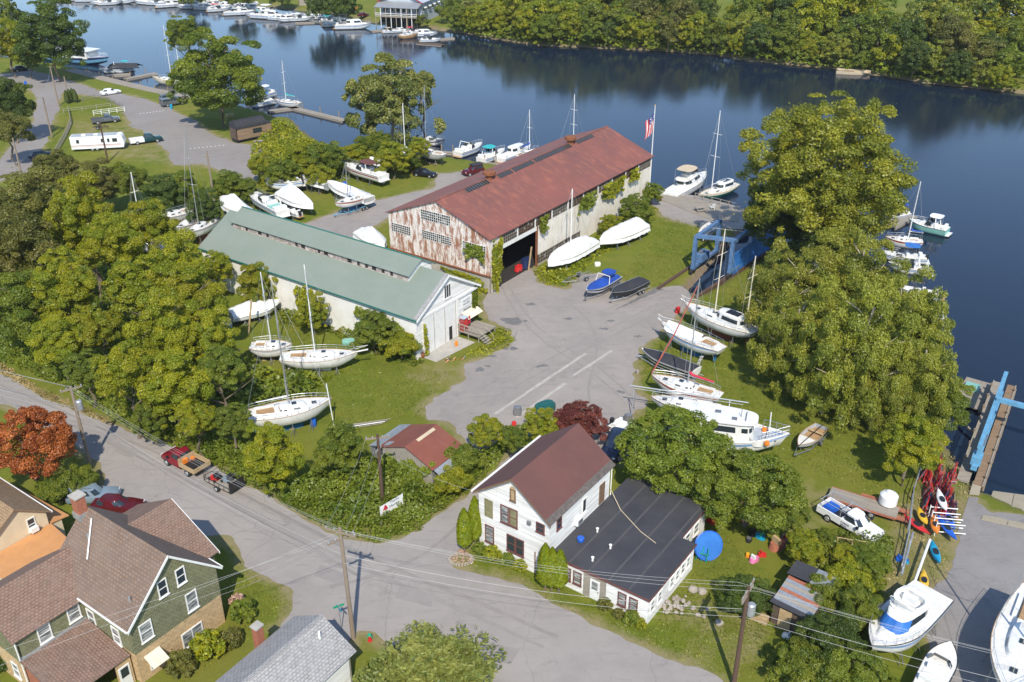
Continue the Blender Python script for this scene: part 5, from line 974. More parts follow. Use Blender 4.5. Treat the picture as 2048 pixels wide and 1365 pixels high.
# ---------------- E: green shingled house at the lower left
LE = (-24.87, 53.31, 0); e = thing('shingled_house', 'house with brown shingle roof, olive green shingled upper walls and tan lower walls', 'house', LE, YE)
gable_roof(e, 10.2, 8.43, 5.62, 9.71, 'shingle_mottled', .1)
def band(face, off, a0, a1, zs=2.9, top=5.75):
    wbox(MB(), face, off, a0, a1, -.12, 0, 0, zs).obj('lower_wall', 'siding_tan', e); wbox(MB(), face, off, a0, a1, -.12, .03, zs, top).obj('upper_wall', 'siding_olive', e)
wbox(MB(), 'F', .35, -3.86, 3.86, -.12, 0, 0, 2.9).obj('lower_wall', 'siding_tan', e); gable_wall(e, 'F', .32, 8.43, 5.62, 9.71, 'siding_olive', 2.9, cut=.11, name='upper_wall')
band('L', 3.86, .5, 9.8); band('R', -3.86, .5, 9.8); gable_wall(e, 'K', 9.8, 8.43, 5.62, 9.71, 'siding_olive')
for s in (1, -1):
    q = Vector((-.02, s * 4.215, 5.6)); t_ = Vector((-.02, 0, 9.7)); MB().slab([q, t_, t_ - Vector((0, 0, .24)), q - Vector((0, 0, .24))], .06).obj('barge_board', 'trim_white', e)
MB().b2(0, 10.2, -4.32, -4.2, 5.5, 5.62).b2(0, 6.0, 4.2, 4.32, 5.5, 5.62).obj('gutter', 'trim_white', e)
for y, z, h_ in ((-.85, 7.0, 1.5), (.74, 7.0, 1.5)): win(e, 'F', .29, y, z, .82, h_, 'trim_white', 'glass')
win(e, 'F', .29, -1.33, 4.2, 1.0, 1.75, 'trim_white', 'glass_curtain'); win(e, 'F', .29, 2.7, 4.35, 1.05, 1.65, 'trim_white', 'glass_curtain'); win(e, 'F', .35, -.85, 1.0, 1.9, 1.5, 'trim_white', 'glass_curtain', 2, 1)
for x in (5.4, 2.3): win(e, 'L', 3.89, x, 3.7, .95, 1.55, 'trim_white', 'glass_curtain')
roof_slope(e, [(.35, 3.3, 2.2), (.35, 1.95, 2.2), (-.75, 1.95, 1.65), (-.75, 3.3, 1.65)], 'cream_paint', .04, 'awning'); win(e, 'F', .35, 2.6, 1.1, .8, 1.1, 'trim_white', 'glass', sill=False)
# cross wing to the street
roof_slope(e, [(6.8, -.9, 8.5), (6.8, -5.25, 8.5), (1.6, -5.25, 5.62), (1.6, -4.0, 5.62)], 'shingle_brown', .1, 'wing_roof'); roof_slope(e, [(6.8, -.9, 8.5), (6.8, -5.25, 8.5), (12, -5.25, 5.62), (12, -1.5, 5.62)], 'shingle_brown', .1, 'wing_roof')
MB().slab([(2.0, -5.0, 2.9), (11.6, -5.0, 2.9), (11.6, -5.0, 5.7), (6.8, -5.0, 8.35), (2.0, -5.0, 5.7)], .12, n=Vector((0, -1, 0))).obj('upper_wall', 'siding_olive', e); MB().b2(2.0, 11.6, -5.0, -3.9, 0, 2.9).obj('lower_wall', 'siding_tan', e); MB().b2(2.0, 2.12, -4.95, -3.8, 2.9, 5.6).obj('upper_wall', 'siding_olive', e)
MB().slab([(6.8, -5.3, 8.5), (1.55, -5.3, 5.6), (1.55, -5.3, 5.4), (6.8, -5.3, 8.3)], .05).obj('barge_board', 'trim_white', e); MB().tube([(6.75, -1.0, 8.5), (2.0, -4.15, 5.72)], .06, 5).obj('valley_flashing', 'trim_white', e)
# left wing and porch
roof_slope(e, [(9.3, .9, 7.55), (5.75, 3.9, 5.4), (5.75, 9.5, 5.4), (9.3, 9.5, 7.55)], 'shingle_brown', .1, 'wing_roof'); roof_slope(e, [(9.3, .9, 7.55), (9.3, 9.5, 7.55), (12.8, 9.5, 5.4), (12.8, 3.9, 5.4)], 'shingle_brown', .1, 'wing_roof')
MB().b2(6.1, 6.22, 3.9, 9.1, 3.0, 5.45).obj('upper_wall', 'siding_olive', e); MB().b2(6.1, 6.22, 3.9, 9.1, 0, 3.0).obj('lower_wall', 'siding_tan', e); MB().slab([(6.1, 9.1, 2.9), (12.5, 9.1, 2.9), (12.5, 9.1, 5.4), (9.3, 9.1, 7.4), (6.1, 9.1, 5.4)], .12, n=Vector((0, 1, 0))).obj('upper_wall', 'siding_olive', e); MB().b2(6.1, 12.5, 8.95, 9.07, 0, 2.9).obj('lower_wall', 'siding_tan', e)
win(e, 'F', 6.1, 4.75, 4.5, 1.0, 1.4, 'trim_white', 'glass_curtain'); win(e, 'F', 6.1, 7.1, 4.4, 1.0, 1.5, 'trim_white', 'glass_curtain'); win(e, 'L', 9.1, 7.6, 1.5, .9, 1.4, 'trim_white', 'glass_curtain')
roof_slope(e, [(5.95, 4.0, 3.45), (5.95, 9.3, 3.45), (.8, 9.3, 2.75), (.8, 4.0, 2.75)], 'shingle_brown', .1, 'porch_roof'); MB().b2(5.9, 6.08, 4.0, 9.3, 3.4, 3.56).obj('flashing', 'galv', e)
MB().b2(.95, 1.07, 4.0, 5.2, 0, 2.65).b2(.95, 1.07, 6.6, 9.1, 0, .9).obj('porch_wall', 'siding_tan', e); o = MB().b2(.9, .98, 4.2, 5.1, .1, 2.1).obj('porch_door', 'trim_white', e); MB().b2(.88, .9, 4.35, 4.95, 1.1, 1.95).obj('pane', 'glass', o); MB().b2(.95, 5.9, 9.0, 9.1, 0, 2.65).obj('porch_wall', 'brick_red', e)
MB().tube([(5.9, 9.25, 3.3), (5.9, 9.25, 0)], .05, 6).tube([(5.9, 9.3, 5.3), (5.95, 9.25, 3.4)], .05, 6).obj('downpipe', 'trim_white', e)
MB().b2(9.6, 10.4, .1, .85, 8.6, 10.9).obj('chimney', 'brick_red', e); MB().b2(9.5, 10.5, .0, .95, 10.9, 11.02).obj('chimney_cap', 'concrete', e); MB().b2(9.5, 10.5, .02, .93, 8.9, 9.45).obj('chimney_flashing', 'galv', e)
for x, y in ((8.0, 1.4), (1.1, 2.9)): z = 9.71 - y * (9.71 - 5.62) / 4.215; MB().lathe((x, y, z - .1), [(.08, 0), (.08, .5), (.1, .52)], 8).obj('vent_pipe', 'galv', e)
MB().tube([(8.6, .5, 9.4), (6.9, 2.4, 7.55)], .07, 5).obj('ridge_flashing', 'trim_white', e)
# ---------------- T: tan house at the left edge
LT = (-41.76, 63.78, 0); tn = thing('tan_house', 'cream house with tan shingle roof at the left edge', 'house', LT, R(144.5))
gable_roof(tn, 10, 5.8, 3.6, 5.62, 'shingle_tan', .09); gable_wall(tn, 'F', .35, 5.8, 3.6, 5.62, 'cream_wall'); MB().b2(.5, 9.8, -2.55, -2.43, 0, 3.7).b2(.5, 9.8, 2.43, 2.55, 0, 3.7).obj('wall', 'cream_wall', tn); gable_wall(tn, 'K', 9.8, 5.8, 3.6, 5.62, 'cream_wall')
win(tn, 'F', .35, -1.15, 3.2, .75, 1.3, 'trim_white', 'glass'); o = wbox(MB(), 'F', .35, -1.5, -.85, .02, .4, 2.5, 2.95).obj('window_air_conditioner', 'trim_white', tn)
MB().b2(0, 10, -3.0, -2.88, 3.48, 3.6).obj('gutter', 'trim_white', tn)
roof_slope(tn, [(.3, -2.7, 2.3), (.3, 3.5, 2.3), (-6.3, 3.5, 1.95), (-6.3, -2.2, 1.95)], 'orange_roof', .08, 'lower_roof'); roof_slope(tn, [(.3, -2.7, 2.3), (8, -2.7, 2.5), (8, -3.9, 2.2), (.3, -4.4, 2.1)], 'orange_roof', .08, 'side_roof')
MB().b2(-6.0, .2, -2.1, 3.3, 0, 1.9).obj('lower_wall', 'cream_wall', tn); MB().b2(.4, 7.8, -3.7, -2.6, 0, 2.05).obj('lower_wall', 'cream_wall', tn)
# ---------------- H: grey shingle roof at the bottom edge
LH = (-13.83, 51.91, 0); YH = R(236.3); h = thing('grey_roof_house', 'house at the bottom edge with pale grey shingle roof and brick chimney', 'house', LH, YH)
gable_roof(h, 16, 6.3, 3.5, 5.3, 'shingle_grey', .1); gable_wall(h, 'F', .4, 6.3, 3.5, 5.3, 'wood_grey'); MB().b2(.5, 15.5, -2.8, -2.68, 0, 3.6).b2(.5, 15.5, 2.68, 2.8, 0, 3.6).obj('wall', 'clap_white', h)  # end gable wall coloured grey to stand in for shadow beside the roof edge
MB().b2(2.9, 3.5, -3.75, -3.2, 0, 4.9).obj('chimney', 'brick_red', h); MB().b2(2.82, 3.58, -3.83, -3.12, 4.9, 5.02).obj('chimney_cap', 'concrete', h); MB().lathe((1.4, 1.0, 4.6), [(.09, 0), (.09, .75), (.1, .77)], 8).obj('vent_pipe', 'trim_white', h)
MB().b2(0, 16, -.12, .12, 5.27, 5.34).obj('ridge_cap', 'shingle_grey', h)
# ---------------- tiny house on wheels
tp = G(478, 288); th = thing('tiny_house', 'tiny wooden house on a trailer with black barrel roof beside the parking lot', 'tiny house', tp, math.atan2(G(552, 272).y - tp.y, G(552, 272).x - tp.x))
MB().b2(0, 7.8, 0, 2.6, .7, 3.0).obj('wall', 'planks_brown', th); mb = MB(); n = 10
mb.rings([[(x, 1.35 + 1.5 * math.cos(math.pi * i / n), 3.0 + 1.5 * math.sin(math.pi * i / n)) for i in range(n + 1)] for x in (-.3, 6.6)]); mb.obj('roof', 'black_canvas', th); MB().b2(-.32, -.3, 0, 2.6, .8, 3.0).obj('end_wall', 'boards_dark', th)
MB().b2(6.6, 7.9, -.1, 2.7, 3.0, 3.1).obj('low_roof', 'black_canvas', th); win(th, 'R', 0, 4.5, 2.0, 2.0, .9, 'black_plastic', 'glass', 1, 1, .07, False); MB().b2(-.3, 7.8, .1, 2.5, .45, .7).obj('trailer_frame', 'black_plastic', th)
for x in (4.6, 5.5): MB().wheel((x, .1, .38), .38, .25).obj('wheel', 'rubber', th)
# ---------------- backyard shed with corrugated roofs
sp_ = G(1540, 1245); s = thing('backyard_shed', 'backyard shed with grey metal and striped corrugated roof panels', 'shed', sp_, R(54))
MB().b2(0, 5.2, -3.0, .0, 0, 2.0).obj('wall', 'boards_dark', s); roof_slope(s, [(3.4, -3.2, 2.55), (5.6, -3.2, 2.35), (5.6, -1.6, 2.35), (3.4, -1.6, 2.55)], 'galv', .04, 'metal_roof_sheet'); roof_slope(s, [(3.4, -1.55, 2.56), (5.6, -1.55, 2.36), (5.6, .3, 2.36), (3.4, .3, 2.56)], 'epdm', .04, 'tar_roof_sheet')
for k in range(8): x = .2 + k * .4; roof_slope(s, [(x, -3.1, 2.2), (x + .37, -3.1, 2.22), (x + .37, .1, 2.42), (x, .1, 2.4)], ('galv', 'wood_grey', 'deck_grey', 'brick_red')[k % 4] if k % 2 else 'galv', .03, 'roof_panel')
roof_slope(s, [(-.3, -3.2, 2.15), (.2, -3.2, 2.17), (.2, .2, 2.37), (-.3, .2, 2.35)], 'epdm', .04, 'tar_roof_sheet'); MB().b2(-.1, .0, -1.6, -.6, 0, 1.9).obj('door', 'wood_tan', s); MB().b2(-.6, 0, .1, 1.5, 0, .6).obj('wood_bin', 'wood_tan', s)
# ---------------- riverside restaurant on the far bank
rl = G(836, 54); rl.z = 0; rs = thing('restaurant', 'grey riverside restaurant with covered deck on stilts and white awnings', 'restaurant', (-31.5, 331, 0), R(74))
mb = MB(); MB().b2(3.5, 26, 0, 14.5, 0, 6).obj('wall', 'deck_grey', rs)
roof_slope(rs, [(2.5, 7.25, 10.5), (2.5, -1, 6.6), (27, -1, 6.6), (27, 7.25, 10.5)], 'deck_grey', .2); roof_slope(rs, [(2.5, 7.25, 10.5), (27, 7.25, 10.5), (27, 15.5, 6.6), (2.5, 15.5, 6.6)], 'shingle_tan', .2)
MB().slab([(3.45, 0, 6), (3.45, 14.5, 6), (3.45, 14.5, 6.6), (3.45, 7.25, 10.2), (3.45, 0, 6.6)], .1, n=Vector((-1, 0, 0))).obj('gable_wall', 'deck_grey', rs); MB().slab([(2.45, -1, 6.7), (2.45, 7.25, 10.6), (2.45, 7.25, 10.2), (2.45, -1, 6.3)], .1).slab([(2.45, 15.5, 6.7), (2.45, 7.25, 10.6), (2.45, 7.25, 10.2), (2.45, 15.5, 6.3)], .1).obj('barge_board', 'stripe_red', rs)
win(rs, 'F', 3.4, 7.25, 8.2, 3.4, 1.0, 'trim_white', 'glass', 3, 1); roof_slope(rs, [(3.4, -.6, 6.7), (3.4, 15, 6.7), (-1.6, 15, 5.4), (-1.6, -.6, 5.4)], 'galv', .12, 'deck_roof'); MB().b2(-1.5, 3.4, -.4, 14.8, 2.3, 2.6).obj('deck_floor', 'wood_grey', rs)
for k in range(9): MB().b2(-1.4, -1.2, -.3 + k * 1.85, -.1 + k * 1.85, -1.5, 5.4).obj('post', 'trim_white' if k % 2 else 'wood_grey', rs)
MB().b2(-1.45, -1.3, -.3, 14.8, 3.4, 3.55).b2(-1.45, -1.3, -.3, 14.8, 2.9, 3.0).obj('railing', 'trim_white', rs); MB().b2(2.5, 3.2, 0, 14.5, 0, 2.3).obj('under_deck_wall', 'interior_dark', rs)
for k in range(5): win(rs, 'R', 0, 6 + k * 4.4, 4.2, 2.0, 1.4, 'trim_white', 'glass', 2, 1); roof_slope(rs, [(4.8 + k * 4.4, 0, 5.3), (7.2 + k * 4.4, 0, 5.3), (7.2 + k * 4.4, -.9, 4.7), (4.8 + k * 4.4, -.9, 4.7)], 'trim_white', .06, 'awning')
for k in range(6): win(rs, 'F', 3.4, 1.5 + k * 2.3, 4.1, 1.5, 1.7, 'trim_white', 'glass', 1, 1, sill=False)
st = thing('marina_shed', 'small shed with grey roof behind the far row of moored boats', 'shed', G(598, 12), R(5)); MB().b2(0, 9, 0, 4, 0, 2.6).obj('wall', 'wood_grey', st); roof_slope(st, [(-.4, -.5, 2.7), (9.4, -.5, 2.7), (9.4, 2, 4.2), (-.4, 2, 4.2)], 'deck_grey', .12); roof_slope(st, [(-.4, 4.5, 2.7), (-.4, 2, 4.2), (9.4, 2, 4.2), (9.4, 4.5, 2.7)], 'deck_grey', .12); win(st, 'R', 0, 4.5, 1.5, 2, 1, 'trim_white', 'glass', 2, 1)
# ================================================================ BOATS (local x = towards the bow, z = 0 at the ground or waterline)
class Hull:
    def __init__(s, L, B, zk, zs, sheer=.35, transom=.8, sail=False, wide=.42, pw=2.3, rake=.10):
        s.L, s.B, s.zk, s.zs, s.sheer, s.tr, s.sail, s.wide, s.pw, s.rake = L, B, zk, zs, sheer, transom, sail, wide, pw, rake
    def hb(s, t):
        if t < s.wide: q = s.tr + (1 - s.tr) * math.sin(math.pi / 2 * t / s.wide)
        else: q = 1 - ((t - s.wide) / (1 - s.wide)) ** s.pw
        return max(.012, s.B / 2 * q)
    def sz(s, t): return s.zs + s.sheer * (max(0, t - .35) / .65) ** 2 + (.25 * s.sheer * (1 - t / .35) ** 2 if t < .35 and s.sail else 0)
    def kz(s, t):
        d = s.zs - s.zk
        if s.sail: return s.zk + d * (.75 * max(0, (t - .62) / .38) ** 2.2 + .55 * max(0, (.3 - t) / .3) ** 1.6)
        return s.zk + d * .7 * max(0, (t - .6) / .4) ** 2.4
    def x(s, t): return -s.L / 2 + s.L * t
    def mesh(s, wl=.35, n=22, m=8, stripe=None):
        mb = MB(); rows = []
        for i in range(n + 1):
            t = i / n; hb, zs, zk = s.hb(t), s.sz(t), s.kz(t); r = []
            for j in range(m + 1):
                q = j / m
                if s.sail: y = hb * math.sin(q * math.pi / 2) ** .75; z = zk + (zs - zk) * (1 - math.cos(q * math.pi / 2)) ** .9
                else:
                    if q < .4: y = hb * .82 * (q / .4) ** .9; z = zk + (zs - zk) * .28 * (q / .4)
                    else: f = (q - .4) / .6; y = hb * (.82 + .18 * f ** .6); z = zk + (zs - zk) * (.28 + .72 * f)
                f = (z - s.zk) / (s.zs + s.sheer - s.zk); x = s.x(t) - s.rake * s.L * (1 - f) * max(0, (t - .55) / .45) ** 2
                if s.sail and t < .3: x += .06 * s.L * (1 - f) * ((.3 - t) / .3) ** 1.5
                r.append((x, y, z))
            rows.append(r)
        k = m + 1; vs = [p for r in rows for p in r] + [(p[0], -p[1], p[2]) for r in rows for p in r]; o = len(rows) * k
        for i in range(n):
            for j in range(m):
                a = i * k + j; zf = sum(vs[q][2] for q in (a, a + 1, a + k, a + k + 1)) / 4; fr = (zf - s.zk) / (s.zs - s.zk)
                mi = 1 if fr < wl else (2 if stripe and stripe[0] < (j + .5) / m < stripe[1] else 0)
                mb.f.append((a, a + k, a + k + 1, a + 1)); mb.m.append(mi); mb.f.append((o + a, o + a + 1, o + a + k + 1, o + a + k)); mb.m.append(mi)
        for j in range(m):
            mb.f.append((j, j + 1, o + j + 1, o + j)); mb.m.append(1 if j < 2 and wl > .1 else 0)
        mb.v = vs; return mb
    def deck(s, t0=0., t1=1., dz=-.04, inset=.03, n=18):
        mb = MB(); vs = []; fs = []
        for i in range(n + 1):
            t = t0 + (t1 - t0) * i / n; hb = max(.01, s.hb(t) - inset); z = s.sz(t) + dz; vs += [(s.x(t), hb, z), (s.x(t), 0, z + .03 * hb), (s.x(t), -hb, z)]
        for i in range(n): a = i * 3; fs += [(a, a + 1, a + 4, a + 3), (a + 1, a + 2, a + 5, a + 4)]
        return mb.add(vs, fs)
    def rail(s, t0, t1, h, n=7, inset=.08, r=.022):
        mb = MB()
        for sd in (1, -1):
            top = []
            for i in range(n + 1):
                t = t0 + (t1 - t0) * i / n; p = (s.x(t), sd * max(.02, s.hb(t) - inset), s.sz(t)); top.append((p[0], p[1], p[2] + h)); mb.tube([p, top[-1]], r * .8, 4)
            mb.tube(top, r, 4); mb.tube([(a, b, c - h * .5) for a, b, c in top], r * .6, 4)
        return mb
    def rub(s, r=.04, n=18):
        mb = MB()
        for sd in (1, -1): mb.tube([(s.x(i / n), sd * s.hb(i / n), s.sz(i / n)) for i in range(n + 1)], r, 5)
        return mb
def house(x0, x1, w0, z0, z1, w1=None, dx=(.25, .35), n=22, p=3.4, nose=.85, crown=.06):
    """rounded tapered cabin body"""
    w1 = w1 or w0 * .86; rg = [[(x, y, z0) for x, y in outline(x0, x1, w0, n, p, nose)]]
    rg.append([(x, y, z1) for x, y in outline(x0 + dx[0], x1 - dx[1], w1, n, p, nose)]); rg.append([(x, y, z1 + crown) for x, y in outline(x0 + dx[0] + .12, x1 - dx[1] - .15, w1 * .82, n, p, nose)])
    return MB().rings(rg)
def glassband(x0, x1, w0, z0, z1, a, b, w1=None, dx=(.25, .35), n=22, p=3.4, nose=.85, gap=3, front=True, off=.02, sel=None):
    """window band on a house() body between height fractions a..b"""
    w1 = w1 or w0 * .86; f = lambda q: [(x, y, z0 + (z1 - z0) * q) for x, y in outline(x0 + dx[0] * q - off, x1 - dx[1] * q + off, w0 + (w1 - w0) * q + off, n, p, nose)]
    A, B_ = f(a), f(b)
    return MB().rings([A, B_], False, False, 0, lambda j, i: sel(i) if sel else ((i % gap != gap - 1) and (front or 3 < i < n - 5)))
def stays(mb, pts_pairs, r=.018):
    for a_, b_ in pts_pairs: mb.tube([a_, b_], r, 3)
    return mb
def place(bow, stern, z=0.):
    a_, b_ = G(*bow, z), G(*stern, z); d = a_ - b_; L = math.hypot(d.x, d.y); m_ = (a_ + b_) / 2; return Vector((m_.x, m_.y, 0)), math.atan2(d.y, d.x), L
def stands(root, h, k, zt=None, mat='steel'):
    for t in (.22, .5, .72):
        for sd in (1, -1):
            x = h.x(t); y = sd * h.hb(t) * .75; zt_ = h.kz(t) + (h.zs - h.kz(t)) * .32
            MB().tube([(x, y, zt_), (x, y * 1.35, 0)], .035, 5).tube([(x, y, zt_ * .8), (x - .35, y * 1.2, 0)], .025, 4).tube([(x, y, zt_ * .8), (x + .35, y * 1.2, 0)], .025, 4).obj('jack_stand', mat, root)
    MB().box((0, 0, .12), (.5, .4, .24)).box((-h.L * .2, 0, .12), (.5, .4, .24)).obj('blocking', 'wood_tan', root)
def sailboat(label, bow, stern, z, B=3.0, hullm=('gelcoat', 'antifoul_blue', 'stripe_blue'), deckm='deck_white', afloat=False, mast=None, mastm='aluminium', tm=.58, boom=True, sailc='royal_blue', mizzen=None, cabin='low', pilot=False, bowsprit=False, keel=1.4, fb=1.05, furl=None, rail=True, L=None, group=None, name='sailboat', cover=None, standm='steel'):
    loc, rz, LL = place(bow, stern, z); L = L or LL
    if afloat: loc.z = WATER; zk, zs = -.35, fb
    else: zk = keel; zs = zk + fb + .45
    h = Hull(L, B, zk, zs, .3 * L / 9, .62, True, .46, 2.1, .10); o = thing(name, label, 'sailboat', loc, rz, group)
    h.mesh(.36 if not afloat else .22, stripe=(.86, 1.)).obj('hull', list(hullm), o, True); h.deck().obj('deck', deckm, o); h.rub(.035).obj('toe_rail', 'teak', o)
    zd = zs
    if cabin == 'low' or pilot:
        house(-L * .12, L * .22, B * .27, zd - .05, zd + .42, None, (.1, .35)).obj('cabin', 'gelcoat', o, True)
        glassband(-L * .12, L * .22, B * .27, zd - .05, zd + .42, .35, .75, None, (.1, .35), gap=2, front=False).obj('window', 'glass', o)
        MB().box((L * .06, 0, zd + .52), (.5, .5, .06)).obj('hatch', 'glass', o); MB().box((L * .29, 0, h.sz(.8) + .03), (.5, .5, .06)).obj('hatch', 'glass', o)
    MB().box((-L * .27, 0, zd + .01), (L * .2, B * .42, .06)).obj('cockpit', 'teak' if not pilot else 'deck_white', o)
    MB().b2(-L * .38, -L * .16, B * .22, B * .3, zd - .03, zd + .25).obj('coaming', 'gelcoat', o); MB().b2(-L * .38, -L * .16, -B * .3, -B * .22, zd - .03, zd + .25).obj('coaming', 'gelcoat', o)
    if pilot:
        house(-L * .36, L * .02, B * .34, zd, zd + 1.25, B * .3, (.1, .3)).obj('pilothouse', 'gelcoat', o, True); glassband(-L * .36, L * .02, B * .34, zd, zd + 1.25, .42, .82, B * .3, (.1, .3), gap=4).obj('window', 'glass', o)
        for q in range(3): MB().box((-L * .25 + q * .62, 0, zd + 1.36), (.56, 1.1, .04)).obj('solar_panel', 'solar', o)
    if rail: h.rail(.06, .97, .6).obj('lifeline', 'aluminium', o)
    if bowsprit: MB().tube([(L * .42, 0, h.sz(1) - .1), (L * .5 + bowsprit, 0, h.sz(1) + .25)], .09, 6).tube([(L * .48, .25, h.sz(1) + .5), (L * .5 + bowsprit, 0, h.sz(1) + .8), (L * .48, -.25, h.sz(1) + .5)], .03, 4).obj('bowsprit', 'gelcoat_old', o)
    def rig(tt, H, nm, bm, bl):
        x = h.x(tt); MB().tube([(x, 0, zd), (x - .012 * H, 0, zd + H)], .085, 7, 0, .06).obj(nm, mastm, o); r_ = MB()
        for fz in (.45, .72) if H > 9 else (.58,): r_.tube([(x - .01 * H * fz, -B * .3, zd + H * fz + .03), (x - .01 * H * fz, 0, zd + H * fz), (x - .01 * H * fz, B * .3, zd + H * fz + .03)], .03, 4)
        r_.obj('spreader', mastm, o)
        rg = MB(); top = (x - .012 * H, 0, zd + H * .98)
        rg.tube([(x, h.hb(tt) * .95, zd), (x, B * .3, zd + H * .6), top], .014, 3); rg.tube([(x, -h.hb(tt) * .95, zd), (x, -B * .3, zd + H * .6), top], .014, 3)
        if nm == 'mast': rg.tube([(L / 2 - .05, 0, h.sz(1)), top], .016, 3); rg.tube([(-L / 2 + .1, 0, zd), top], .014, 3)
        rg.obj('rigging', 'wire', o)
        if bm:
            g = MB().tube([(x - .1, 0, zd + 1.45), (x - bl, 0, zd + 1.4)], .06, 6).obj('boom', mastm, o)
            if sailc: MB().tube([(x - .12, 0, zd + 1.9), (x - .4, 0, zd + 1.62), (x - bl * .5, 0, zd + 1.56), (x - bl * .97, 0, zd + 1.5)], .18, 7, 0, .1).obj('sail_cover', sailc, o)
    if mast: rig(tm, mast, 'mast', boom, L * .36)
    if mizzen: rig(.14, mizzen, 'mizzen_mast', False, 1)
    if furl: x = h.x(tm); MB().tube([(L / 2 - .1, 0, h.sz(1) + .2), (L / 4 + x / 2 - .15, 0, zd + mast * .46), (x, 0, zd + mast * .93)], .10, 6, 0, .05).obj('furled_sail', furl, o)
    if cover: rr = []; MB().rings([[(xx, y * B * (.43 if abs(xx) < L * .3 else .3) * k_, zd + .05 + hh) for y, hh, k_ in ((-1, .05, 1), (-.5, .5, 1), (0, .85, 1), (.5, .5, 1), (1, .05, 1))] for xx in np.linspace(-L * .2, L * .36, 8)], False, False).obj('deck_cover', cover, o)
    if not afloat:
        MB().rings([[(x_ + q * .5, y, zz) for x_, y in outline(-L * .2, L * .14, .2, 12, 2.2)] for q, zz in ((0, 0.), (.1, .5), (.3, keel + .25))]).obj('keel', hullm[1], o); stands(o, h, keel, mat=standm)
        MB().b2(-L * .42, -L * .38, -.03, .03, .4, keel + .5).obj('rudder', hullm[1], o)
    return o
def cruiser(label, bow, stern, z, B=2.9, hullm=('gelcoat', 'antifoul_black', 'stripe_blue'), afloat=True, style='express', top=None, fb=1.15, rail=True, L=None, group=None, name='motor_cruiser', stand=.7, cockpit='deck_white', loc=None, rz=None, blue_visor=False, cat='motor boat'):
    if loc is None: loc, rz, LL = place(bow, stern, z); L = L or LL
    zk, zs = (-.3, fb) if afloat else (stand, stand + fb + .35)
    if afloat: loc = Vector((loc[0], loc[1], WATER))
    h = Hull(L, B, zk, zs, .32, .9, False, .5, 2.4, .12); o = thing(name, label, cat, loc, rz, group)
    h.mesh(.24 if afloat else .34, stripe=(.80, .90)).obj('hull', list(hullm), o, True); h.deck().obj('deck', 'deck_white', o); h.rub(.035).obj('rub_rail', 'black_plastic', o); zd = zs
    MB().box((-L * .27, 0, zd - .01), (L * .34, B * .72, .06)).obj('cockpit_floor', cockpit, o)
    if style == 'express':
        house(-L * .06, L * .33, B * .36, zd - .05, zd + .45, B * .3, (.05, .9), nose=.6).obj('cabin_trunk', 'gelcoat', o, True); MB().box((L * .16, 0, zd + .5), (.5, .5, .05)).obj('hatch', 'glass', o)
        MB().rings([[(-L * .1 - q * .1, -B * .4, zd + q), (L * .06 - q * .55, -B * .34, zd + .1 + q), (L * .1 - q * .6, 0, zd + .15 + q), (L * .06 - q * .55, B * .34, zd + .1 + q), (-L * .1 - q * .1, B * .4, zd + q)] for q in (.15, .85)], False, False, 0, lambda j, i: i < 4).obj('windscreen', 'glass', o)
        MB().b2(-L * .2, -L * .13, -B * .36, B * .36, zd, zd + .5).b2(-L * .45, -L * .38, -B * .38, B * .38, zd, zd + .45).obj('seat', 'mast_white', o); MB().tube([(-L * .25, -B * .45, zd), (-L * .2, -B * .38, zd + 1.5), (-L * .2, B * .38, zd + 1.5), (-L * .25, B * .45, zd)], .09, 6).obj('arch', 'gelcoat', o)
    if style in ('sedan', 'fly'):
        hz = 1.25; house(-L * .2, L * .3, B * .39, zd - .05, zd + hz, B * .33, (.1, L * .12), nose=.72).obj('cabin', 'gelcoat', o, True); glassband(-L * .2, L * .3, B * .39, zd - .05, zd + hz, .45, .86, B * .33, (.1, L * .12), nose=.72, gap=4, front=not blue_visor).obj('window', 'glass', o)
        if blue_visor: glassband(-L * .2, L * .3, B * .39, zd - .05, zd + hz, .3, .9, B * .33, (.1, L * .12), nose=.72, off=.05, sel=lambda i: i < 4 or i > 17).obj('windscreen_cover', 'tarp_blue', o)
        house(L * .1, L * .42, B * .3, zd - .05, zd + .35, B * .24, (.0, .7), nose=.5).obj('cabin_trunk', 'gelcoat', o, True)
        if style == 'fly':
            house(-L * .24, L * .12, B * .37, zd + hz + .02, zd + hz + .16, B * .37, (0, 0)).obj('flybridge_deck', 'deck_white', o); MB().rings([[(x, y, zz) for x, y in outline(-L * .1, L * .1, B * .32, 16, 3, .8)] for zz in (zd + hz + .12, zd + hz + .75)], False, False, 0, lambda j, i: i < 5 or i > 10 or True).obj('flybridge_coaming', 'gelcoat', o); MB().b2(-L * .06, -L * .01, -.5, .5, zd + hz + .16, zd + hz + .8).obj('seat', 'mast_white', o)
            MB().rings([[(x, y, zz) for x, y in outline(L * .06, L * .11, B * .29, 12, 2.6)] for zz in (zd + hz + .7, zd + hz + (.78 if blue_visor else 1.05))], False, False).obj('windscreen', 'gelcoat' if blue_visor else 'glass', o)
        else: MB().b2(-L * .46, -L * .4, -B * .38, B * .38, zd, zd + .5).obj('seat', 'mast_white', o)
    if style == 'open':
        MB().rings([[(L * .02 - q * .2, -B * .38, zd + q), (L * .12 - q * .45, -B * .26, zd + q), (L * .14 - q * .45, B * .26, zd + q), (L * .02 - q * .2, B * .38, zd + q)] for q in (.05, .5)], False, False, 0, lambda j, i: i < 3).obj('windscreen', 'glass', o); MB().b2(-L * .15, -L * .08, -B * .3, B * .3, zd, zd + .4).b2(-L * .42, -L * .35, -B * .36, B * .36, zd, zd + .4).obj('seat', 'mast_white', o); MB().box((L * .25, 0, zd + .02), (L * .18, B * .4, .05)).obj('bow_cushion', 'mast_white', o)
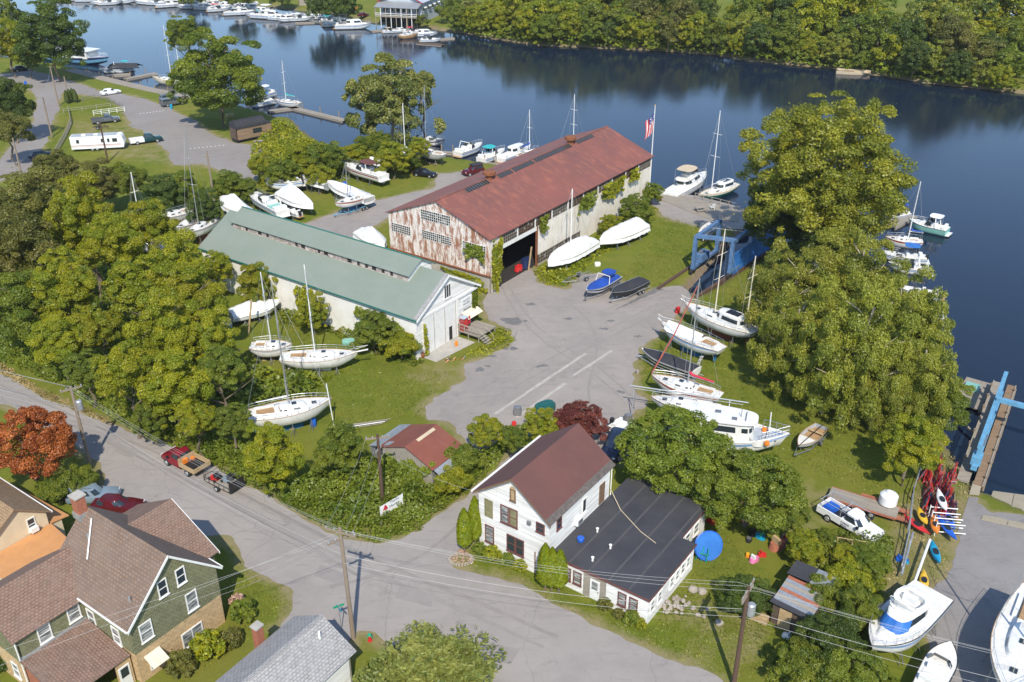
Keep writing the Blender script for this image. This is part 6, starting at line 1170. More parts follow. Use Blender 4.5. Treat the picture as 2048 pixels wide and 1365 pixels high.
        MB().box((-L * .5 - .1, 0, zd + .1), (.35, .4, .7)).tube([(-L * .5 - .15, 0, zd - .2), (-L * .5 - .2, 0, -.3 if afloat else zk - .1)], .1, 6).obj('outboard_motor', 'black_plastic', o)
    if top:
        tz = zd + (1.75 if style != 'fly' else 3.0); x0, x1 = (-L * .34, -L * .02) if style != 'fly' else (-L * .2, L * .06)
        MB().rings([[(x, y, tz - .1 * (abs(y) / (B * .4)) ** 2 + zz) for x, y in outline(x0, x1, B * .4, 18, 3.2)] for zz in (0, .06)]).obj('bimini_top', top, o); mb = MB()
        for x in (x0 + .3, x1 - .3):
            for y in (-B * .38, B * .38): mb.tube([(x, y, zd), (x, y * .95, tz)], .025, 4)
        mb.obj('top_frame', 'aluminium', o)
    if rail: h.rail(.52, .985, .55, 6).obj('bow_rail', 'aluminium', o)
    MB().b2(-L * .5 - .55, -L * .5, -B * .36, B * .36, zk + (zs - zk) * .35, zk + (zs - zk) * .42).obj('swim_platform', 'teak' if len(label) % 2 else 'gelcoat', o)
    if not afloat: stands(o, h, stand)
    return o
def wrapped(label, bow, stern, z, B=2.8, peak=1.5, hullm=('gelcoat', 'antifoul_black', 'stripe_blue'), L=None, stand=.8, peaks=((.5, 1.),), low=.75, group='boats in white shrink wrap', mast=None, name='wrapped_boat', bumpy=0., seed=0):
    loc, rz, LL = place(bow, stern, z); L = L or LL; zs = stand + 1.35; h = Hull(L, B, stand, zs, .3, .88, False, .48, 2.3, .12); o = thing(name, label, 'wrapped boat', loc, rz, group)
    h.mesh(.4).obj('hull', list(hullm), o, True); rng = random.Random(seed); rows = []; n = 26
    for i in range(n + 1):
        t = i / n; hb = h.hb(t) + .05; zt = h.sz(t); pk = 0
        xs_ = [0] + [p[0] for p in peaks] + [1]; hs = [.25] + [p[1] for p in peaks] + [.12]; pk = float(np.interp(t, xs_, hs)) * peak; r = []
        for j in range(13):
            q = j / 6 - 1; aq = abs(q); zz = zt - low * (1 - .5 * (1 - aq)) if aq == 1 else zt + pk * ((1 - aq) ** .85 if not bumpy else (1 - aq ** 2.2) ** .6); y = hb * q * (1.0 if aq > .95 else (1 - .12 * (1 - aq)))
            if aq == 1: zz = zt - low
            r.append((h.x(t) + (rng.uniform(-.05, .05) if 0 < i < n else 0), y + rng.uniform(-1, 1) * bumpy * .5, zz + rng.uniform(-1, 1) * bumpy + .05 * math.sin(t * 24 + q * 2) * (1 - aq)))
        rows.append(r)
    vs = [p for r in rows for p in r]; fs = [(i * 13 + j, (i + 1) * 13 + j, (i + 1) * 13 + j + 1, i * 13 + j + 1) for i in range(n) for j in range(12)] + [tuple(range(12, -1, -1))]
    MB().add(vs, fs).obj('shrink_wrap', 'wrap', o, True); stands(o, h, stand)
    if mast: MB().tube([(0, 0, zs), (0, 0, zs + mast)], .08, 6).obj('mast', 'mast_white', o); stays(MB(), [((L * .45, 0, zs), (0, 0, zs + mast)), ((-L * .45, 0, zs), (0, 0, zs + mast)), ((0, B * .5, zs), (0, 0, zs + mast * .95))]).obj('rigging', 'wire', o)
    return o
def trailer(label, loc, rz, L, W=2.0, mat='galv', axles=2, group=None):
    o = thing('boat_trailer', label, 'trailer', loc, rz, group); f = MB()
    for s_ in (1, -1): f.tube([(-L * .5, s_ * W * .42, .5), (L * .15, s_ * W * .42, .5), (L * .5, 0, .5)], .05, 4)
    for x in np.linspace(-L * .45, L * .2, 5): f.tube([(x, -W * .42, .5), (x, W * .42, .5)], .04, 4)
    f.tube([(L * .3, 0, .5), (L * .3, 0, 1.1)], .04, 4); f.obj('frame', mat, o); MB().tube([(L * .45, 0, .5), (L * .45, 0, .05)], .04, 5).obj('jockey_wheel', 'rubber', o)
    for s_ in (1, -1):
        for k in range(axles):
            wv = MB().wheel((-L * .16 - k * .75, s_ * W * .5, .33), .33, .2).obj('wheel', 'rubber', o); MB().wheel((-L * .16 - k * .75, s_ * (W * .5 + .03), .33), .18, .16, 10).obj('rim', 'galv', wv)
        MB().b2(-L * .16 - axles * .75 + .2, -L * .16 + .45, s_ * W * .5 - .12, s_ * W * .5 + .12, .68, .72).obj('mudguard', mat, o)
    return o
def runabout(label, bow, stern, z, B=2.3, hullm=('gelcoat', 'gelcoat', 'navy_paint'), cover='royal_blue', L=None, tr='galv', tlabel='', tower=False, cover_t=(.02, .95)):
    loc, rz, LL = place(bow, stern, z); L = L or LL; h = Hull(L, B, .55, 1.45, .22, .9, False, .5, 2.3, .12); o = thing('runabout', label, 'motor boat', loc, rz)
    h.mesh(.2, stripe=(.62, .86)).obj('hull', list(hullm), o, True); h.deck().obj('deck', hullm[0], o); h.rub(.03).obj('rub_rail', 'aluminium', o); n = 14; vs = []; fs = []
    for i in range(n + 1):
        t = cover_t[0] + (cover_t[1] - cover_t[0]) * i / n; hb = h.hb(t) - .1; pk = .16 + .5 * math.exp(-((t - .45) / .16) ** 2)
        for q in (-1, -.6, 0, .6, 1): vs.append((h.x(t), hb * q, h.sz(t) + .02 + pk * (1 - abs(q) ** 1.6)))
    for i in range(n): fs += [(i * 5 + j, (i + 1) * 5 + j, (i + 1) * 5 + j + 1, i * 5 + j + 1) for j in range(4)]
    MB().add(vs, fs).obj('cover', cover, o, True)
    if tower: MB().tube([(-.3, -B * .46, 1.45), (-.6, -B * .4, 2.5), (-.6, B * .4, 2.5), (-.3, B * .46, 1.45)], .06, 6).obj('tower', 'gelcoat', o); MB().prism(outline(-L * .38, -L * .12, B * .38, 14, 3), 2.5, 2.58).obj('bimini_top', cover, o)
    trailer(tlabel, (loc.x, loc.y, 0), rz, L * 1.12, 2.1, tr); return o
# ---- yard, right hand row
sailboat('white sailboat with rust red bottom, pilothouse and solar panels beside the willows', (1367, 612), (1512, 668), 2.4, 3.5, ('gelcoat', 'antifoul_red', 'gelcoat'), mast=11.6, tm=.56, mastm='cream_paint', mizzen=9.5, pilot=True, keel=1.0, fb=1.2, bowsprit=.5, boom=False, name='ketch')
sailboat('white sailboat with crumpled white deck cover and ladder at its stern', (1320, 645), (1445, 698), 2.4, 3.1, ('gelcoat', 'antifoul_blue', 'stripe_blue'), keel=.75, fb=1.1, cover='wrap', bowsprit=.35)
sailboat('white sailboat with pinkish topsides, red sail cover and red furled jib', (1302, 754), (1442, 795), 2.2, 2.9, ('gelcoat', 'antifoul_red', 'stripe_red'), mast=13.0, tm=.47, sailc='sail_red', keel=.9, fb=.95, furl='faded_red')
runabout('white and black bowrider under a black cover on its trailer in the grass', (1282, 697), (1394, 738), 1.6, 2.4, ('gelcoat', 'gelcoat', 'black_plastic'), 'black_canvas', tlabel='galvanised trailer under the bowrider with the black cover')
hidden = sailboat('white sailboat carrying its lowered mast on deck, beside the fishing trawler', (1300, 800), (1440, 822), 2.0, 2.9, ('gelcoat', 'antifoul_black', 'stripe_blue'), keel=.9, fb=.9)
o = thing('lowered_mast', 'grey mast lying lengthwise on supports above the white sailboat deck', 'mast', hidden.location, hidden.rotation_euler[2]); MB().tube([(6.0, 0, 3.4), (-6.5, 0, 3.5)], .07, 6).tube([(5.5, .3, 3.3), (-6, .3, 3.35)], .035, 5).obj('spar', 'hull_grey', o); MB().tube([(5.5, -.8, 0), (5.4, 0, 3.35), (5.5, .8, 0)], .05, 5).tube([(-4.6, -.7, 2.2), (-4.6, 0, 3.45), (-4.6, .7, 2.2)], .05, 5).obj('support_frame', 'galv', o)
# big white trawler
loc, rz, L = place((1577, 872), (1345, 835), 2.6); L = 12.5; d_ = Vector((math.cos(rz), math.sin(rz), 0)); loc = G(1577, 872, 3.0) - d_ * L / 2; loc.z = 0
h_ = Hull(L, 4.3, .55, 2.35, .95, .82, False, .45, 2.2, .10); o = thing('fishing_trawler', 'big white fishing trawler with round wheelhouse on the lawn, bow to the right', 'trawler', loc, rz)
h_.mesh(.3, stripe=(.80, .90)).obj('hull', ['gelcoat', 'antifoul_black', 'stripe_blue'], o, True); h_.deck(dz=-.35).obj('deck', 'deck_grey', o); h_.rub(.07).obj('rub_rail', 'mast_white', o)
house(-3.8, 3.0, 1.75, 2.2, 4.2, 1.6, (.1, .3), 26, 4, .8).obj('wheelhouse', 'gelcoat', o, True); glassband(1.2, 3.0, 1.45, 2.2, 4.2, .55, .8, 1.4, (.1, .3), 26, 3, .85, 3).obj('wheelhouse_window', 'glass', o); glassband(-3.8, 3.0, 1.75, 2.2, 4.2, .5, .82, 1.6, (.1, .3), 26, 4, .8, 3, False).obj('window', 'glass', o)
MB().rings([[(x, y, z) for x, y in outline(-4.2, 3.2, 1.85, 26, 4, .8)] for z in (4.2, 4.32)]).obj('wheelhouse_roof', 'gelcoat', o, True); MB().rings([[(x, y, z) for x, y in outline(2.4, 4.2, 1.7, 22, 2.4, .9)] for z in (2.1, 2.85)], False, False).obj('breakwater', 'gelcoat', o); h_.rail(.80, 1., .85, 4, .1, .035).obj('bow_rail', 'galv', o)
MB().tube([(4.4, .6, 2.4), (4.3, .6, 5.0)], .06, 6).obj('signal_post', 'mast_white', o); MB().tube([(5.0, 0, 2.6), (6.4, 0, 3.2)], .08, 5).tube([(5.0, -.6, 2.5), (5.0, .6, 2.5)], .15, 8).obj('anchor_winch', 'steel', o); MB().lathe((3.9, 1.0, 2.3), [(.25, 0), (.28, .3), (.2, .55)], 10).lathe((4.3, -1.2, 2.3), [(.25, 0), (.28, .2), (.2, .4)], 10).obj('buoy', 'plastic_orange', o)
MB().tube([(2, .8, 4.5), (2, -.8, 4.5)], .05, 5).tube([(1.5, 0, 4.3), (1.5, 0, 5.2)], .04, 5).obj('aerial', 'steel', o); MB().box((-.8, .3, 4.36), (.6, .5, .1)).obj('roof_hatch', 'steel', o); MB().box((.9, -.6, 4.36), (.5, .5, .1)).obj('roof_hatch', 'steel', o); stands(o, h_, .5)
# small grey sailing dinghy on a trailer
loc, rz, L = place((1594, 897), (1645, 852), 1.2); h_ = Hull(5.2, 1.9, .7, 1.35, .15, .75, False, .45, 2.1, .05); o = thing('sailing_dinghy', 'small open grey sailing dinghy on a trailer on the lawn', 'dinghy', loc, rz); h_.mesh(.25).obj('hull', ['hull_grey', 'antifoul_black', 'hull_grey'], o, True); h_.rub(.04).obj('gunwale', 'teak', o); h_.deck(.6, 1., 0).obj('foredeck', 'deck_white', o); h_.deck(.02, .6, -.4, .1).obj('floorboards', 'teak', o); MB().b2(-1.4, -1.1, -.8, .8, 1.2, 1.25).b2(.1, .4, -.85, .85, 1.2, 1.25).obj('thwart', 'wood_tan', o); MB().tube([(-2.4, .1, 1.5), (2.9, .1, 1.5)], .05, 5).obj('spar', 'black_plastic', o)
trailer('dark rusty trailer under the small grey dinghy', (loc.x, loc.y, 0), rz, 6.2, 1.7, 'steel', 1)
cruiser('white jet boat tail showing left of the round green tree', (1290, 880), (1243, 862), .8, 2.2, afloat=False, style='open', stand=.4, fb=.7, L=5.0, rail=False)
# ---- middle of the yard
runabout('white and blue wakeboard boat with royal blue covers on a trailer', (1172, 582), (1232, 548), 1.6, 2.4, ('gelcoat', 'gelcoat', 'navy_paint'), 'royal_blue', tlabel='black trailer under the boat with royal blue covers', tower=True, tr='steel')
runabout('dark hulled runabout under a black cover on a trailer', (1223, 586), (1289, 556), 1.6, 2.4, ('black_plastic', 'black_plastic', 'black_plastic'), 'black_canvas', tlabel='galvanised trailer under the dark hulled runabout')
wrapped('long white wrapped sailboat with its mast up against the shed wall', (1095, 530), (1184, 482), 1.6, 3.3, 1.35, peaks=((.12, .8), (.3, 1), (.6, .9), (.85, .75)), mast=9.6, bumpy=.07, seed=3, stand=.4)
wrapped('white wrapped boat on the grass nearest the quay', (1199, 486), (1286, 450), 1.6, 3.3, 1.45, peaks=((.12, 1.), (.4, .95), (.8, .7)), bumpy=.07, seed=4, stand=.4)
wrapped('white wrapped boat tucked between the green shed and the rusty gable', (770, 492), (722, 462), 1.6, 3.3, 1.9, seed=5, stand=.3)
# ---- yard behind the green shed
wrapped('tent shaped white wrap with a dark pole at the green shed corner', (440, 395), (498, 422), 2.5, 3.0, 2.1, peaks=((.45, 1.1),), seed=6)
cruiser('white open cruiser with pale green seats behind the green shed ridge', (497, 384), (566, 424), 2.0, 2.9, afloat=False, style='express', cockpit='hull_aqua')
wrapped('tall peaked white wrapped boat in the middle of the row', (627, 413), (562, 383), 2.2, 3.0, 2.2, peaks=((.35, 1.15), (.7, .75)), seed=7)
cruiser('small white and blue boat with a green frame behind the tall peaked wrap', (548, 372), (588, 368), 1.6, 2.2, ('gelcoat', 'navy_paint', 'stripe_blue'), afloat=False, style='open', L=6.2)
wrapped('low grey white covered boat in the bushes behind the wrapped row', (612, 362), (648, 372), 1.5, 2.3, .7, ('hull_grey', 'hull_grey', 'stripe_blue'), L=6.5, seed=8)
wrapped('white wrapped boat behind the sailboat on the blue trailer', (655, 364), (738, 395), 2.2, 2.9, .9, peaks=((.4, 1), (.75, .8)), seed=9)
sb = sailboat('white sailboat on a blue trailer beside the gravel drive', (670, 410), (738, 388), 2.2, 2.6, ('gelcoat', 'antifoul_blue', 'stripe_red'), keel=1.0, fb=.8, mast=6.5, tm=.62, boom=False)
trailer('blue trailer under the white sailboat beside the gravel drive', (sb.location.x, sb.location.y, 0), sb.rotation_euler[2], 8.5, 2.0, 'sky_blue_paint')
cruiser('white cabin cruiser with a red stripe and maroon canvas near the thicket', (684, 328), (767, 353), 2.0, 3.1, ('gelcoat', 'gelcoat', 'stripe_red'), afloat=False, style='express', top='trim_maroon')
cruiser('tiny white dinghy with an outboard in front of the open cruiser', (566, 420), (598, 430), .9, 1.6, afloat=False, style='open', stand=.3, fb=.5, rail=False, L=4.2)
wrapped('small grey covered hull behind the red striped cruiser', (742, 322), (775, 330), 1.3, 2.0, .5, ('hull_grey', 'antifoul_black', 'stripe_blue'), L=5.5, seed=10, stand=.4)
wrapped('white wrapped sailboat with mast up under the open crowned tree', (795, 298), (826, 310), 1.8, 2.4, .8, L=7.2, mast=9, seed=11)
sailboat('grey hulled sailboat with a leaning mast on the point', (842, 306), (874, 312), 1.8, 2.5, ('hull_grey', 'antifoul_black', 'hull_grey'), mast=12.5, L=7.5, keel=.8, boom=False)
for i, (bw, st, lab) in enumerate((((330, 440), (372, 428), 'white sailboat half hidden by branches left of the green shed'), ((365, 458), (400, 440), 'white weathered boat behind the far corner of the green shed'), ((382, 470), (425, 446), 'grey sailboat with a rusty keel at the far corner of the green shed'))): sailboat(lab, bw, st, 2.2, 2.6, ('gelcoat_old', 'antifoul_red', 'hull_grey'), mast=(15 if i == 2 else None), mastm='aluminium', keel=1.2, L=8, boom=False)
sailboat('sailboat hidden in the wood with only its thin leaning mast showing', (270, 485), (320, 500), 2.2, 2.6, ('gelcoat_old', 'antifoul_black', 'hull_grey'), mast=10.5, L=8, boom=False, mastm='mast_white')
# ---- left of the green shed
wrapped('white cabin cruiser under a white sheet in the clearing by the shed wall', (560, 606), (461, 628), 1.5, 3.0, .9, peaks=((.2, .7), (.45, 1.15), (.7, .6)), low=.25, stand=.25, bumpy=.03, seed=21)
sailboat('white sailboat with blue bottom, tall grey mast and boom at the wood edge', (664, 800), (490, 832), 2.6, 3.4, ('gelcoat', 'antifoul_blue', 'gelcoat'), mast=14.5, tm=.5, mastm='aluminium', sailc=None, keel=.75, fb=1.35)
sailboat('weathered white sailboat with bowsprit pointing at the green shed', (716, 706), (560, 712), 2.2, 3.2, ('gelcoat_old', 'gelcoat_old', 'gelcoat_old'), mast=11.5, tm=.45, mastm='mast_white', keel=.5, fb=1.1, bowsprit=1.2, boom=False)
sailboat('white sailboat stern in the bushes behind the weathered one', (585, 690), (500, 692), 2.0, 2.8, ('gelcoat_old', 'antifoul_black', 'hull_grey'), mast=9.5, tm=.5, mastm='mast_white', keel=.5, boom=False)
# ---- quay
cruiser('white flybridge cruiser with tan top at the quay', (1412, 348), (1338, 392), WATER + 1.2, 3.9, ('gelcoat', 'gelcoat', 'gelcoat'), style='fly', top='canvas_tan', fb=1.5)
sailboat('dark green hulled motorsailer with cream deckhouse at the quay', (1396, 396), (1472, 368), WATER + 1., 3.2, ('hull_green', 'hull_green', 'cream_paint'), 'cream_paint', True, 14.5, 'mast_white', .66, True, None, None, 'low', True, False, 1.2, 1.1)
sailboat('small white sailboat hauled out on the bank behind the blue boat lift', (1440, 440), (1402, 470), 1.8, 2.3, ('gelcoat', 'gelcoat', 'stripe_blue'), L=6.5, keel=.8, fb=.7)
# ---- moored behind the willows
cruiser('small white boat with bright blue bimini at the float', (1777, 432), (1808, 425), WATER + .8, 2.2, style='open', top='royal_blue', fb=.7, L=5.5, rail=False)
cruiser('white cuddy cruiser with pale green hull at the end of the float', (1816, 442), (1896, 460), WATER + 1., 2.9, ('hull_aqua', 'hull_aqua', 'hull_aqua'), style='express', top='mast_white')
sailboat('white sailboat with blue sail cover next to the pale green hull', (1770, 476), (1846, 484), WATER + 1., 2.6, ('gelcoat', 'gelcoat', 'stripe_red'), 'deck_white', True, 9.5, 'mast_white', .4, True, 'royal_blue')
cruiser('white boat with large blue tarp beside the willow branches', (1770, 506), (1838, 512), WATER + 1., 2.6, style='open', top='tarp_blue', fb=.9, L=7)
for i, (x, y, lab) in enumerate(((1838, 535, 'white boat whose stern shows right of the willows, uppermost'), (1858, 583, 'small white skiff right of the willows, below the uppermost one'), (1866, 632, 'white boat glimpsed through the willow branches near the dead twig'))): cruiser(lab, (x - 50, y - 6), (x + 8, y + 3), WATER + .8, 2.2, style='open' if i % 2 else 'express', fb=.8, L=6, rail=False)
# ---- river behind the red roof
cruiser('white boat with navy bimini moored off the point', (884, 283), (842, 277), WATER + 1., 2.7, ('gelcoat', 'navy_paint', 'navy_paint'), style='open', top='navy_paint', L=6.5)
cruiser('white express cruiser moored left of the turquoise covered boat', (965, 288), (915, 306), WATER + 1., 2.9, style='express')
cruiser('white boat under a turquoise cover moored behind the red roof', (1010, 300), (962, 318), WATER + 1., 2.9, style='express', top='turquoise')
cruiser('white fishing boat with wheelhouse and thin masts behind the red roof', (1062, 292), (1000, 318), WATER + 1., 3.1, style='sedan')
sailboat('sailboat moored behind the red roof with only its white mast in view', (1170, 290), (1110, 312), WATER + 1., 2.8, afloat=True, mast=11, mastm='mast_white', tm=.6)
sailboat('second sailboat moored behind the red roof, left of the taller mast', (1075, 300), (1035, 312), WATER + 1., 2.4, afloat=True, mast=8.5, mastm='mast_white', L=7)
# ---- upper left waterfront
sailboat('tan hulled schooner with two bare white masts at the upper left quay', (305, 158), (372, 164), WATER + 1., 3.2, ('cream_paint', 'cream_paint', 'cream_paint'), 'cream_paint', True, 13.5, 'mast_white', .42, True, 'plastic_yellow', 13., fb=1.3)
sailboat('white sailboat with green sail cover at the end of the long float', (555, 203), (595, 208), WATER + .8, 2.5, ('gelcoat', 'gelcoat', 'stripe_blue'), 'deck_white', True, 9.5, 'mast_white', .55, True, 'turquoise', L=7.5)
cruiser('white cabin cruiser half behind the large bank tree', (495, 196), (540, 185), WATER + 1., 3., style='sedan', top='mast_white', L=9); cruiser('blue covered boat below the white cruiser behind the bank tree', (500, 212), (540, 204), WATER + .6, 2.4, style='open', top='tarp_blue', L=7, rail=False)
cruiser('white sportfishing boat left of the black roofed float', (198, 140), (243, 137), WATER + 1., 2.8, style='express'); cruiser('white boat with teal canvas at the black roofed float', (225, 142), (262, 134), WATER + 1., 2.6, style='express', top='turquoise')
o = thing('tour_boat', 'long dark blue and white tour boat behind the tall tree at the upper left', 'tour boat', (*G(150, 124, WATER).xy, WATER), math.atan2(G(192, 130).y - G(60, 116).y, G(192, 130).x - G(60, 116).x)); h_ = Hull(26, 5.5, -.5, 1.6, .8, .85, False, .4, 2.5, .06); h_.mesh(.2, stripe=(.4, .8)).obj('hull', ['navy_paint', 'navy_paint', 'sky_blue_paint'], o, True); h_.deck().obj('deck', 'deck_grey', o); MB().b2(-11, 7, -2.2, 2.2, 1.6, 3.7).obj('saloon', 'gelcoat', o); MB().b2(-10.5, 6.5, -2.25, 2.25, 2.3, 3.3).obj('window', 'glass', o); MB().b2(-12, 8, -2.5, 2.5, 3.7, 3.85).obj('roof', 'gelcoat', o); h_.rail(.05, .98, 1.0, 12, .1, .03).obj('railing', 'mast_white', o)
# ---- far row of moored boats: three kinds, copied
P1 = cruiser('p', None, None, 0, 3.2, style='sedan', L=10, loc=Vector((0, 0, 0)), rz=0, group='boats moored along the far bank'); P2_ = cruiser('p', None, None, 0, 3.2, style='express', top='royal_blue', L=9.5, loc=Vector((0, 0, 0)), rz=0, group='boats moored along the far bank'); P3 = cruiser('p', None, None, 0, 3.8, style='fly', top='mast_white', L=12, loc=Vector((0, 0, 0)), rz=0, group='boats moored along the far bank')
FAR = [(118, 1, 2, 1.), (142, 2, 1, .8), (175, 4, 2, .9), (205, 9, 1, .9), (222, 10, 2, .9), (246, 7, 2, 1.1), (290, 9, 1, 1.), (318, 11, 2, 1.), (346, 14, 3, 1.), (385, 17, 3, 1.05), (412, 20, 1, .9), (440, 23, 2, .95), (468, 27, 1, .7), (482, 30, 3, 1.), (502, 22, 1, 1.), (512, 34, 2, .8), (540, 38, 3, 1.15), (556, 41, 1, .75), (578, 43, 1, .9), (602, 42, 2, .9), (650, 38, 1, .7), (680, 52, 3, .95), (708, 58, 1, 1.25), (782, 66, 2, .6), (800, 65, 1, .6), (828, 68, 2, .75), (848, 73, 1, .9), (862, 84, 2, .7)]
FAR2 = [(130, -3, 1, .9), (160, 0, 3, .9), (192, 3, 1, .8), (235, 4, 2, .9), (268, 4, 1, .9), (305, 5, 3, .9), (332, 8, 2, .8), (368, 9, 1, .9), (400, 11, 2, .9), (428, 14, 3, .9), (455, 16, 1, .9), (495, 13, 2, .9), (525, 26, 1, .8), (590, 33, 2, .7), (622, 34, 1, .7), (662, 46, 2, .8)]
DESC = {1: 'white cabin boat', 2: 'white open cruiser with a canvas top', 3: 'white flybridge yacht'}; TOPS = ['royal_blue', 'mast_white', 'navy_paint', 'turquoise', 'black_canvas', 'sail_red', 'canvas_tan']
used = set(); ORD = 'first second third fourth fifth sixth seventh eighth ninth tenth eleventh twelfth thirteenth fourteenth fifteenth sixteenth seventeenth eighteenth nineteenth twentieth'.split()
for i, (x, y, k, sc) in enumerate(FAR + FAR2):
    src = {1: P1, 2: P2_, 3: P3}[k]; g = G(x, y, WATER); ang = R(random.uniform(-25, 35) + (180 if i % 3 == 0 else 0)) if x < 640 else R(random.uniform(-5, 25)); sh = TOPS[(i * 3) % 7]
    tl = {'royal_blue': 'blue', 'mast_white': 'white', 'navy_paint': 'navy', 'turquoise': 'turquoise', 'black_canvas': 'black', 'sail_red': 'red', 'canvas_tan': 'tan'}[sh]
    where = ORD[i] + ' from left in the far row' if i < 20 else (ORD[i - 20] + ' from left below the restaurant' if i < 28 else ORD[i - 28] + ' from left in the rear far row')
    lab = (DESC[k] if k != 2 else 'white open cruiser with a %s top' % tl) + ', ' + where
    if src in used: copy_tree(src, (g.x, g.y, WATER), ang, lab, sc, swap={'royal_blue': sh} if k == 2 else None)
    else: used.add(src); src.location = (g.x, g.y, WATER); src.rotation_euler[2] = ang; src.scale = (sc,) * 3; src['label'] = lab
# wooden sloop by the restaurant and the wreck
sailboat('small wooden sailboat with tan deck at the restaurant float', (826, 72), (806, 74), WATER + .6, 2.4, ('teak', 'antifoul_red', 'teak'), 'teak', True, 8, 'wood_tan', .5, False, L=7)
o = thing('sunken_barge', 'pale wrecked hull stranded in the shallows below the far wood', 'wreck', (*G(1706, 148, WATER).xy, WATER), R(-12)); Hull(9, 3.2, -.6, .9, .2, .7, False, .45, 1.8, .02).mesh(.1).obj('hull', ['canvas_tan', 'wood_grey', 'canvas_tan'], o); MB().box((-.3, 0, .85), (8, 2.4, .12), 0, 0, .06).obj('deck', 'canvas_tan', o); MB().box((-1.5, -1.2, .8), (3, .3, .5)).obj('broken_side', 'wood_brown', o)
for x, y, lab in ((1995, 32, 'white roof glimpsed through the far wood at the upper right'), (1978, 58, 'smaller white vehicle glimpsed through the far wood')):
    o = thing('parked_camper', lab, 'camper', G(x, y + 40), R(10)); MB().rings([[(q, yy, z) for q, yy in outline(-6, 6, 2.6, 14, 5)] for z in (1, 9, 9.6)]).obj('body', 'car_white', o); MB().b2(-5, 5, -2.7, -2.62, 4, 6).obj('window', 'glass', o)
# ---- lower right lot
cruiser('white cabin cruiser with bright blue windscreen cover and pale blue stripe', (1742, 1296), (1868, 1178), 2.4, 3.7, ('gelcoat', 'gelcoat', 'stripe_blue'), afloat=False, style='fly', blue_visor=True, fb=1.35, stand=.6)
sailboat('large white sailboat with green sail cover at the right edge', (2010, 1392), (2075, 1200), 3.0, 4.2, ('gelcoat', 'gelcoat', 'gelcoat'), mast=12.5, tm=.52, mastm='mast_white', sailc='sail_green', keel=1.6, fb=1.4, L=13)
cruiser('small white skiff with a canvas top at the bottom edge', (1890, 1312), (1862, 1365), 1.2, 2.2, afloat=False, style='open', fb=.8, L=5.5, stand=.4, rail=False)
# ================================================================ VEHICLES (local x = forward)
def bodyloft(st):
    rg = []
    for x, hw, zb, zt in st:
        zm = zb + (zt - zb) * .6; rg.append([(x, hw * .9, zb), (x, hw, zb + .12), (x, hw, zm), (x, hw * .94, zt - .04), (x, hw * .82, zt), (x, -hw * .82, zt), (x, -hw * .94, zt - .04), (x, -hw, zm), (x, -hw, zb + .12), (x, -hw * .9, zb)])
    return MB().rings(rg)
def wheels(o, xs, hw, r, wd=.22):
    for x in xs:
        for s_ in (1, -1):
            w_ = MB().wheel((x, s_ * (hw - wd * .3), r), r, wd).obj('wheel', 'rubber', o, True); MB().wheel((x, s_ * (hw - wd * .3 + .035), r), r * .6, wd, 12).obj('rim', 'galv', w_)
def lamps(o, xf, xr, hw, z):
    for s_ in (1, -1):
        MB().box((xf, s_ * hw * .74, z), (.06, hw * .34, .14)).obj('headlight', 'lamp_clear', o); MB().box((xr, s_ * hw * .82, z + .1), (.05, hw * .22, .2)).obj('tail_light', 'lamp_red', o)
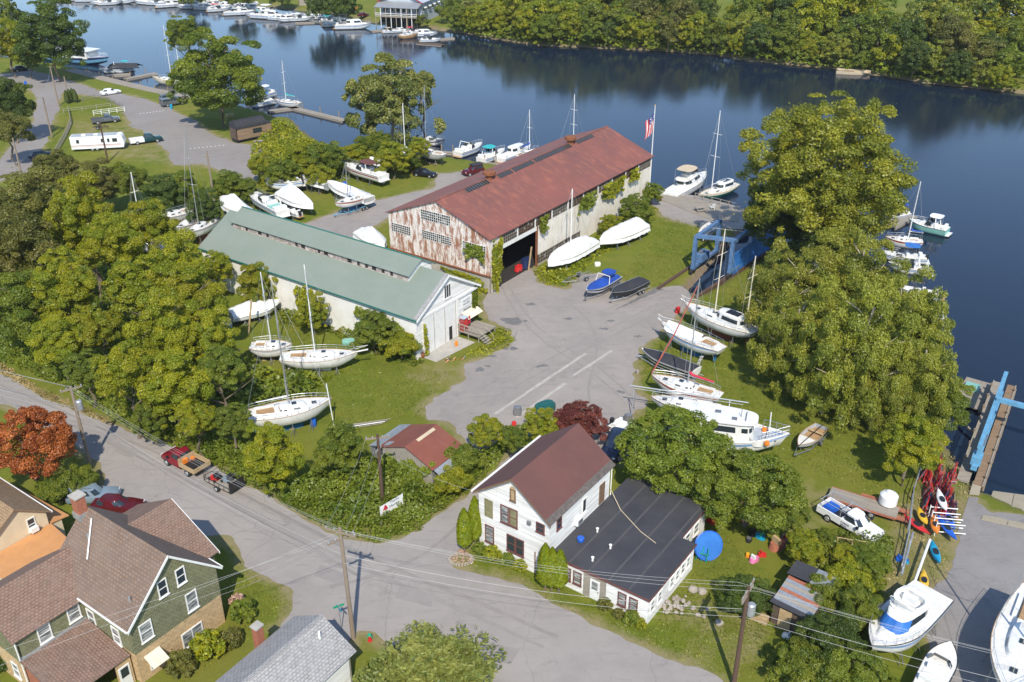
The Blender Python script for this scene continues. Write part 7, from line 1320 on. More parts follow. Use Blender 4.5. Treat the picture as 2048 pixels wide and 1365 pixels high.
def car(label, p, fwd, kind='sedan', paint='car_white', name='parked_car', group=None, L=None):
    """p = ground pixel of the centre, fwd = ground pixel towards which the nose points"""
    g = G(*p); f_ = G(*fwd); rz = math.atan2(f_.y - g.y, f_.x - g.x); o = thing(name, label, 'car' if kind != 'pickup' else 'pickup', g, rz, group)
    if kind == 'sedan':
        L = L or 4.7; hw = .9; a_ = L / 2; bodyloft([(-a_, .78, .35, .85), (-a_ + .12, .86, .28, .98), (-a_ * .55, .9, .22, 1.0), (0, .9, .2, .96), (a_ * .45, .9, .22, .93), (a_ - .25, .86, .25, .78), (a_, .76, .32, .62)]).obj('body', paint, o, True)
        house(-a_ * .82, a_ * .42, .80, .92, 1.42, .62, (.55, .75), 20, 4, .95, .03).obj('roof', paint, o, True); glassband(-a_ * .82, a_ * .42, .80, .92, 1.42, .1, .85, .62, (.55, .75), 20, 4, .95, 5).obj('window', 'glass', o)
        wheels(o, (-a_ * .6, a_ * .62), hw, .33); lamps(o, a_ - .06, -a_ + .04, hw, .68)
    elif kind == 'suv':
        L = L or 4.7; hw = .93; a_ = L / 2; bodyloft([(-a_, .82, .45, 1.0), (-a_ + .1, .9, .35, 1.1), (-a_ * .5, .93, .32, 1.12), (a_ * .3, .93, .32, 1.1), (a_ * .5, .92, .32, 1.06), (a_ - .2, .89, .36, .98), (a_, .8, .42, .8)]).obj('body', paint, o, True)
        house(-a_ * .97, a_ * .38, .86, 1.06, 1.75, .72, (.2, .6), 20, 5, .97, .03).obj('roof', paint, o, True); glassband(-a_ * .97, a_ * .38, .86, 1.06, 1.75, .12, .84, .72, (.2, .6), 20, 5, .97, 4).obj('window', 'glass', o); MB().tube([(-a_ * .7, .55, 1.84), (a_ * .05, .55, 1.84)], .03, 4).tube([(-a_ * .7, -.55, 1.84), (a_ * .05, -.55, 1.84)], .03, 4).obj('roof_rail', 'black_plastic', o)
        wheels(o, (-a_ * .58, a_ * .62), hw, .38); lamps(o, a_ - .05, -a_ + .03, hw, .85)
    else:
        L = L or 5.8; hw = .98; a_ = L / 2; cab0 = -a_ * .12; bodyloft([(cab0, .96, .45, 1.15), (cab0 + .1, .98, .42, 1.2), (a_ * .4, .98, .42, 1.18), (a_ * .55, .97, .42, 1.14), (a_ - .2, .94, .45, 1.06), (a_, .86, .5, .9)]).obj('body', paint, o, True)
        house(cab0 + .02, a_ * .55, .88, 1.16, 1.88, .72, (.18, .75), 20, 5, .97, .03).obj('roof', paint, o, True); glassband(cab0 + .02, a_ * .55, .88, 1.16, 1.88, .12, .84, .72, (.18, .75), 20, 5, .97, 4).obj('window', 'glass', o)
        wheels(o, (-a_ * .58, a_ * .64), hw, .4, .26); lamps(o, a_ - .05, -a_ + .0, hw, .95)
        for s_ in (1, -1): MB().b2(a_ * .42, a_ * .5, s_ * 1.0, s_ * 1.2, 1.2, 1.42).obj('mirror', 'black_plastic', o)
        MB().b2(a_ - .02, a_ + .08, -.85, .85, .45, .68).obj('bumper', 'steel', o)
    return o, a_, cab0 if kind == 'pickup' else 0
def bed(o, a_, cab0, paint, floor='black_plastic', z=1.2):
    m_ = MB().b2(-a_, cab0 - .04, .86, .98, .5, z).b2(-a_, cab0 - .04, -.98, -.86, .5, z).b2(-a_, -a_ + .08, -.86, .86, .5, z).b2(cab0 - .1, cab0 - .04, -.86, .86, .5, z); m_.obj('bed', paint, o); MB().b2(-a_ + .08, cab0 - .1, -.86, .86, .55, .68).obj('bed_floor', floor, o)
car('white sedan driving through the upper parking lot', (222, 189), (238, 186.5), 'sedan', 'car_white')
car('dark grey SUV beside the pickup under the large bank tree', (340, 203), (372, 198), 'suv', 'car_grey')
o, a_, c0 = car('grey pickup with a black bed cap under the large bank tree', (347, 211), (385, 205), 'pickup', 'car_grey', 'pickup_truck'); bed(o, a_, c0, 'car_grey'); house(-a_, c0, .92, 1.2, 1.8, .8, (.1, .1), 16, 6, 1).obj('bed_cap', 'car_grey', o); glassband(-a_, c0, .92, 1.2, 1.8, .2, .8, .8, (.1, .1), 16, 6, 1, 5).obj('cap_window', 'glass', o)
o, a_, c0 = car('grey pickup parked on the gravel patch behind the camper', (212, 246), (240, 243), 'pickup', 'car_grey', 'pickup_truck'); bed(o, a_, c0, 'car_grey')
o, a_, c0 = car('dark green pickup with a white bed hitched to the camper', (293, 286), (330, 281), 'pickup', 'car_green', 'pickup_truck', L=6.4); bed(o, a_, c0, 'car_white')
car('black sedan parked on the gravel drive left of the red roof', (850, 353), (880, 357), 'sedan', 'car_black', L=4.4); o, *_ = car('dark red jeep with black top behind the red roof ridge', (946, 349), (915, 356), 'suv', 'car_maroon', L=4.2); MB().b2(-1.9, .4, -.75, .75, 1.8, 1.9).obj('soft_top', 'black_canvas', o)
car('dark car under the trees beside the upper left road', (45, 142), (70, 139), 'sedan', 'car_black'); car('dark car half hidden by trees at the left end of the fence', (85, 316), (100, 312), 'sedan', 'car_navy')
car('white car parked beside the restaurant', (872, 21), (882, 19), 'suv', 'car_white'); car('dark red car parked left of the restaurant deck', (727, 33), (737, 31), 'sedan', 'car_maroon')
car('silver blue SUV parked in the driveway beside the hedge', (190, 1002), (232, 1000), 'suv', 'car_bluegrey', L=4.6); car('dark red sedan parked behind the shingled house', (238, 1020), (280, 1022), 'sedan', 'car_maroon')
car('dark navy car behind the white house beside the round tree', (1226, 905), (1215, 925), 'suv', 'car_navy')
o, a_, c0 = car('white contractor pickup with rack and lettering in the lower right yard', (1698, 1055), (1745, 1083), 'pickup', 'car_white', 'pickup_truck', L=5.9); bed(o, a_, c0, 'car_white'); r_ = MB()
for x in (-2.7, -.55): r_.tube([(x, -.92, 1.2), (x, -.92, 2.0), (x, .92, 2.0), (x, .92, 1.2)], .04, 4)
for y in (-.92, .92): r_.tube([(-2.8, y, 2.0), (1.2, y, 2.0)], .04, 4)
r_.obj('ladder_rack', 'aluminium', o); MB().b2(-2.6, -1.6, -.6, .6, .7, 1.15).obj('load', 'plastic_blue', o); text('MARINE', .24, 'car_navy', o, (-.35, -.995, .85), (R(90), 0, 0)); text('SERVICE', .16, 'car_navy', o, (-.3, -.995, .62), (R(90), 0, 0))
# old maroon pickup with tan flatbed, and the landscaping trailer
o, a_, c0 = car('maroon pickup with tan wooden flatbed parked at the roadside', (372, 934), (332, 913), 'pickup', 'car_red', 'flatbed_truck', L=5.2)
MB().b2(-2.7, c0 - .1, -1.0, 1.0, .75, .85).obj('flatbed', 'wood_tan', o); MB().b2(-2.7, c0 - .1, .95, 1.02, .85, 1.3).b2(-2.7, c0 - .1, -1.02, -.95, .85, 1.3).b2(-2.76, -2.7, -1.0, 1.0, .85, 1.3).b2(c0 - .12, c0 - .06, -1.0, 1.0, .85, 1.6).obj('stake_sides', 'wood_tan', o); MB().b2(-2.6, c0 - .3, -.85, .85, .86, .9).obj('bed_mat', 'black_plastic', o); MB().box((-.55, .3, 1.1), (.3, .5, .5)).box((-.6, -.5, 1.0), (.4, .3, .3)).obj('tools', 'plastic_orange', o)
g = G(448, 972); f_ = G(400, 948); rz = math.atan2(f_.y - g.y, f_.x - g.x); o = thing('utility_trailer', 'black mesh utility trailer loaded with red lawn machines at the roadside', 'trailer', g, rz); mb = MB()
for z in (.55, 1.05):
    mb.tube([(-1.9, -.95, z), (1.6, -.95, z), (1.6, .95, z), (-1.9, .95, z), (-1.9, -.95, z)], .03, 4)
for x in np.linspace(-1.9, 1.6, 6): mb.tube([(x, -.95, .5), (x, -.95, 1.05)], .025, 4).tube([(x, .95, .5), (x, .95, 1.05)], .025, 4)
mb.tube([(1.6, -.9, .5), (2.9, 0, .5), (1.6, .9, .5)], .04, 4); mb.obj('frame', 'black_plastic', o); MB().b2(-1.9, 1.6, -.93, .93, .48, .53).obj('floor', 'wood_grey', o); wheels(o, (-.2,), 1.08, .33, .2)
MB().b2(-2.0, -1.95, -.9, .9, .5, 1.5).obj('ramp_gate', 'black_plastic', o)
def mower(lab, loc_, rz_, m_):
    q = thing('lawn_mower', lab, 'lawn mower', loc_, rz_); MB().prism(outline(-.45, .5, .42, 14, 3), .1, .35, 0, .9).obj('mower_deck', m_, q, True); MB().box((-.35, 0, .55), (.5, .5, .4)).obj('engine', 'black_plastic', q); MB().tube([(-.4, -.25, .5), (-.9, -.25, 1.0), (-.9, .25, 1.0), (-.4, .25, .5)], .025, 5).obj('handle', 'steel', q)
    for x, y in ((-.35, -.4), (-.35, .4), (.4, -.38), (.4, .38)): MB().wheel((x, y, .14), .16, .1, 10).obj('wheel', 'rubber', q)
mower('red lawn mower at the front of the utility trailer', tuple(Vector((g.x, g.y, .53)) + Vector((*rot2(.9, .2, rz), 0))), rz, 'plastic_red'); mower('blue grey lawn mower in the middle of the utility trailer', tuple(Vector((g.x, g.y, .53)) + Vector((*rot2(-.3, -.3, rz), 0))), rz + .3, 'car_bluegrey')
# camper trailer
g = G(200, 299); f_ = G(260, 296); rz = math.atan2(f_.y - g.y, f_.x - g.x); o = thing('camper_trailer', 'long white travel trailer on the grass beside the fence', 'camper', g, rz); MB().rings([[(x, y, z) for x, y in ((-5, -1.25), (4.4, -1.25), (4.4 + nz, -1.15), (4.4 + nz, 1.15), (4.4, 1.25), (-5, 1.25))] for z, nz in ((.55, .5), (1.5, .75), (2.6, .45), (3.0, .2))]).obj('body', 'car_white', o); MB().b2(-5.01, 4.4, -1.262, -1.25, 1.2, 1.3).b2(-5.01, 4.4, -1.262, -1.25, 1.0, 1.05).obj('stripe', 'stripe_red', o)
for x, w_ in ((-3.6, .5), (1.0, .4), (2.2, .4), (3.4, .9)): win(o, 'R', -1.255, x, 2.1, w_, .7, 'black_plastic', 'glass', 1, 1, .05, False)
MB().box((-2.5, 0, 3.1), (.8, .7, .25)).obj('roof_air_conditioner', 'trim_white', o); MB().box((-.2, 0, 3.08), (.8, .7, .2)).obj('roof_air_conditioner', 'trim_white', o); MB().b2(-4.8, 3.8, -1.1, 1.1, 3.0, 3.02).obj('roof_membrane', 'hull_grey', o)
wheels(o, (-1.1, -.2), 1.2, .36); MB().tube([(4.9, -.6, .6), (6.2, 0, .6), (4.9, .6, .6)], .05, 4).obj('drawbar', 'black_plastic', o)
# plank flatbed trailer and red ramps in the lower right yard
g = G(1735, 1020); rz = math.atan2(G(1800, 1040).y - g.y, G(1800, 1040).x - g.x); o = thing('flatbed_trailer', 'long salmon red flatbed trailer with worn plank deck beside the white pickup', 'trailer', g, rz); MB().b2(-3.6, 2.6, -.9, .9, .6, .68).obj('deck', 'planks', o); MB().b2(-3.6, 2.6, .9, 1.0, .5, .7).b2(-3.6, 2.6, -1.0, -.9, .5, .7).b2(2.6, 3.6, -.9, -.4, .55, .68).b2(2.6, 3.6, .4, .9, .55, .68).obj('frame', 'sail_red' if False else 'brick_red', o); wheels(o, (-.4, .5), 1.15, .34); MB().b2(-.9, 1.0, 1.0, 1.3, .72, .78).b2(-.9, 1.0, -1.3, -1.0, .72, .78).obj('mudguard', 'brick_red', o)
# ================================================================ POLES, WIRES, DOCKS, LIFTS, SMALL THINGS
def pole(label, p, H, mat='pole_grey', arms=(), can=False, lean=(0, 0), name='utility_pole'):
    g = G(*p); o = thing(name, label, 'utility pole', g); MB().tube([(0, 0, -.2), (lean[0], lean[1], H)], .19, 9, 0, .13).obj('post', mat, o)
    for z, rz, l in arms:
        q = MB().box((lean[0] * z / H, lean[1] * z / H, z), (l, .12, .14), rz).obj('crossarm', 'pole_grey', o)
        for t_ in (-.46, -.2, .2, .46): x, y = rot2(l * t_, 0, rz); MB().lathe((x + lean[0] * z / H, y + lean[1] * z / H, z + .07), [(.04, 0), (.07, .08), (.03, .2)], 6).obj('insulator', 'galv', q)
    if can: MB().lathe((.42, 0, H - 2.6), [(.28, 0), (.3, .1), (.3, .95), (.2, 1.05)], 12).obj('transformer', 'galv', o); MB().box((.2, 0, H - 2.0), (.3, .1, .12)).obj('bracket', 'steel', o)
    return o, Vector((g.x + lean[0], g.y + lean[1], H))
_, T1 = pole('grey utility pole with double crossarms at the street corner', (707, 1277), 10.9, 'pole_grey', ((10.5, R(-22), 2.6), (9.9, R(38), 2.2)), False, (-.15, 0))
_, T2 = pole('brown utility pole with grey transformer can beside the hedge', (181, 932), 9.2, 'pole_grey', ((8.9, R(35), 2.0),), True)
_, T3 = pole('dark brown pole beside the banner below the red roofed shed', (766, 1012), 8.0, 'creosote', ((7.6, R(10), 2.2), (6.3, R(70), 1.0)))
_, T4 = pole('dark brown utility pole with slanted crossarms at the bottom right', (1467, 1372), 9.6, 'creosote', ((9.3, R(58), 2.4), (8.9, R(58), 2.2)), True)
UP = [pole('grey utility pole beside the upper lot, the farthest one', (118, 213), 9.2), pole('grey utility pole beside the upper road curve', (104, 275), 8.4), pole('grey utility pole at the left edge of the upper road', (46, 360), 7.8), pole('brown pole standing in front of the camper', (216, 325), 7.8, 'creosote'), pole('short grey lamp pole beside the small pointed conifers', (138, 200), 5.5, 'pole_grey', (), False, (0, 0), 'lamp_post'), pole('weathered pole beside the tall thin mast above the green shed', (432, 425), 10.5, 'pole_grey', ((9.6, R(0), 1.4),))]
def wire(label, a_, b_, sag=.5, r=.016, group='overhead wires'):
    a_, b_ = Vector(a_), Vector(b_); pts = [a_.lerp(b_, i / 14) - Vector((0, 0, sag * 4 * (i / 14) * (1 - i / 14))) for i in range(15)]; return tag(MB().tube(pts, r, 4).obj('power_line', 'wire'), label, 'wire', group)
for k, (dx, dy, dz, r_) in enumerate(((-1.1, .45, -.2, .010), (.0, 0, -.15, .010), (1.1, -.45, -.2, .010), (0, .1, -2.6, .016), (0, -.1, -3.2, .012))):
    ordn = ('outermost thin', 'middle thin', 'inner thin', 'upper thick', 'lower thick')[k]
    wire(ordn + ' line along the street from the corner pole to the can pole', T1 + Vector((dx, dy, dz)), T2 + Vector((dx * .6, dy * .6 - .1, dz + .1)), .9, r_)
    wire(ordn + ' line from the can pole out past the left edge', T2 + Vector((dx * .6, dy * .6, dz + .1)), (-95 + dx, 103 + dy, 9 + dz), .9, r_)
    wire(ordn + ' line from the corner pole to the bottom right pole', T1 + Vector((dx, dy, dz)), T4 + Vector((dx * .5, dy + .2, dz * .9)), .9, r_)
    wire(ordn + ' line from the bottom right pole out past the right edge', T4 + Vector((dx * .5, dy + .2, dz * .9)), (48 + dx, 40 + dy, 9 + dz), .8, r_)
for k, (a_, b_, lab) in enumerate(((T1 + Vector((-1.1, .3, -.3)), T3 + Vector((-1, .1, -.3)), 'left service line from the corner pole to the dark brown pole'), (T1 + Vector((.4, .3, -.3)), T3 + Vector((0, .1, -.3)), 'middle service line from the corner pole to the dark brown pole'), (T1 + Vector((.9, .3, -.5)), T3 + Vector((.9, .1, -.4)), 'right service line from the corner pole to the dark brown pole'), (T3 - Vector((0, 0, 1.6)), l2w(LC, YC, (.2, 3.9, 6.0)), 'service drop from the dark brown pole to the white house'), (T1 - Vector((.1, 0, .5)), l2w(LE, YE, (.3, -.5, 4.5)), 'upper line from the corner pole over the shingled house'), (T1 - Vector((.1, 0, 1.0)), l2w(LE, YE, (.3, -3.5, 3.0)), 'service drop from the corner pole to the shingled house wall'), (T1 - Vector((.1, 0, .8)), (-52, 36, 8.5), 'line from the corner pole crossing the shingled house to the left'), (T1 - Vector((.1, .1, .3)), (-50, 33, 9), 'second line from the corner pole crossing the shingled house to the left'), (T4 - Vector((0, 0, 2.2)), l2w(LC, YC, (xf + .3, yr1 + .3, 2.5)), 'service drop from the bottom right pole to the extension corner'))): wire(lab, a_, b_, .45, .01)
for i in range(2): wire('line between the grey poles of the upper road, %s one' % ('farther', 'nearer')[i], UP[i][1] - Vector((0, 0, .2)), UP[i + 1][1] - Vector((0, 0, .2)), .5, .02)
# flagpole
g = G(1297, 402); o = thing('flagpole', 'tall white flagpole at the quay end of the red roofed shed', 'flagpole', g); MB().tube([(0, 0, 0), (0, 0, 16.4)], .11, 8, 0, .06).obj('pole', 'mast_white', o); MB().lathe((0, 0, 16.4), [(.05, 0), (.12, .1), (.05, .2)], 8).obj('finial', 'plastic_yellow', o)
fl = thing('flag', 'american flag hanging limp on the tall white flagpole', 'flag', (g.x, g.y, -5.6)); n = 13; fl.scale = (1.35, 1.35, 1.35)
def fx(s_, v): return (-.08 - s_ * 1.0 + .12 * math.sin(v * 5), .22 * math.sin(s_ * 9 + v * 3), 15.3 - v * 3.6 - s_ * (1.0 + v * .25))
for st in range(7):
    u0, u1 = st / 7, (st + 1) / 7; m_ = MB(); vs = [fx(u, v) for v in np.linspace(0, .62, n) for u in (u0, u1)]; fs = [(2 * i, 2 * i + 1, 2 * i + 3, 2 * i + 2) for i in range(n - 1)]
    cut = 0
    MB().add(vs[:2 * 5], [f_ for f_ in fs if max(f_) < 10]).obj('canton' if st < 4 else 'stripe', 'flagblue' if st < 4 else ('flagred' if st % 2 == 0 else 'flagwhite'), fl); MB().add(vs[8:], [(a_ - 8, b_ - 8, c_ - 8, d_ - 8) for a_, b_, c_, d_ in fs if a_ >= 8]).obj('stripe', 'flagred' if st % 2 == 0 else 'flagwhite', fl)
rng_ = random.Random(5)
for k in range(12): u, v = rng_.uniform(.05, .5), rng_.uniform(.02, .18); p = fx(u, v); MB().lathe((p[0], p[1] - .06, p[2]), [(.05, -.03), (.06, 0), (.05, .03)], 5).obj('star', 'flagwhite', fl)
# docks, floats, quay
def dock(label, a_, b_, wd, z=.45, posts=True, mat='planks', name='dock', cat='dock'):
    A, B = G(*a_, z + WATER + .0), G(*b_, z + WATER); d = B - A; o = thing(name, label, cat, (A.x, A.y, 0), math.atan2(d.y, d.x)); L = math.hypot(d.x, d.y); MB().b2(0, L, -wd / 2, wd / 2, z + WATER - .12, z + WATER).obj('decking', mat, o); MB().b2(.05, L - .05, -wd / 2 + .05, -wd / 2 + .3, WATER - .25, z + WATER - .12).b2(.05, L - .05, wd / 2 - .3, wd / 2 - .05, WATER - .25, z + WATER - .12).obj('float', 'wood_grey', o)
    if posts:
        k = max(2, int(L / 5))
        for i in range(k): MB().tube([(L * (i + .5) / k, wd / 2 + .12, WATER - 1.5), (L * (i + .5) / k, wd / 2 + .12, .6)], .13, 7).obj('pile', 'pole_grey', o)
    return o
dock('long plank float reaching into the river below the green covered sailboat', (580, 214), (690, 241), 1.9); dock('short plank float joining the long float to the bank', (536, 222), (600, 214), 1.8, posts=False)
dock('plank float under the small boat with the blue bimini', (1780, 452), (1822, 430), 2.2); dock('narrow float behind the red roof beside the turquoise boat', (870, 303), (915, 306), 1.2); dock('plank float beside the turquoise covered boat', (955, 325), (1000, 330), 1.6)
dock('float with a black roofed lift at the upper left quay', (185, 152), (262, 148), 2.2, posts=False); dock('plank finger float running out beside the black roofed float', (250, 158), (312, 146), 2.0); dock('float below the restaurant deck', (742, 62), (795, 58), 1.8, posts=False); dock('outer float with a dark raft below the restaurant', (855, 80), (908, 76), 1.8, posts=False); dock('long float along the far bank boats', (590, 46), (650, 44), 1.8, posts=False); dock('dark raft with pipes beside the outer restaurant float', (836, 86), (886, 90), 2.6, .35, False, 'boards_dark')
o = thing('boat_canopy', 'black peaked canopy over the float at the upper left', 'canopy', (*G(252, 146, WATER).xy, WATER + .4), R(2)); roof_slope(o, [(-4.5, -1.8, 1.2), (4.5, -1.8, 1.2), (3.2, 0, 2.2), (-3.2, 0, 2.2)], 'black_canvas', .04); roof_slope(o, [(4.5, 1.8, 1.2), (-4.5, 1.8, 1.2), (-3.2, 0, 2.2), (3.2, 0, 2.2)], 'black_canvas', .04)
for x in (-4.2, 0, 4.2): MB().tube([(x, -1.7, 0), (x, -1.7, 1.2)], .05, 5).tube([(x, 1.7, 0), (x, 1.7, 1.2)], .05, 5).obj('post', 'steel', o)
# boardwalk quay, upper left
def quay(label, pts, wd, z=.12, mat='planks'):
    P = [G(*p) for p in pts]; o = thing('boardwalk', label, 'boardwalk', P[0])
    for i in range(len(P) - 1):
        d = P[i + 1] - P[i]; n = Vector((-d.y, d.x, 0)).normalized() * wd / 2; q = [P[i] - n, P[i + 1] - n, P[i + 1] + n, P[i] + n]; MB().slab([(p.x - P[0].x, p.y - P[0].y, z) for p in q], .25, n=Vector((0, 0, 1))).obj('decking', mat, o)
        for k in range(3): p = P[i].lerp(P[i + 1], k / 3) + n * 1.02 - P[0]; MB().tube([(p.x, p.y, -2), (p.x, p.y, 1.1)], .13, 7).obj('pile', 'pole_grey', o)
    return o
quay('timber boardwalk with piles along the upper left waterfront', [(140, 140), (215, 160), (300, 180), (380, 196)], 3.0)
qo = thing('quay_deck', 'grey timber quay deck with rail at the moored flybridge cruiser', 'quay', (0, 0, 0)); qp = gp([(1318, 400), (1338, 386), (1475, 420), (1478, 445), (1420, 440)]); MB().slab([(p.x, p.y, .1) for p in qp], .5, n=Vector((0, 0, 1))).obj('decking', 'planks', qo)
A, B = G(1390, 398), G(1474, 420)
for k in range(6): p = A.lerp(B, k / 5); MB().b2(p.x - .05, p.x + .05, p.y - .05, p.y + .05, .1, 1.1).obj('rail_post', 'wood_grey', qo)
MB().tube([A + Vector((0, 0, 1.05)), B + Vector((0, 0, 1.05))], .05, 4).tube([A + Vector((0, 0, .6)), B + Vector((0, 0, .6))], .04, 4).obj('rail', 'wood_grey', qo)
def picnic(label, p, rz=0, mat='wood_grey'):
    o = thing('picnic_table', label, 'picnic table', G(*p) + Vector((0, 0, .1)), rz); MB().b2(-.9, .9, -.4, .4, .7, .76).obj('table_top', mat, o); MB().b2(-.9, .9, .55, .8, .42, .47).obj('bench', mat, o); MB().b2(-.9, .9, -.8, -.55, .42, .47).obj('bench', mat, o)
    for x in (-.65, .65): MB().tube([(x, -.6, 0), (x, -.25, .7)], .04, 4).tube([(x, .6, 0), (x, .25, .7)], .04, 4).tube([(x, -.7, .4), (x, .7, .4)], .04, 4).obj('leg', mat, o)
picnic('picnic table on the quay deck near the green motorsailer', (1400, 424), .3); picnic('picnic table beside the tiny house trailer wheels', (518, 290), .2); picnic('picnic table left of the tiny house roof', (460, 236), .4, 'wood_tan')
def adirondack(label, p, rz, mat):
    o = thing('garden_chair', label, 'chair', G(*p) + Vector((0, 0, .1)), rz); MB().b2(-.3, .35, -.3, .3, .3, .36).obj('seat', mat, o); MB().box((-.42, 0, .7), (.05, .6, .85), 0, 0, -.35).obj('backrest', mat, o); MB().b2(-.3, .4, -.4, -.3, .52, .56).obj('armrest', mat, o); MB().b2(-.3, .4, .3, .4, .52, .56).obj('armrest', mat, o)
    for x in (-.28, .32):
        for y in (-.32, .32): MB().b2(x - .03, x + .03, y - .03, y + .03, 0, .52).obj('leg', mat, o)
adirondack('white garden chair on the quay deck beside the rail', (1424, 420), 1.8, 'mast_white'); adirondack('red garden chair at the shed end of the quay deck', (1318, 402), -.5, 'plastic_red')
# blue travel lift over the slip
def bar3(mb, a_, b_, w_): return mb.tube([a_, b_], w_ * .7, 4)
lf = thing('boat_lift', 'blue steel travelling boat lift straddling the haul out slip', 'boat lift', (0, 0, 0)); ZT = 5.6
b1, b2, b3, b4 = G(1383, 546), G(1462, 552), G(1430, 496), G(1512, 508)
b1, b2, b3, b4 = [Vector((p.x, p.y, 0)) for p in (b1, b2, b3, b4)]; up = Vector((0, 0, ZT))
b1, b2 = G(1385, 547), G(1458, 556); dv = Vector((math.cos(R(54.6)), math.sin(R(54.6)), 0)) * 8.; b3, b4 = b1 + dv, b2 + dv
for k, p in enumerate((b1, b2, b3, b4)): MB().box((p.x, p.y, ZT / 2 + .4), (.5, .5, ZT - .8), R(54.6)).obj('leg', 'lift_blue', lf); 
for q, r_ in ((b1, b3), (b2, b4)): d = r_ - q; MB().box(((q.x + r_.x) / 2, (q.y + r_.y) / 2, ZT - .1), (d.length + .4, .5, .55), R(54.6)).obj('top_beam', 'lift_blue', lf); MB().box(((q.x + r_.x) / 2, (q.y + r_.y) / 2, .9), (d.length + .9, .45, .45), R(54.6)).obj('wheel_beam', 'lift_blue', lf)
d = b2 - b1; MB().box(((b1.x + b2.x) / 2, (b1.y + b2.y) / 2, ZT + .15), (d.length, .5, .5), math.atan2(d.y, d.x)).obj('cross_beam', 'lift_blue', lf); MB().tube([b1.lerp(b3, .55) + up, b2.lerp(b4, .55) + up], .04, 4).obj('sling_bar', 'steel', lf)
for p in (b1, b2, b3, b4):
    for s_ in (-.5, .5): x, y = rot2(s_, 0, R(54.6)); q = MB().wheel((0, 0, 0), .42, .3).obj('wheel', 'rubber', lf); q.location = (p.x + x, p.y + y, .44); q.rotation_euler[2] = R(54.6)
p = b1.lerp(b3, .35); MB().box((p.x, p.y, 1.75), (2.6, 1.1, 1.2), R(54.6)).obj('engine_box', 'lift_blue', lf); MB().box((p.x - .2, p.y - .3, 2.55), (1.0, .5, .4), R(54.6)).obj('radiator', 'steel', lf)
wl_ = thing('blue_wall', 'long plain blue screen wall along the right side of the slip', 'wall', (0, 0, 0)); A, B = G(1462, 553), G(1575, 476)
d = B - A; rz = math.atan2(d.y, d.x); n_ = 4
for k in range(n_): p = A.lerp(B, (k + .5) / n_); MB().box((p.x, p.y, 1.75), (d.length / n_ - .03, .12, 3.3), rz).obj('panel', 'tarp_blue', wl_); q = A.lerp(B, k / n_); MB().box((q.x, q.y, 1.8), (.16, .2, 3.6), rz).obj('post', 'lift_blue', wl_)
# light blue lift and pier at the right edge
pr = thing('lift_pier', 'narrow timber pier carrying the sky blue boat lift at the right edge', 'pier', (0, 0, 0)); A, B = G(1938, 968), G(2008, 770)
d = B - A; rz = math.atan2(d.y, d.x); L = d.length; nrm = Vector((-math.sin(rz), math.cos(rz), 0))
for s_, w_, m_ in ((.55, 1.0, 'planks'), (-.75, .8, 'planks_brown')): p = (A + B) / 2 + nrm * s_; MB().box((p.x, p.y, .06), (L, w_, .22), rz).obj('decking', m_, pr)
for k in range(8):
    for s_ in (1.15, -1.25): p = A.lerp(B, (k + .5) / 8) + nrm * s_; MB().tube([(p.x, p.y, -2.6), (p.x, p.y, .55)], .14, 7).obj('pile', 'pole_grey', pr)
for s_ in (1.1, -1.2): p = (A + B) / 2 + nrm * s_; MB().box((p.x, p.y, .2), (L, .12, .16), rz).obj('kerb', 'wood_grey', pr)
l2 = thing('boat_lift', 'sky blue boat lift on the pier at the right edge', 'boat lift', (0, 0, 0)); A2, B2 = A.lerp(B, .06), A.lerp(B, .82); d2 = B2 - A2
for zz, w_, h_ in ((1.0, .55, .5),): p = (A2 + B2) / 2; MB().box((p.x, p.y, zz), (d2.length, w_, h_), rz).obj('wheel_beam', 'sky_blue_paint', l2)
p = A2.lerp(B2, .06); MB().box((p.x, p.y, 1.6), (1.4, .9, .9), rz).obj('engine_box', 'sky_blue_paint', l2); p = A2.lerp(B2, .3); MB().box((p.x, p.y, 1.45), (1.8, .5, .5), rz).obj('winch', 'steel', l2)
pc = A2.lerp(B2, .58); e2 = pc - nrm * 8.5
for t_ in (.06, .58, .97): p = A2.lerp(B2, t_); MB().box((p.x, p.y, 2.2), (.36, .36, 2.6), rz).obj('leg', 'sky_blue_paint', l2)
MB().box(((A2.x + B2.x) / 2, (A2.y + B2.y) / 2, 3.5), (d2.length, .4, .4), rz).obj('top_beam', 'sky_blue_paint', l2); MB().box(((pc.x + e2.x) / 2, (pc.y + e2.y) / 2, 3.85), (.45, 8.5, .45), rz).obj('cross_beam', 'sky_blue_paint', l2); MB().box((e2.x, e2.y, 1.2), (.4, .4, 5.0), rz).obj('leg', 'sky_blue_paint', l2)
for t_ in (.04, .12, .88, .96): p = A2.lerp(B2, t_); q = MB().wheel((0, 0, 0), .4, .3).obj('wheel', 'rubber', l2); q.location = (p.x, p.y, .58); q.rotation_euler[2] = rz
o = dock('old wooden work float with a green hatch beside the pier', (1932, 812), (1962, 762), 3.2, .4, False); MB().b2(3.6, 5.2, -.3, 1.2, WATER + .4, WATER + .75).obj('hatch_box', 'hull_aqua', o); tag(MB().box((0, 0, 0), (4.5, .25, .18)).obj('gangway', 'wood_grey', loc=(*G(1945, 850).xy, -.7), rz=R(100)), 'thin plank walkway from the bank to the work float', 'gangway')
MB().b2(0, 1, 0, 1, 0, .05); q = gp([(1930, 1000), (1948, 990), (1958, 965), (1943, 962)]); struct(MB().prism([(p.x, p.y) for p in gp([(1938, 990), (1958, 992), (1964, 966), (1946, 964)])], .02, .12).obj('ramp_pad', 'ramp_concrete')); struct(MB().prism([(p.x, p.y) for p in gp([(1912, 1072), (1940, 1072), (1957, 996), (1938, 994)])], .018, .035).obj('ramp_path', 'tarmac_grey'))
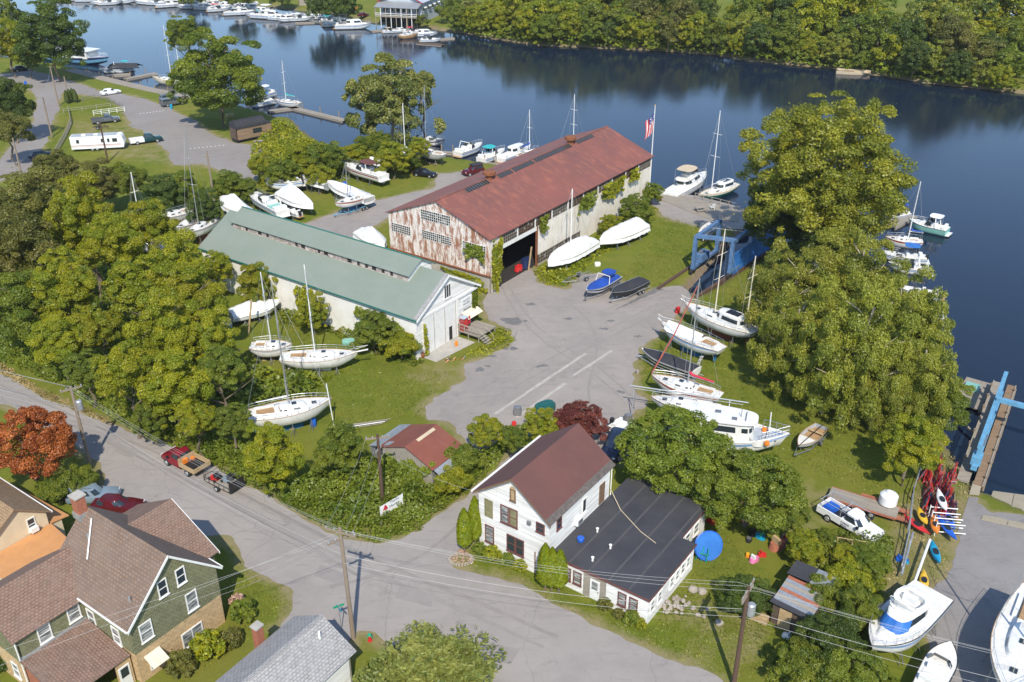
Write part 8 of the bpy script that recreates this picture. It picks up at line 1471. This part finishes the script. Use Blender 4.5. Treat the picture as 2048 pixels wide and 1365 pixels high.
# fences
def fence(label, pts, h_=1.1, rails=2, mat='wood_grey', gap=2.4, name='fence', picket=False):
    P = [G(*p) for p in pts]; o = thing(name, label, 'fence', P[0])
    for i in range(len(P) - 1):
        a_, b_ = P[i] - P[0], P[i + 1] - P[0]; L = (b_ - a_).length; n = max(1, int(L / gap))
        for k in range(n + (i == len(P) - 2)): q = a_.lerp(b_, k / n); MB().b2(q.x - .06, q.x + .06, q.y - .06, q.y + .06, 0, h_).obj('post', mat, o)
        for k in range(rails): z = h_ * (k + 1) / (rails + .15); MB().tube([a_ + Vector((0, 0, z)), b_ + Vector((0, 0, z))], .045, 4).obj('rail', mat, o)
        if picket: MB().box(((a_.x + b_.x) / 2, (a_.y + b_.y) / 2, h_ * .5), (L, .03, h_ * .9), math.atan2(b_.y - a_.y, b_.x - a_.x)).obj('mesh_panel', 'galv', o)
    return o
fence('green grey picket fence running down beside the upper road', [(138, 224), (143, 248), (132, 275), (110, 314)], 1.3, 3, 'hull_green' if False else 'wood_grey', 1.2); fence('low rail fence round the lawn of the upper lot', [(165, 204), (190, 198), (215, 203), (246, 216)], 1.0, 2, 'steel', 2.0); fence('rail fence across the lawn above the grey pickup', [(128, 226), (165, 222), (222, 214)], .9, 2, 'wood_grey'); fence('pale board fence behind the grey pickup', [(188, 232), (250, 224)], 1.2, 3, 'white_paint', 1.6)
fence('chain link fence with grey rail beside the stored red boat stands', [(1822, 1000), (1812, 1090), (1800, 1145)], 1.6, 2, 'galv', 2.2); fence('wire fence at the edge of the back gardens by the flatbed trailer', [(1835, 960), (1822, 1000)], 1.5, 2, 'galv', 2.2)
tag(MB().tube([G(1860, 1080, 1.2), G(1820, 1190, 1.0)], .12, 7).obj('stored_mast', 'mast_white'), 'white mast lying on supports beside the blue visor cruiser', 'mast'); tag(MB().tube([G(1826, 1065, .8), G(1803, 1150, .7)], .1, 7).obj('stored_mast', 'aluminium'), 'grey mast lying along the chain link fence', 'mast')
# red boat stands stored in leaning rows
def standrow(label, p, n, mat, rz):
    o = thing('boat_stand_stack', label, 'boat stands', G(*p), rz)
    rg_ = random.Random(label)
    for k in range(n):
        x = k * .15; m_ = (mat, mat, 'plastic_red', 'stripe_red', 'steel', mat, 'navy_paint')[rg_.randrange(7)]; l_ = rg_.uniform(1.1, 1.7); MB().tube([(x, 0, 0), (x + .35 * l_, rg_.uniform(-.1, .1), l_)], .035, 4).tube([(x, 0, .1), (x + .2, -.45, .05)], .028, 4).tube([(x + .3 * l_, 0, l_ * .8), (x + .1, .45, .02)], .028, 4).obj('boat_stand', m_, o)
RSX = [(1852, 1000, 'uppermost, against the small tree'), (1877, 985, 'top middle'), (1898, 992, 'top right beside the path'), (1848, 1030, 'left, below the tree'), (1872, 1022, 'in the middle of the stock'), (1905, 1018, 'right edge, upper'), (1862, 1052, 'bright red, lower left'), (1888, 1045, 'lower middle'), (1910, 1042, 'right edge, lower'), (1845, 968, 'behind the small tree at the top'), (1880, 960, 'highest, at the bank path'), (1862, 975, 'upper left, under the small tree branches'), (1890, 1008, 'middle right of the stock'), (1858, 1015, 'left of the middle'), (1880, 1038, 'lower, behind the white kayak'), (1902, 968, 'top right corner at the bank path')]
for i, (x, y, lab) in enumerate(RSX): standrow('row of red boat stands, ' + lab, (x, y), 13, 'plastic_red' if i % 2 else 'faded_red', R(60 + 12 * (i % 3)))
def kayak(label, p, rz, L, mat, z=.1, tilt=0, wd=.38, name='kayak'):
    o = thing(name, label, 'kayak', G(*p) + Vector((0, 0, z)), rz); o.rotation_euler[1] = tilt; rg = []
    for i in range(11):
        t = i / 10 * 2 - 1; w_ = wd * max(.02, (1 - abs(t) ** 2.2)); hz = .16 * (1 - abs(t) ** 3) + .02; rg.append([(t * L / 2, w_ * math.cos(a_), .17 + hz * math.sin(a_) + .12 * abs(t) ** 3) for a_ in [2 * math.pi * k / 10 for k in range(10)]])
    MB().rings(rg).obj('hull', mat, o, True); MB().rings([[(x, y, z_) for x, y in outline(-L * .15, L * .12, wd * .62, 14, 2.4)] for z_ in (.3, .37)], False, True).obj('cockpit', 'black_plastic', o); return o
for a_ in (('white kayak on the rack', (1876, 1030), R(80), 3.4, 'mast_white', 1.5), ('bright blue kayak on the rack below the white one', (1890, 1070), R(95), 3.6, 'plastic_blue', .6), ('orange kayak on the rack', (1866, 1066), R(75), 2.8, 'plastic_orange', .7), ('red kayak leaning beside the fence', (1830, 1062), R(115), 3.2, 'plastic_red', .5), ('yellow kayak behind the red one', (1842, 1045), R(85), 2.6, 'plastic_yellow', .5), ('turquoise kayak lying on the grass strip', (1869, 1112), R(80), 3.2, 'plastic_cyan', .2), ('orange yellow kayak lying beside the blue visor cruiser', (1846, 1170), R(70), 2.8, 'plastic_yellow', .25), ('dark blue kayak low on the rack', (1896, 1046), R(85), 3.2, 'plastic_blue', .2)): kayak(*a_)
rk = thing('kayak_rack', 'white pipe kayak rack at the edge of the ramp lot', 'rack', G(1868, 1072), R(-8))
for k in range(4): MB().tube([(0, k * .8, .5 + .0 * k), (2.6, k * .8, .5)], .05, 5).tube([(0, k * .8, 1.4), (2.4, k * .8, 1.4)], .05, 5).obj('arm', 'mast_white', rk); MB().tube([(0, k * .8, 0), (0, k * .8, 1.6)], .05, 5).obj('upright', 'mast_white', rk)
# white tank on stand
g = G(1772, 1020); o = thing('water_tank', 'white poly tank on a frame beside the small bright tree', 'tank', g); MB().lathe((0, 0, .7), [(.7, 0), (.82, .15), (.82, 1.0), (.7, 1.15), (.3, 1.3), (.28, 1.4), (.2, 1.42)], 18).obj('tank', 'mast_white', o, True); mb = MB()
for a_ in range(4): x, y = .65 * math.cos(a_ * 1.57 + .8), .65 * math.sin(a_ * 1.57 + .8); mb.tube([(x, y, 0), (x, y, .75)], .05, 4)
mb.tube([(.7, 0, .7), (.7, 0, .1), (1.6, -.4, .1), (1.6, -.4, 1.0)], .04, 4).obj('frame', 'galv', o); MB().wheel((.0, -.6, .35), .35, .2).obj('wheel', 'rubber', o)
# banner sign
g = G(800, 1030); g2 = G(765, 1055); o = thing('banner_sign', 'white yacht yard banner on the bank at the drive entrance', 'sign', (g2.x - .1, g2.y, 0), math.atan2(G(814, 1025).y - g2.y, G(814, 1025).x - g2.x)); MB().box((1.6, 0, 2.0), (3.2, .05, 1.35)).obj('panel', 'mast_white', o); MB().tube([(0.05, .06, 0), (.05, .06, 2.8)], .05, 5).tube([(3.2, .06, 0), (3.2, .06, 2.8)], .05, 5).obj('post', 'wood_grey', o)
o.scale = (.85, .85, .85); text('Yacht', .55, 'navy_paint', o, (1.35, -.03, 2.35), (R(90), 0, 0)); text('Haven', .55, 'navy_paint', o, (1.25, -.03, 1.85), (R(90), 0, 0)); text('MARINA', .3, 'navy_paint', o, (.2, -.03, 1.45), (R(90), 0, 0)); MB().prism([(.75 + .3 * math.cos(R(a_)), .0 + .01 * 0 + 0) for a_ in (0, 1)] + [(0, 0)], 0, 0) if False else MB().slab([(.35, -.035, 2.0), (1.05, -.035, 1.9), (1.0, -.035, 2.2), (.7, -.035, 2.65)], .01).obj('emblem', 'sail_red', o)
# street sign, hydrant, guards
g = G(683, 1262); o = thing('street_sign', 'green street name sign on a post behind the grey roof', 'street sign', g); MB().tube([(0, 0, 0), (0, 0, 2.7)], .04, 6).obj('post', 'galv', o); MB().box((0, 0, 2.6), (.9, .03, .2), .5).obj('plate', 'plastic_green', o); MB().box((0, 0, 2.36), (.9, .03, .2), -.9).obj('plate', 'plastic_cyan', o)
g = G(740, 1282); o = thing('fire_hydrant', 'small red hydrant with green cap on the corner grass', 'hydrant', g); MB().lathe((0, 0, 0), [(.18, 0), (.18, .06), (.13, .08), (.13, .55), (.16, .58)], 12).obj('barrel', 'plastic_red', o, True); MB().lathe((0, 0, .58), [(.16, 0), (.13, .12), (.04, .18)], 12).obj('cap', 'plastic_green', o, True); MB().tube([(-.22, 0, .42), (.22, 0, .42)], .07, 8).obj('outlet', 'plastic_green', o)
# ladder at the crumpled cover sailboat
A, B = G(1392, 738), G(1404, 712, 2.6); o = thing('ladder', 'aluminium ladder leaning on the stern of the covered sailboat', 'ladder', A); d = Vector((B.x - A.x, B.y - A.y, 2.6)); n = Vector((-d.y, d.x, 0)).normalized() * .22
MB().tube([n, d + n], .035, 4).tube([-n, d - n], .035, 4).obj('side_rail', 'aluminium', o)
for k in range(9): q = d * ((k + .5) / 9); MB().tube([q + n, q - n], .025, 4).obj('rung', 'aluminium', o)
# backyard things
g = G(1420, 1122); o = thing('trampoline', 'round blue trampoline propped on its edge behind the extension', 'trampoline', g, R(-75)); o.rotation_euler[1] = R(-25); o.scale = (1.15, 1.15, 1.15); rg = [[(.06 * s_, 1.1 * math.cos(a_), 1.15 + 1.1 * math.sin(a_)) for a_ in [2 * math.pi * k / 20 for k in range(20)]] for s_ in (-1, 1)]; MB().rings(rg).obj('mat', 'tarp_blue', o); MB().tube([(0, 1.12 * math.cos(2 * math.pi * k / 20), 1.15 + 1.12 * math.sin(2 * math.pi * k / 20)) for k in range(21)], .06, 6).obj('rim', 'plastic_blue', o)
g = G(1398, 1118); o = thing('play_slide', 'green plastic play frame against the extension wall', 'toy', g, R(60)); MB().box((0, 0, .7), (.5, 1.6, .06), 0, 0, .5).obj('slide', 'plastic_green', o)
for k in range(4): MB().tube([(-.3, -.7 + k * .45, 0), (.2, -.7 + k * .45, 1.3)], .04, 5).obj('rung', 'plastic_green', o)
def toybox(label, p, m1, m2, s=.5, nm='toy'):
    o = thing(nm, label, 'toy', G(*p), random.uniform(0, 3)); MB().prism(outline(-s, s, s * .6, 12, 3), 0, s * .7, 0, .85).obj('base', m1, o, True); MB().box((-s * .3, 0, s * 1.0), (s * .3, s * .9, s * .7)).obj('back', m2, o)
for a_ in (('orange toy chair on the back lawn', (1495, 1112), 'plastic_orange', 'plastic_yellow', .3), ('pink toy table on the back lawn', (1508, 1122), 'plastic_pink', 'mast_white', .5), ('red toy car on the back lawn', (1524, 1112), 'plastic_red', 'plastic_red', .4), ('cyan toy under the round trees', (1520, 1076), 'plastic_cyan', 'plastic_green', .5), ('red plastic playhouse roof at the lawn edge', (1555, 1095), 'brick_red', 'wood_tan', .9), ('blue toy at the lawn edge', (1568, 1080), 'plastic_blue', 'plastic_red', .4), ('red toy box behind the extension', (1420, 1040), 'plastic_red', 'plastic_red', .8), ('black grill on the back lawn', (1503, 1068), 'black_plastic', 'black_plastic', .5), ('black bin on the back lawn', (1498, 1082), 'black_plastic', 'steel', .4), ('red table under the round trees', (1488, 1042), 'stripe_red', 'wood_tan', .6), ('white bin behind the extension corner', (1440, 1035), 'mast_white', 'mast_white', .4), ('white barrel in the weeds below the backyard shed', (1573, 1275), 'mast_white', 'mast_white', .4), ('blue barrel by the fence', (1799, 1120), 'plastic_blue', 'plastic_blue', .4), ('second blue barrel by the fence', (1812, 1125), 'plastic_cyan', 'plastic_blue', .3)): toybox(*a_)
rk = thing('rock_pile', 'heap of pale stones beside the extension corner', 'stones', G(1355, 1215)); rng_ = random.Random(2)
for k in range(60):
    x, y = rng_.gauss(0, 1.0), rng_.gauss(0, .55); s_ = rng_.uniform(.1, .24); z = max(0, .35 - .12 * (x * x + y * y)) * rng_.random()
    m_ = MB().rings([[(x + s_ * f_ * math.cos(a_) * rng_.uniform(.8, 1.2), y + s_ * f_ * math.sin(a_) * rng_.uniform(.8, 1.2), z + zz * s_) for a_ in [2 * math.pi * q / 6 for q in range(6)]] for f_, zz in ((.6, -.3), (1, .3), (.6, .9))]); m_.obj('stone', 'stone', rk)
for i, (x, y, s_) in enumerate(((1386, 1182, .42), (1404, 1186, .4), (1438, 1248, .35))): tag(MB().rings([[(s_ * f_ * math.cos(a_) * (1 + .15 * math.sin(a_ * 3 + i)), s_ * f_ * math.sin(a_), zz * s_) for a_ in [2 * math.pi * q / 8 for q in range(8)]] for f_, zz in ((.8, -.2), (1, .3), (.75, .8), (.3, 1.0))]).obj('boulder', 'stone', None, True, G(x, y)), ('left pale boulder behind the stone heap', 'right pale boulder behind the stone heap', 'flat pale boulder in the grass below the stone heap')[i], 'stone')
bd = thing('flower_bed_edging', 'ring of pale stones round the flower bed at the street', 'stones', G(922, 1120)); 
for k in range(26): a_ = 2 * math.pi * k / 26; MB().box((1.0 * math.cos(a_), .75 * math.sin(a_), .06), (.2, .16, .16), a_).obj('stone', 'stone', bd)
o = thing('vegetable_cloche', 'wooden frame with wire over a vegetable bed', 'garden frame', G(1700, 1110), R(-15)); mb = MB()
for x in (-1.2, 0, 1.2): mb.tube([(x, -.6, 0), (x, -.6, 1.2), (x, .6, 1.2), (x, .6, 0)], .04, 4)
mb.tube([(-1.2, -.6, 1.2), (1.2, -.6, 1.2)], .04, 4).tube([(-1.2, .6, 1.2), (1.2, .6, 1.2)], .04, 4); mb.obj('frame', 'wood_tan', o)
# clutter of the yard
for (x, y, w_, d_, h_, m_, nm, lab, cat) in ((1035, 830, .9, .7, 1.0, 'steel', 'waste_bin', 'grey bin behind the house at the end of the concrete strips', 'bin'), (1028, 852, .5, .4, .5, 'plastic_red', 'fuel_can', 'red fuel can on planks behind the house', 'fuel can'), (1090, 822, 2.4, 1.5, .9, 'hull_green', 'dumpster', 'dark green dumpster behind the bright tree and the red tree', 'dumpster'), (578, 612, .8, .7, 1.3, 'gelcoat_old', 'cabinet', 'white rusty cabinet on the grass by the shed wall', 'cabinet'), (697, 687, 1.6, 1.0, .5, 'hull_aqua', 'green_crate', 'pale green overturned crate beside the weathered bowsprit', 'crate'), (627, 852, .6, .6, .9, 'plastic_blue', 'blue_drum', 'blue tarp covered drum under the bow of the blue bottomed sailboat', 'drum'), (840, 712, .5, 1.6, .6, 'rust', 'rusty_tank', 'rusty oil tank at the near corner of the green shed', 'tank'), (1195, 532, .9, .7, .5, 'wrap', 'wrapped_bundle', 'white plastic bundle beside the wrapped boats', 'bundle'), (343, 218, .6, .6, 1.0, 'plastic_cyan', 'blue_barrel', 'cyan barrel on the grass beside the parked pickup', 'barrel'), (52, 172, .6, .6, 1.1, 'plastic_blue', 'blue_bin', 'blue bin beside the upper lot entrance', 'bin'), (455, 655, 1.3, 1.0, 1.1, 'gelcoat', 'white_box', 'white box at the edge of the clearing in the wood', 'box'), (690, 372, .9, .7, .7, 'plastic_blue', 'blue_tarp_bundle', 'bright blue tarp bundle below the red striped cruiser', 'bundle'), (913, 692, .4, .4, .6, 'plastic_orange', 'orange_float', 'orange float hanging beside the deck', 'float'), (1256, 842, .9, .6, .8, 'steel', 'engine_stand', 'grey engine on a stand at the gravel edge left of the round tree', 'engine'), (1275, 748, .4, .4, .5, 'wood_grey', 'stump', 'small grey stump at the gravel edge by the boat row', 'stump'), (1355, 626, .8, .5, .8, 'plastic_red', 'pressure_washer', 'small red machine at the bow of the red bottomed sailboat', 'machine')):
    o = thing(nm, lab, cat, G(x, y), random.uniform(-.5, .9)); MB().rings([[(a_, b_, z) for a_, b_ in outline(-w_ / 2 * k_, w_ / 2 * k_, d_ / 2 * k_, 14, 3.2)] for z, k_ in ((0, .94), (h_ * .1, 1), (h_ * .82, 1), (h_, .9))]).obj('body', m_, o, True); MB().box((0, 0, h_ + .03), (w_ * .6, d_ * .5, .06)).obj('lid', m_, o)
tag(MB().tube([(0, 0, 0), (.9, .3, 4.6)], .12, 7).obj('leaning_post', 'wood_tan', None, False, G(497, 668)), 'brown leaning timber post in the clearing', 'post'); tag(MB().tube([(0, 0, 0), (-.35, 0, 5.2)], .06, 6).obj('standing_spar', 'mast_white', None, False, G(668, 852)), 'thin white spar standing at the bow of the blue bottomed sailboat', 'spar')
pl = thing('scrap_pile', 'heap of rusty scrap and planks against the green shed wall', 'scrap', G(665, 655), R(-30))
for k in range(9): MB().box((rng_.uniform(-1.6, 1.6), rng_.uniform(-.5, .5), .1 + .08 * k), (rng_.uniform(1, 2.6), .2, .08), rng_.uniform(-.5, .5)).obj('plank', ('rust', 'wood_grey', 'wood_brown')[k % 3], pl)
pn = thing('plywood_sheets', 'grey plywood panels leaning on the wall of the green shed', 'panels', G(712, 668), R(145)); MB().box((0, 0, 1.0), (4.2, .08, 2.2), 0).obj('panel', 'wood_grey', pn); MB().box((2.2, .2, .9), (2.4, .08, 1.9), .15).obj('panel', 'concrete', pn)
pl = thing('scrap_pile', 'litter of rusty bicycles and parts before the big white doors', 'scrap', G(905, 722), R(20))
for k in range(14): a_ = rng_.uniform(-1.6, 1.6); MB().tube([(a_, rng_.uniform(-.4, .4), .1), (a_ + rng_.uniform(-.4, .4), rng_.uniform(-.4, .4), rng_.uniform(.2, .7))], .04, 4).obj('part', ('rust', 'plastic_orange', 'steel')[k % 3], pl)
pl = thing('timber_stack', 'old spars and planks lying left of the red roofed shed', 'timber', G(715, 850), R(12))
for k in range(4): MB().tube([(-2.2 + .2 * k, .25 * k - .8, .12 + .05 * (k % 3)), (2.6 + .3 * k, .2 * k - .5, .15 + .06 * (k % 2))], .05, 5).obj('spar', ('wood_grey', 'galv', 'wood_grey')[k % 3], pl)
trailer('empty galvanised trailer frames beside the royal blue boat', tuple(G(1155, 562)), R(215), 5.5, 1.8, 'steel', 1); trailer('empty trailer on the grass behind the grey pickup', tuple(G(203, 258)), R(5), 3.2, 1.5, 'black_plastic', 1)
tr_ = thing('tractor', 'orange tractor beside the restaurant trees', 'tractor', G(702, 27), R(10)); MB().prism(outline(-1.6, 1.4, .7, 12, 4), .8, 1.7, 0, .9).obj('body', 'plastic_orange', tr_); MB().tube([(1.4, -.8, .8), (2.6, -.8, 2.6), (2.6, .8, 2.6), (1.4, .8, .8)], .15, 5).obj('loader_arm', 'plastic_orange', tr_)
for x, r_ in ((-1, .8), (1, .5)):
    for y in (-.85, .85): MB().wheel((x, y, r_), r_, .35).obj('wheel', 'rubber', tr_)
for k, (x, y) in enumerate(((136, 208), (142, 206), (148, 204), (153, 206))):
    b_ = G(x, y); tree((b_.x, b_.y, 0), 3.4, .55, 'column', 'leaf_dark', ('leftmost', 'second from left', 'second from right', 'rightmost')[k] + ' of four small pointed conifers by the upper lot', name='conifer', cat='conifer', trunk='far', depth=1.6)
# ================================================================ HAZE of a warm late summer day
hz = MB().b2(-700, 700, -60, 720, -4.6, 57.5).obj('haze', 'white_paint'); hz.data.materials.clear(); hm = bpy.data.materials.new('haze_air'); hm.use_nodes = True; ht = hm.node_tree; ht.nodes.remove(ht.nodes['Principled BSDF'])
pv = ht.nodes.new('ShaderNodeVolumePrincipled'); pv.inputs['Color'].default_value = (.86, .90, .96, 1); pv.inputs['Density'].default_value = .00007; pv.inputs['Anisotropy'].default_value = 0.; ht.links.new(pv.outputs[0], ht.nodes['Material Output'].inputs['Volume'])
hz.data.materials.append(hm); tag(hz, 'thin pale summer haze over the river', 'haze', None, 'stuff')
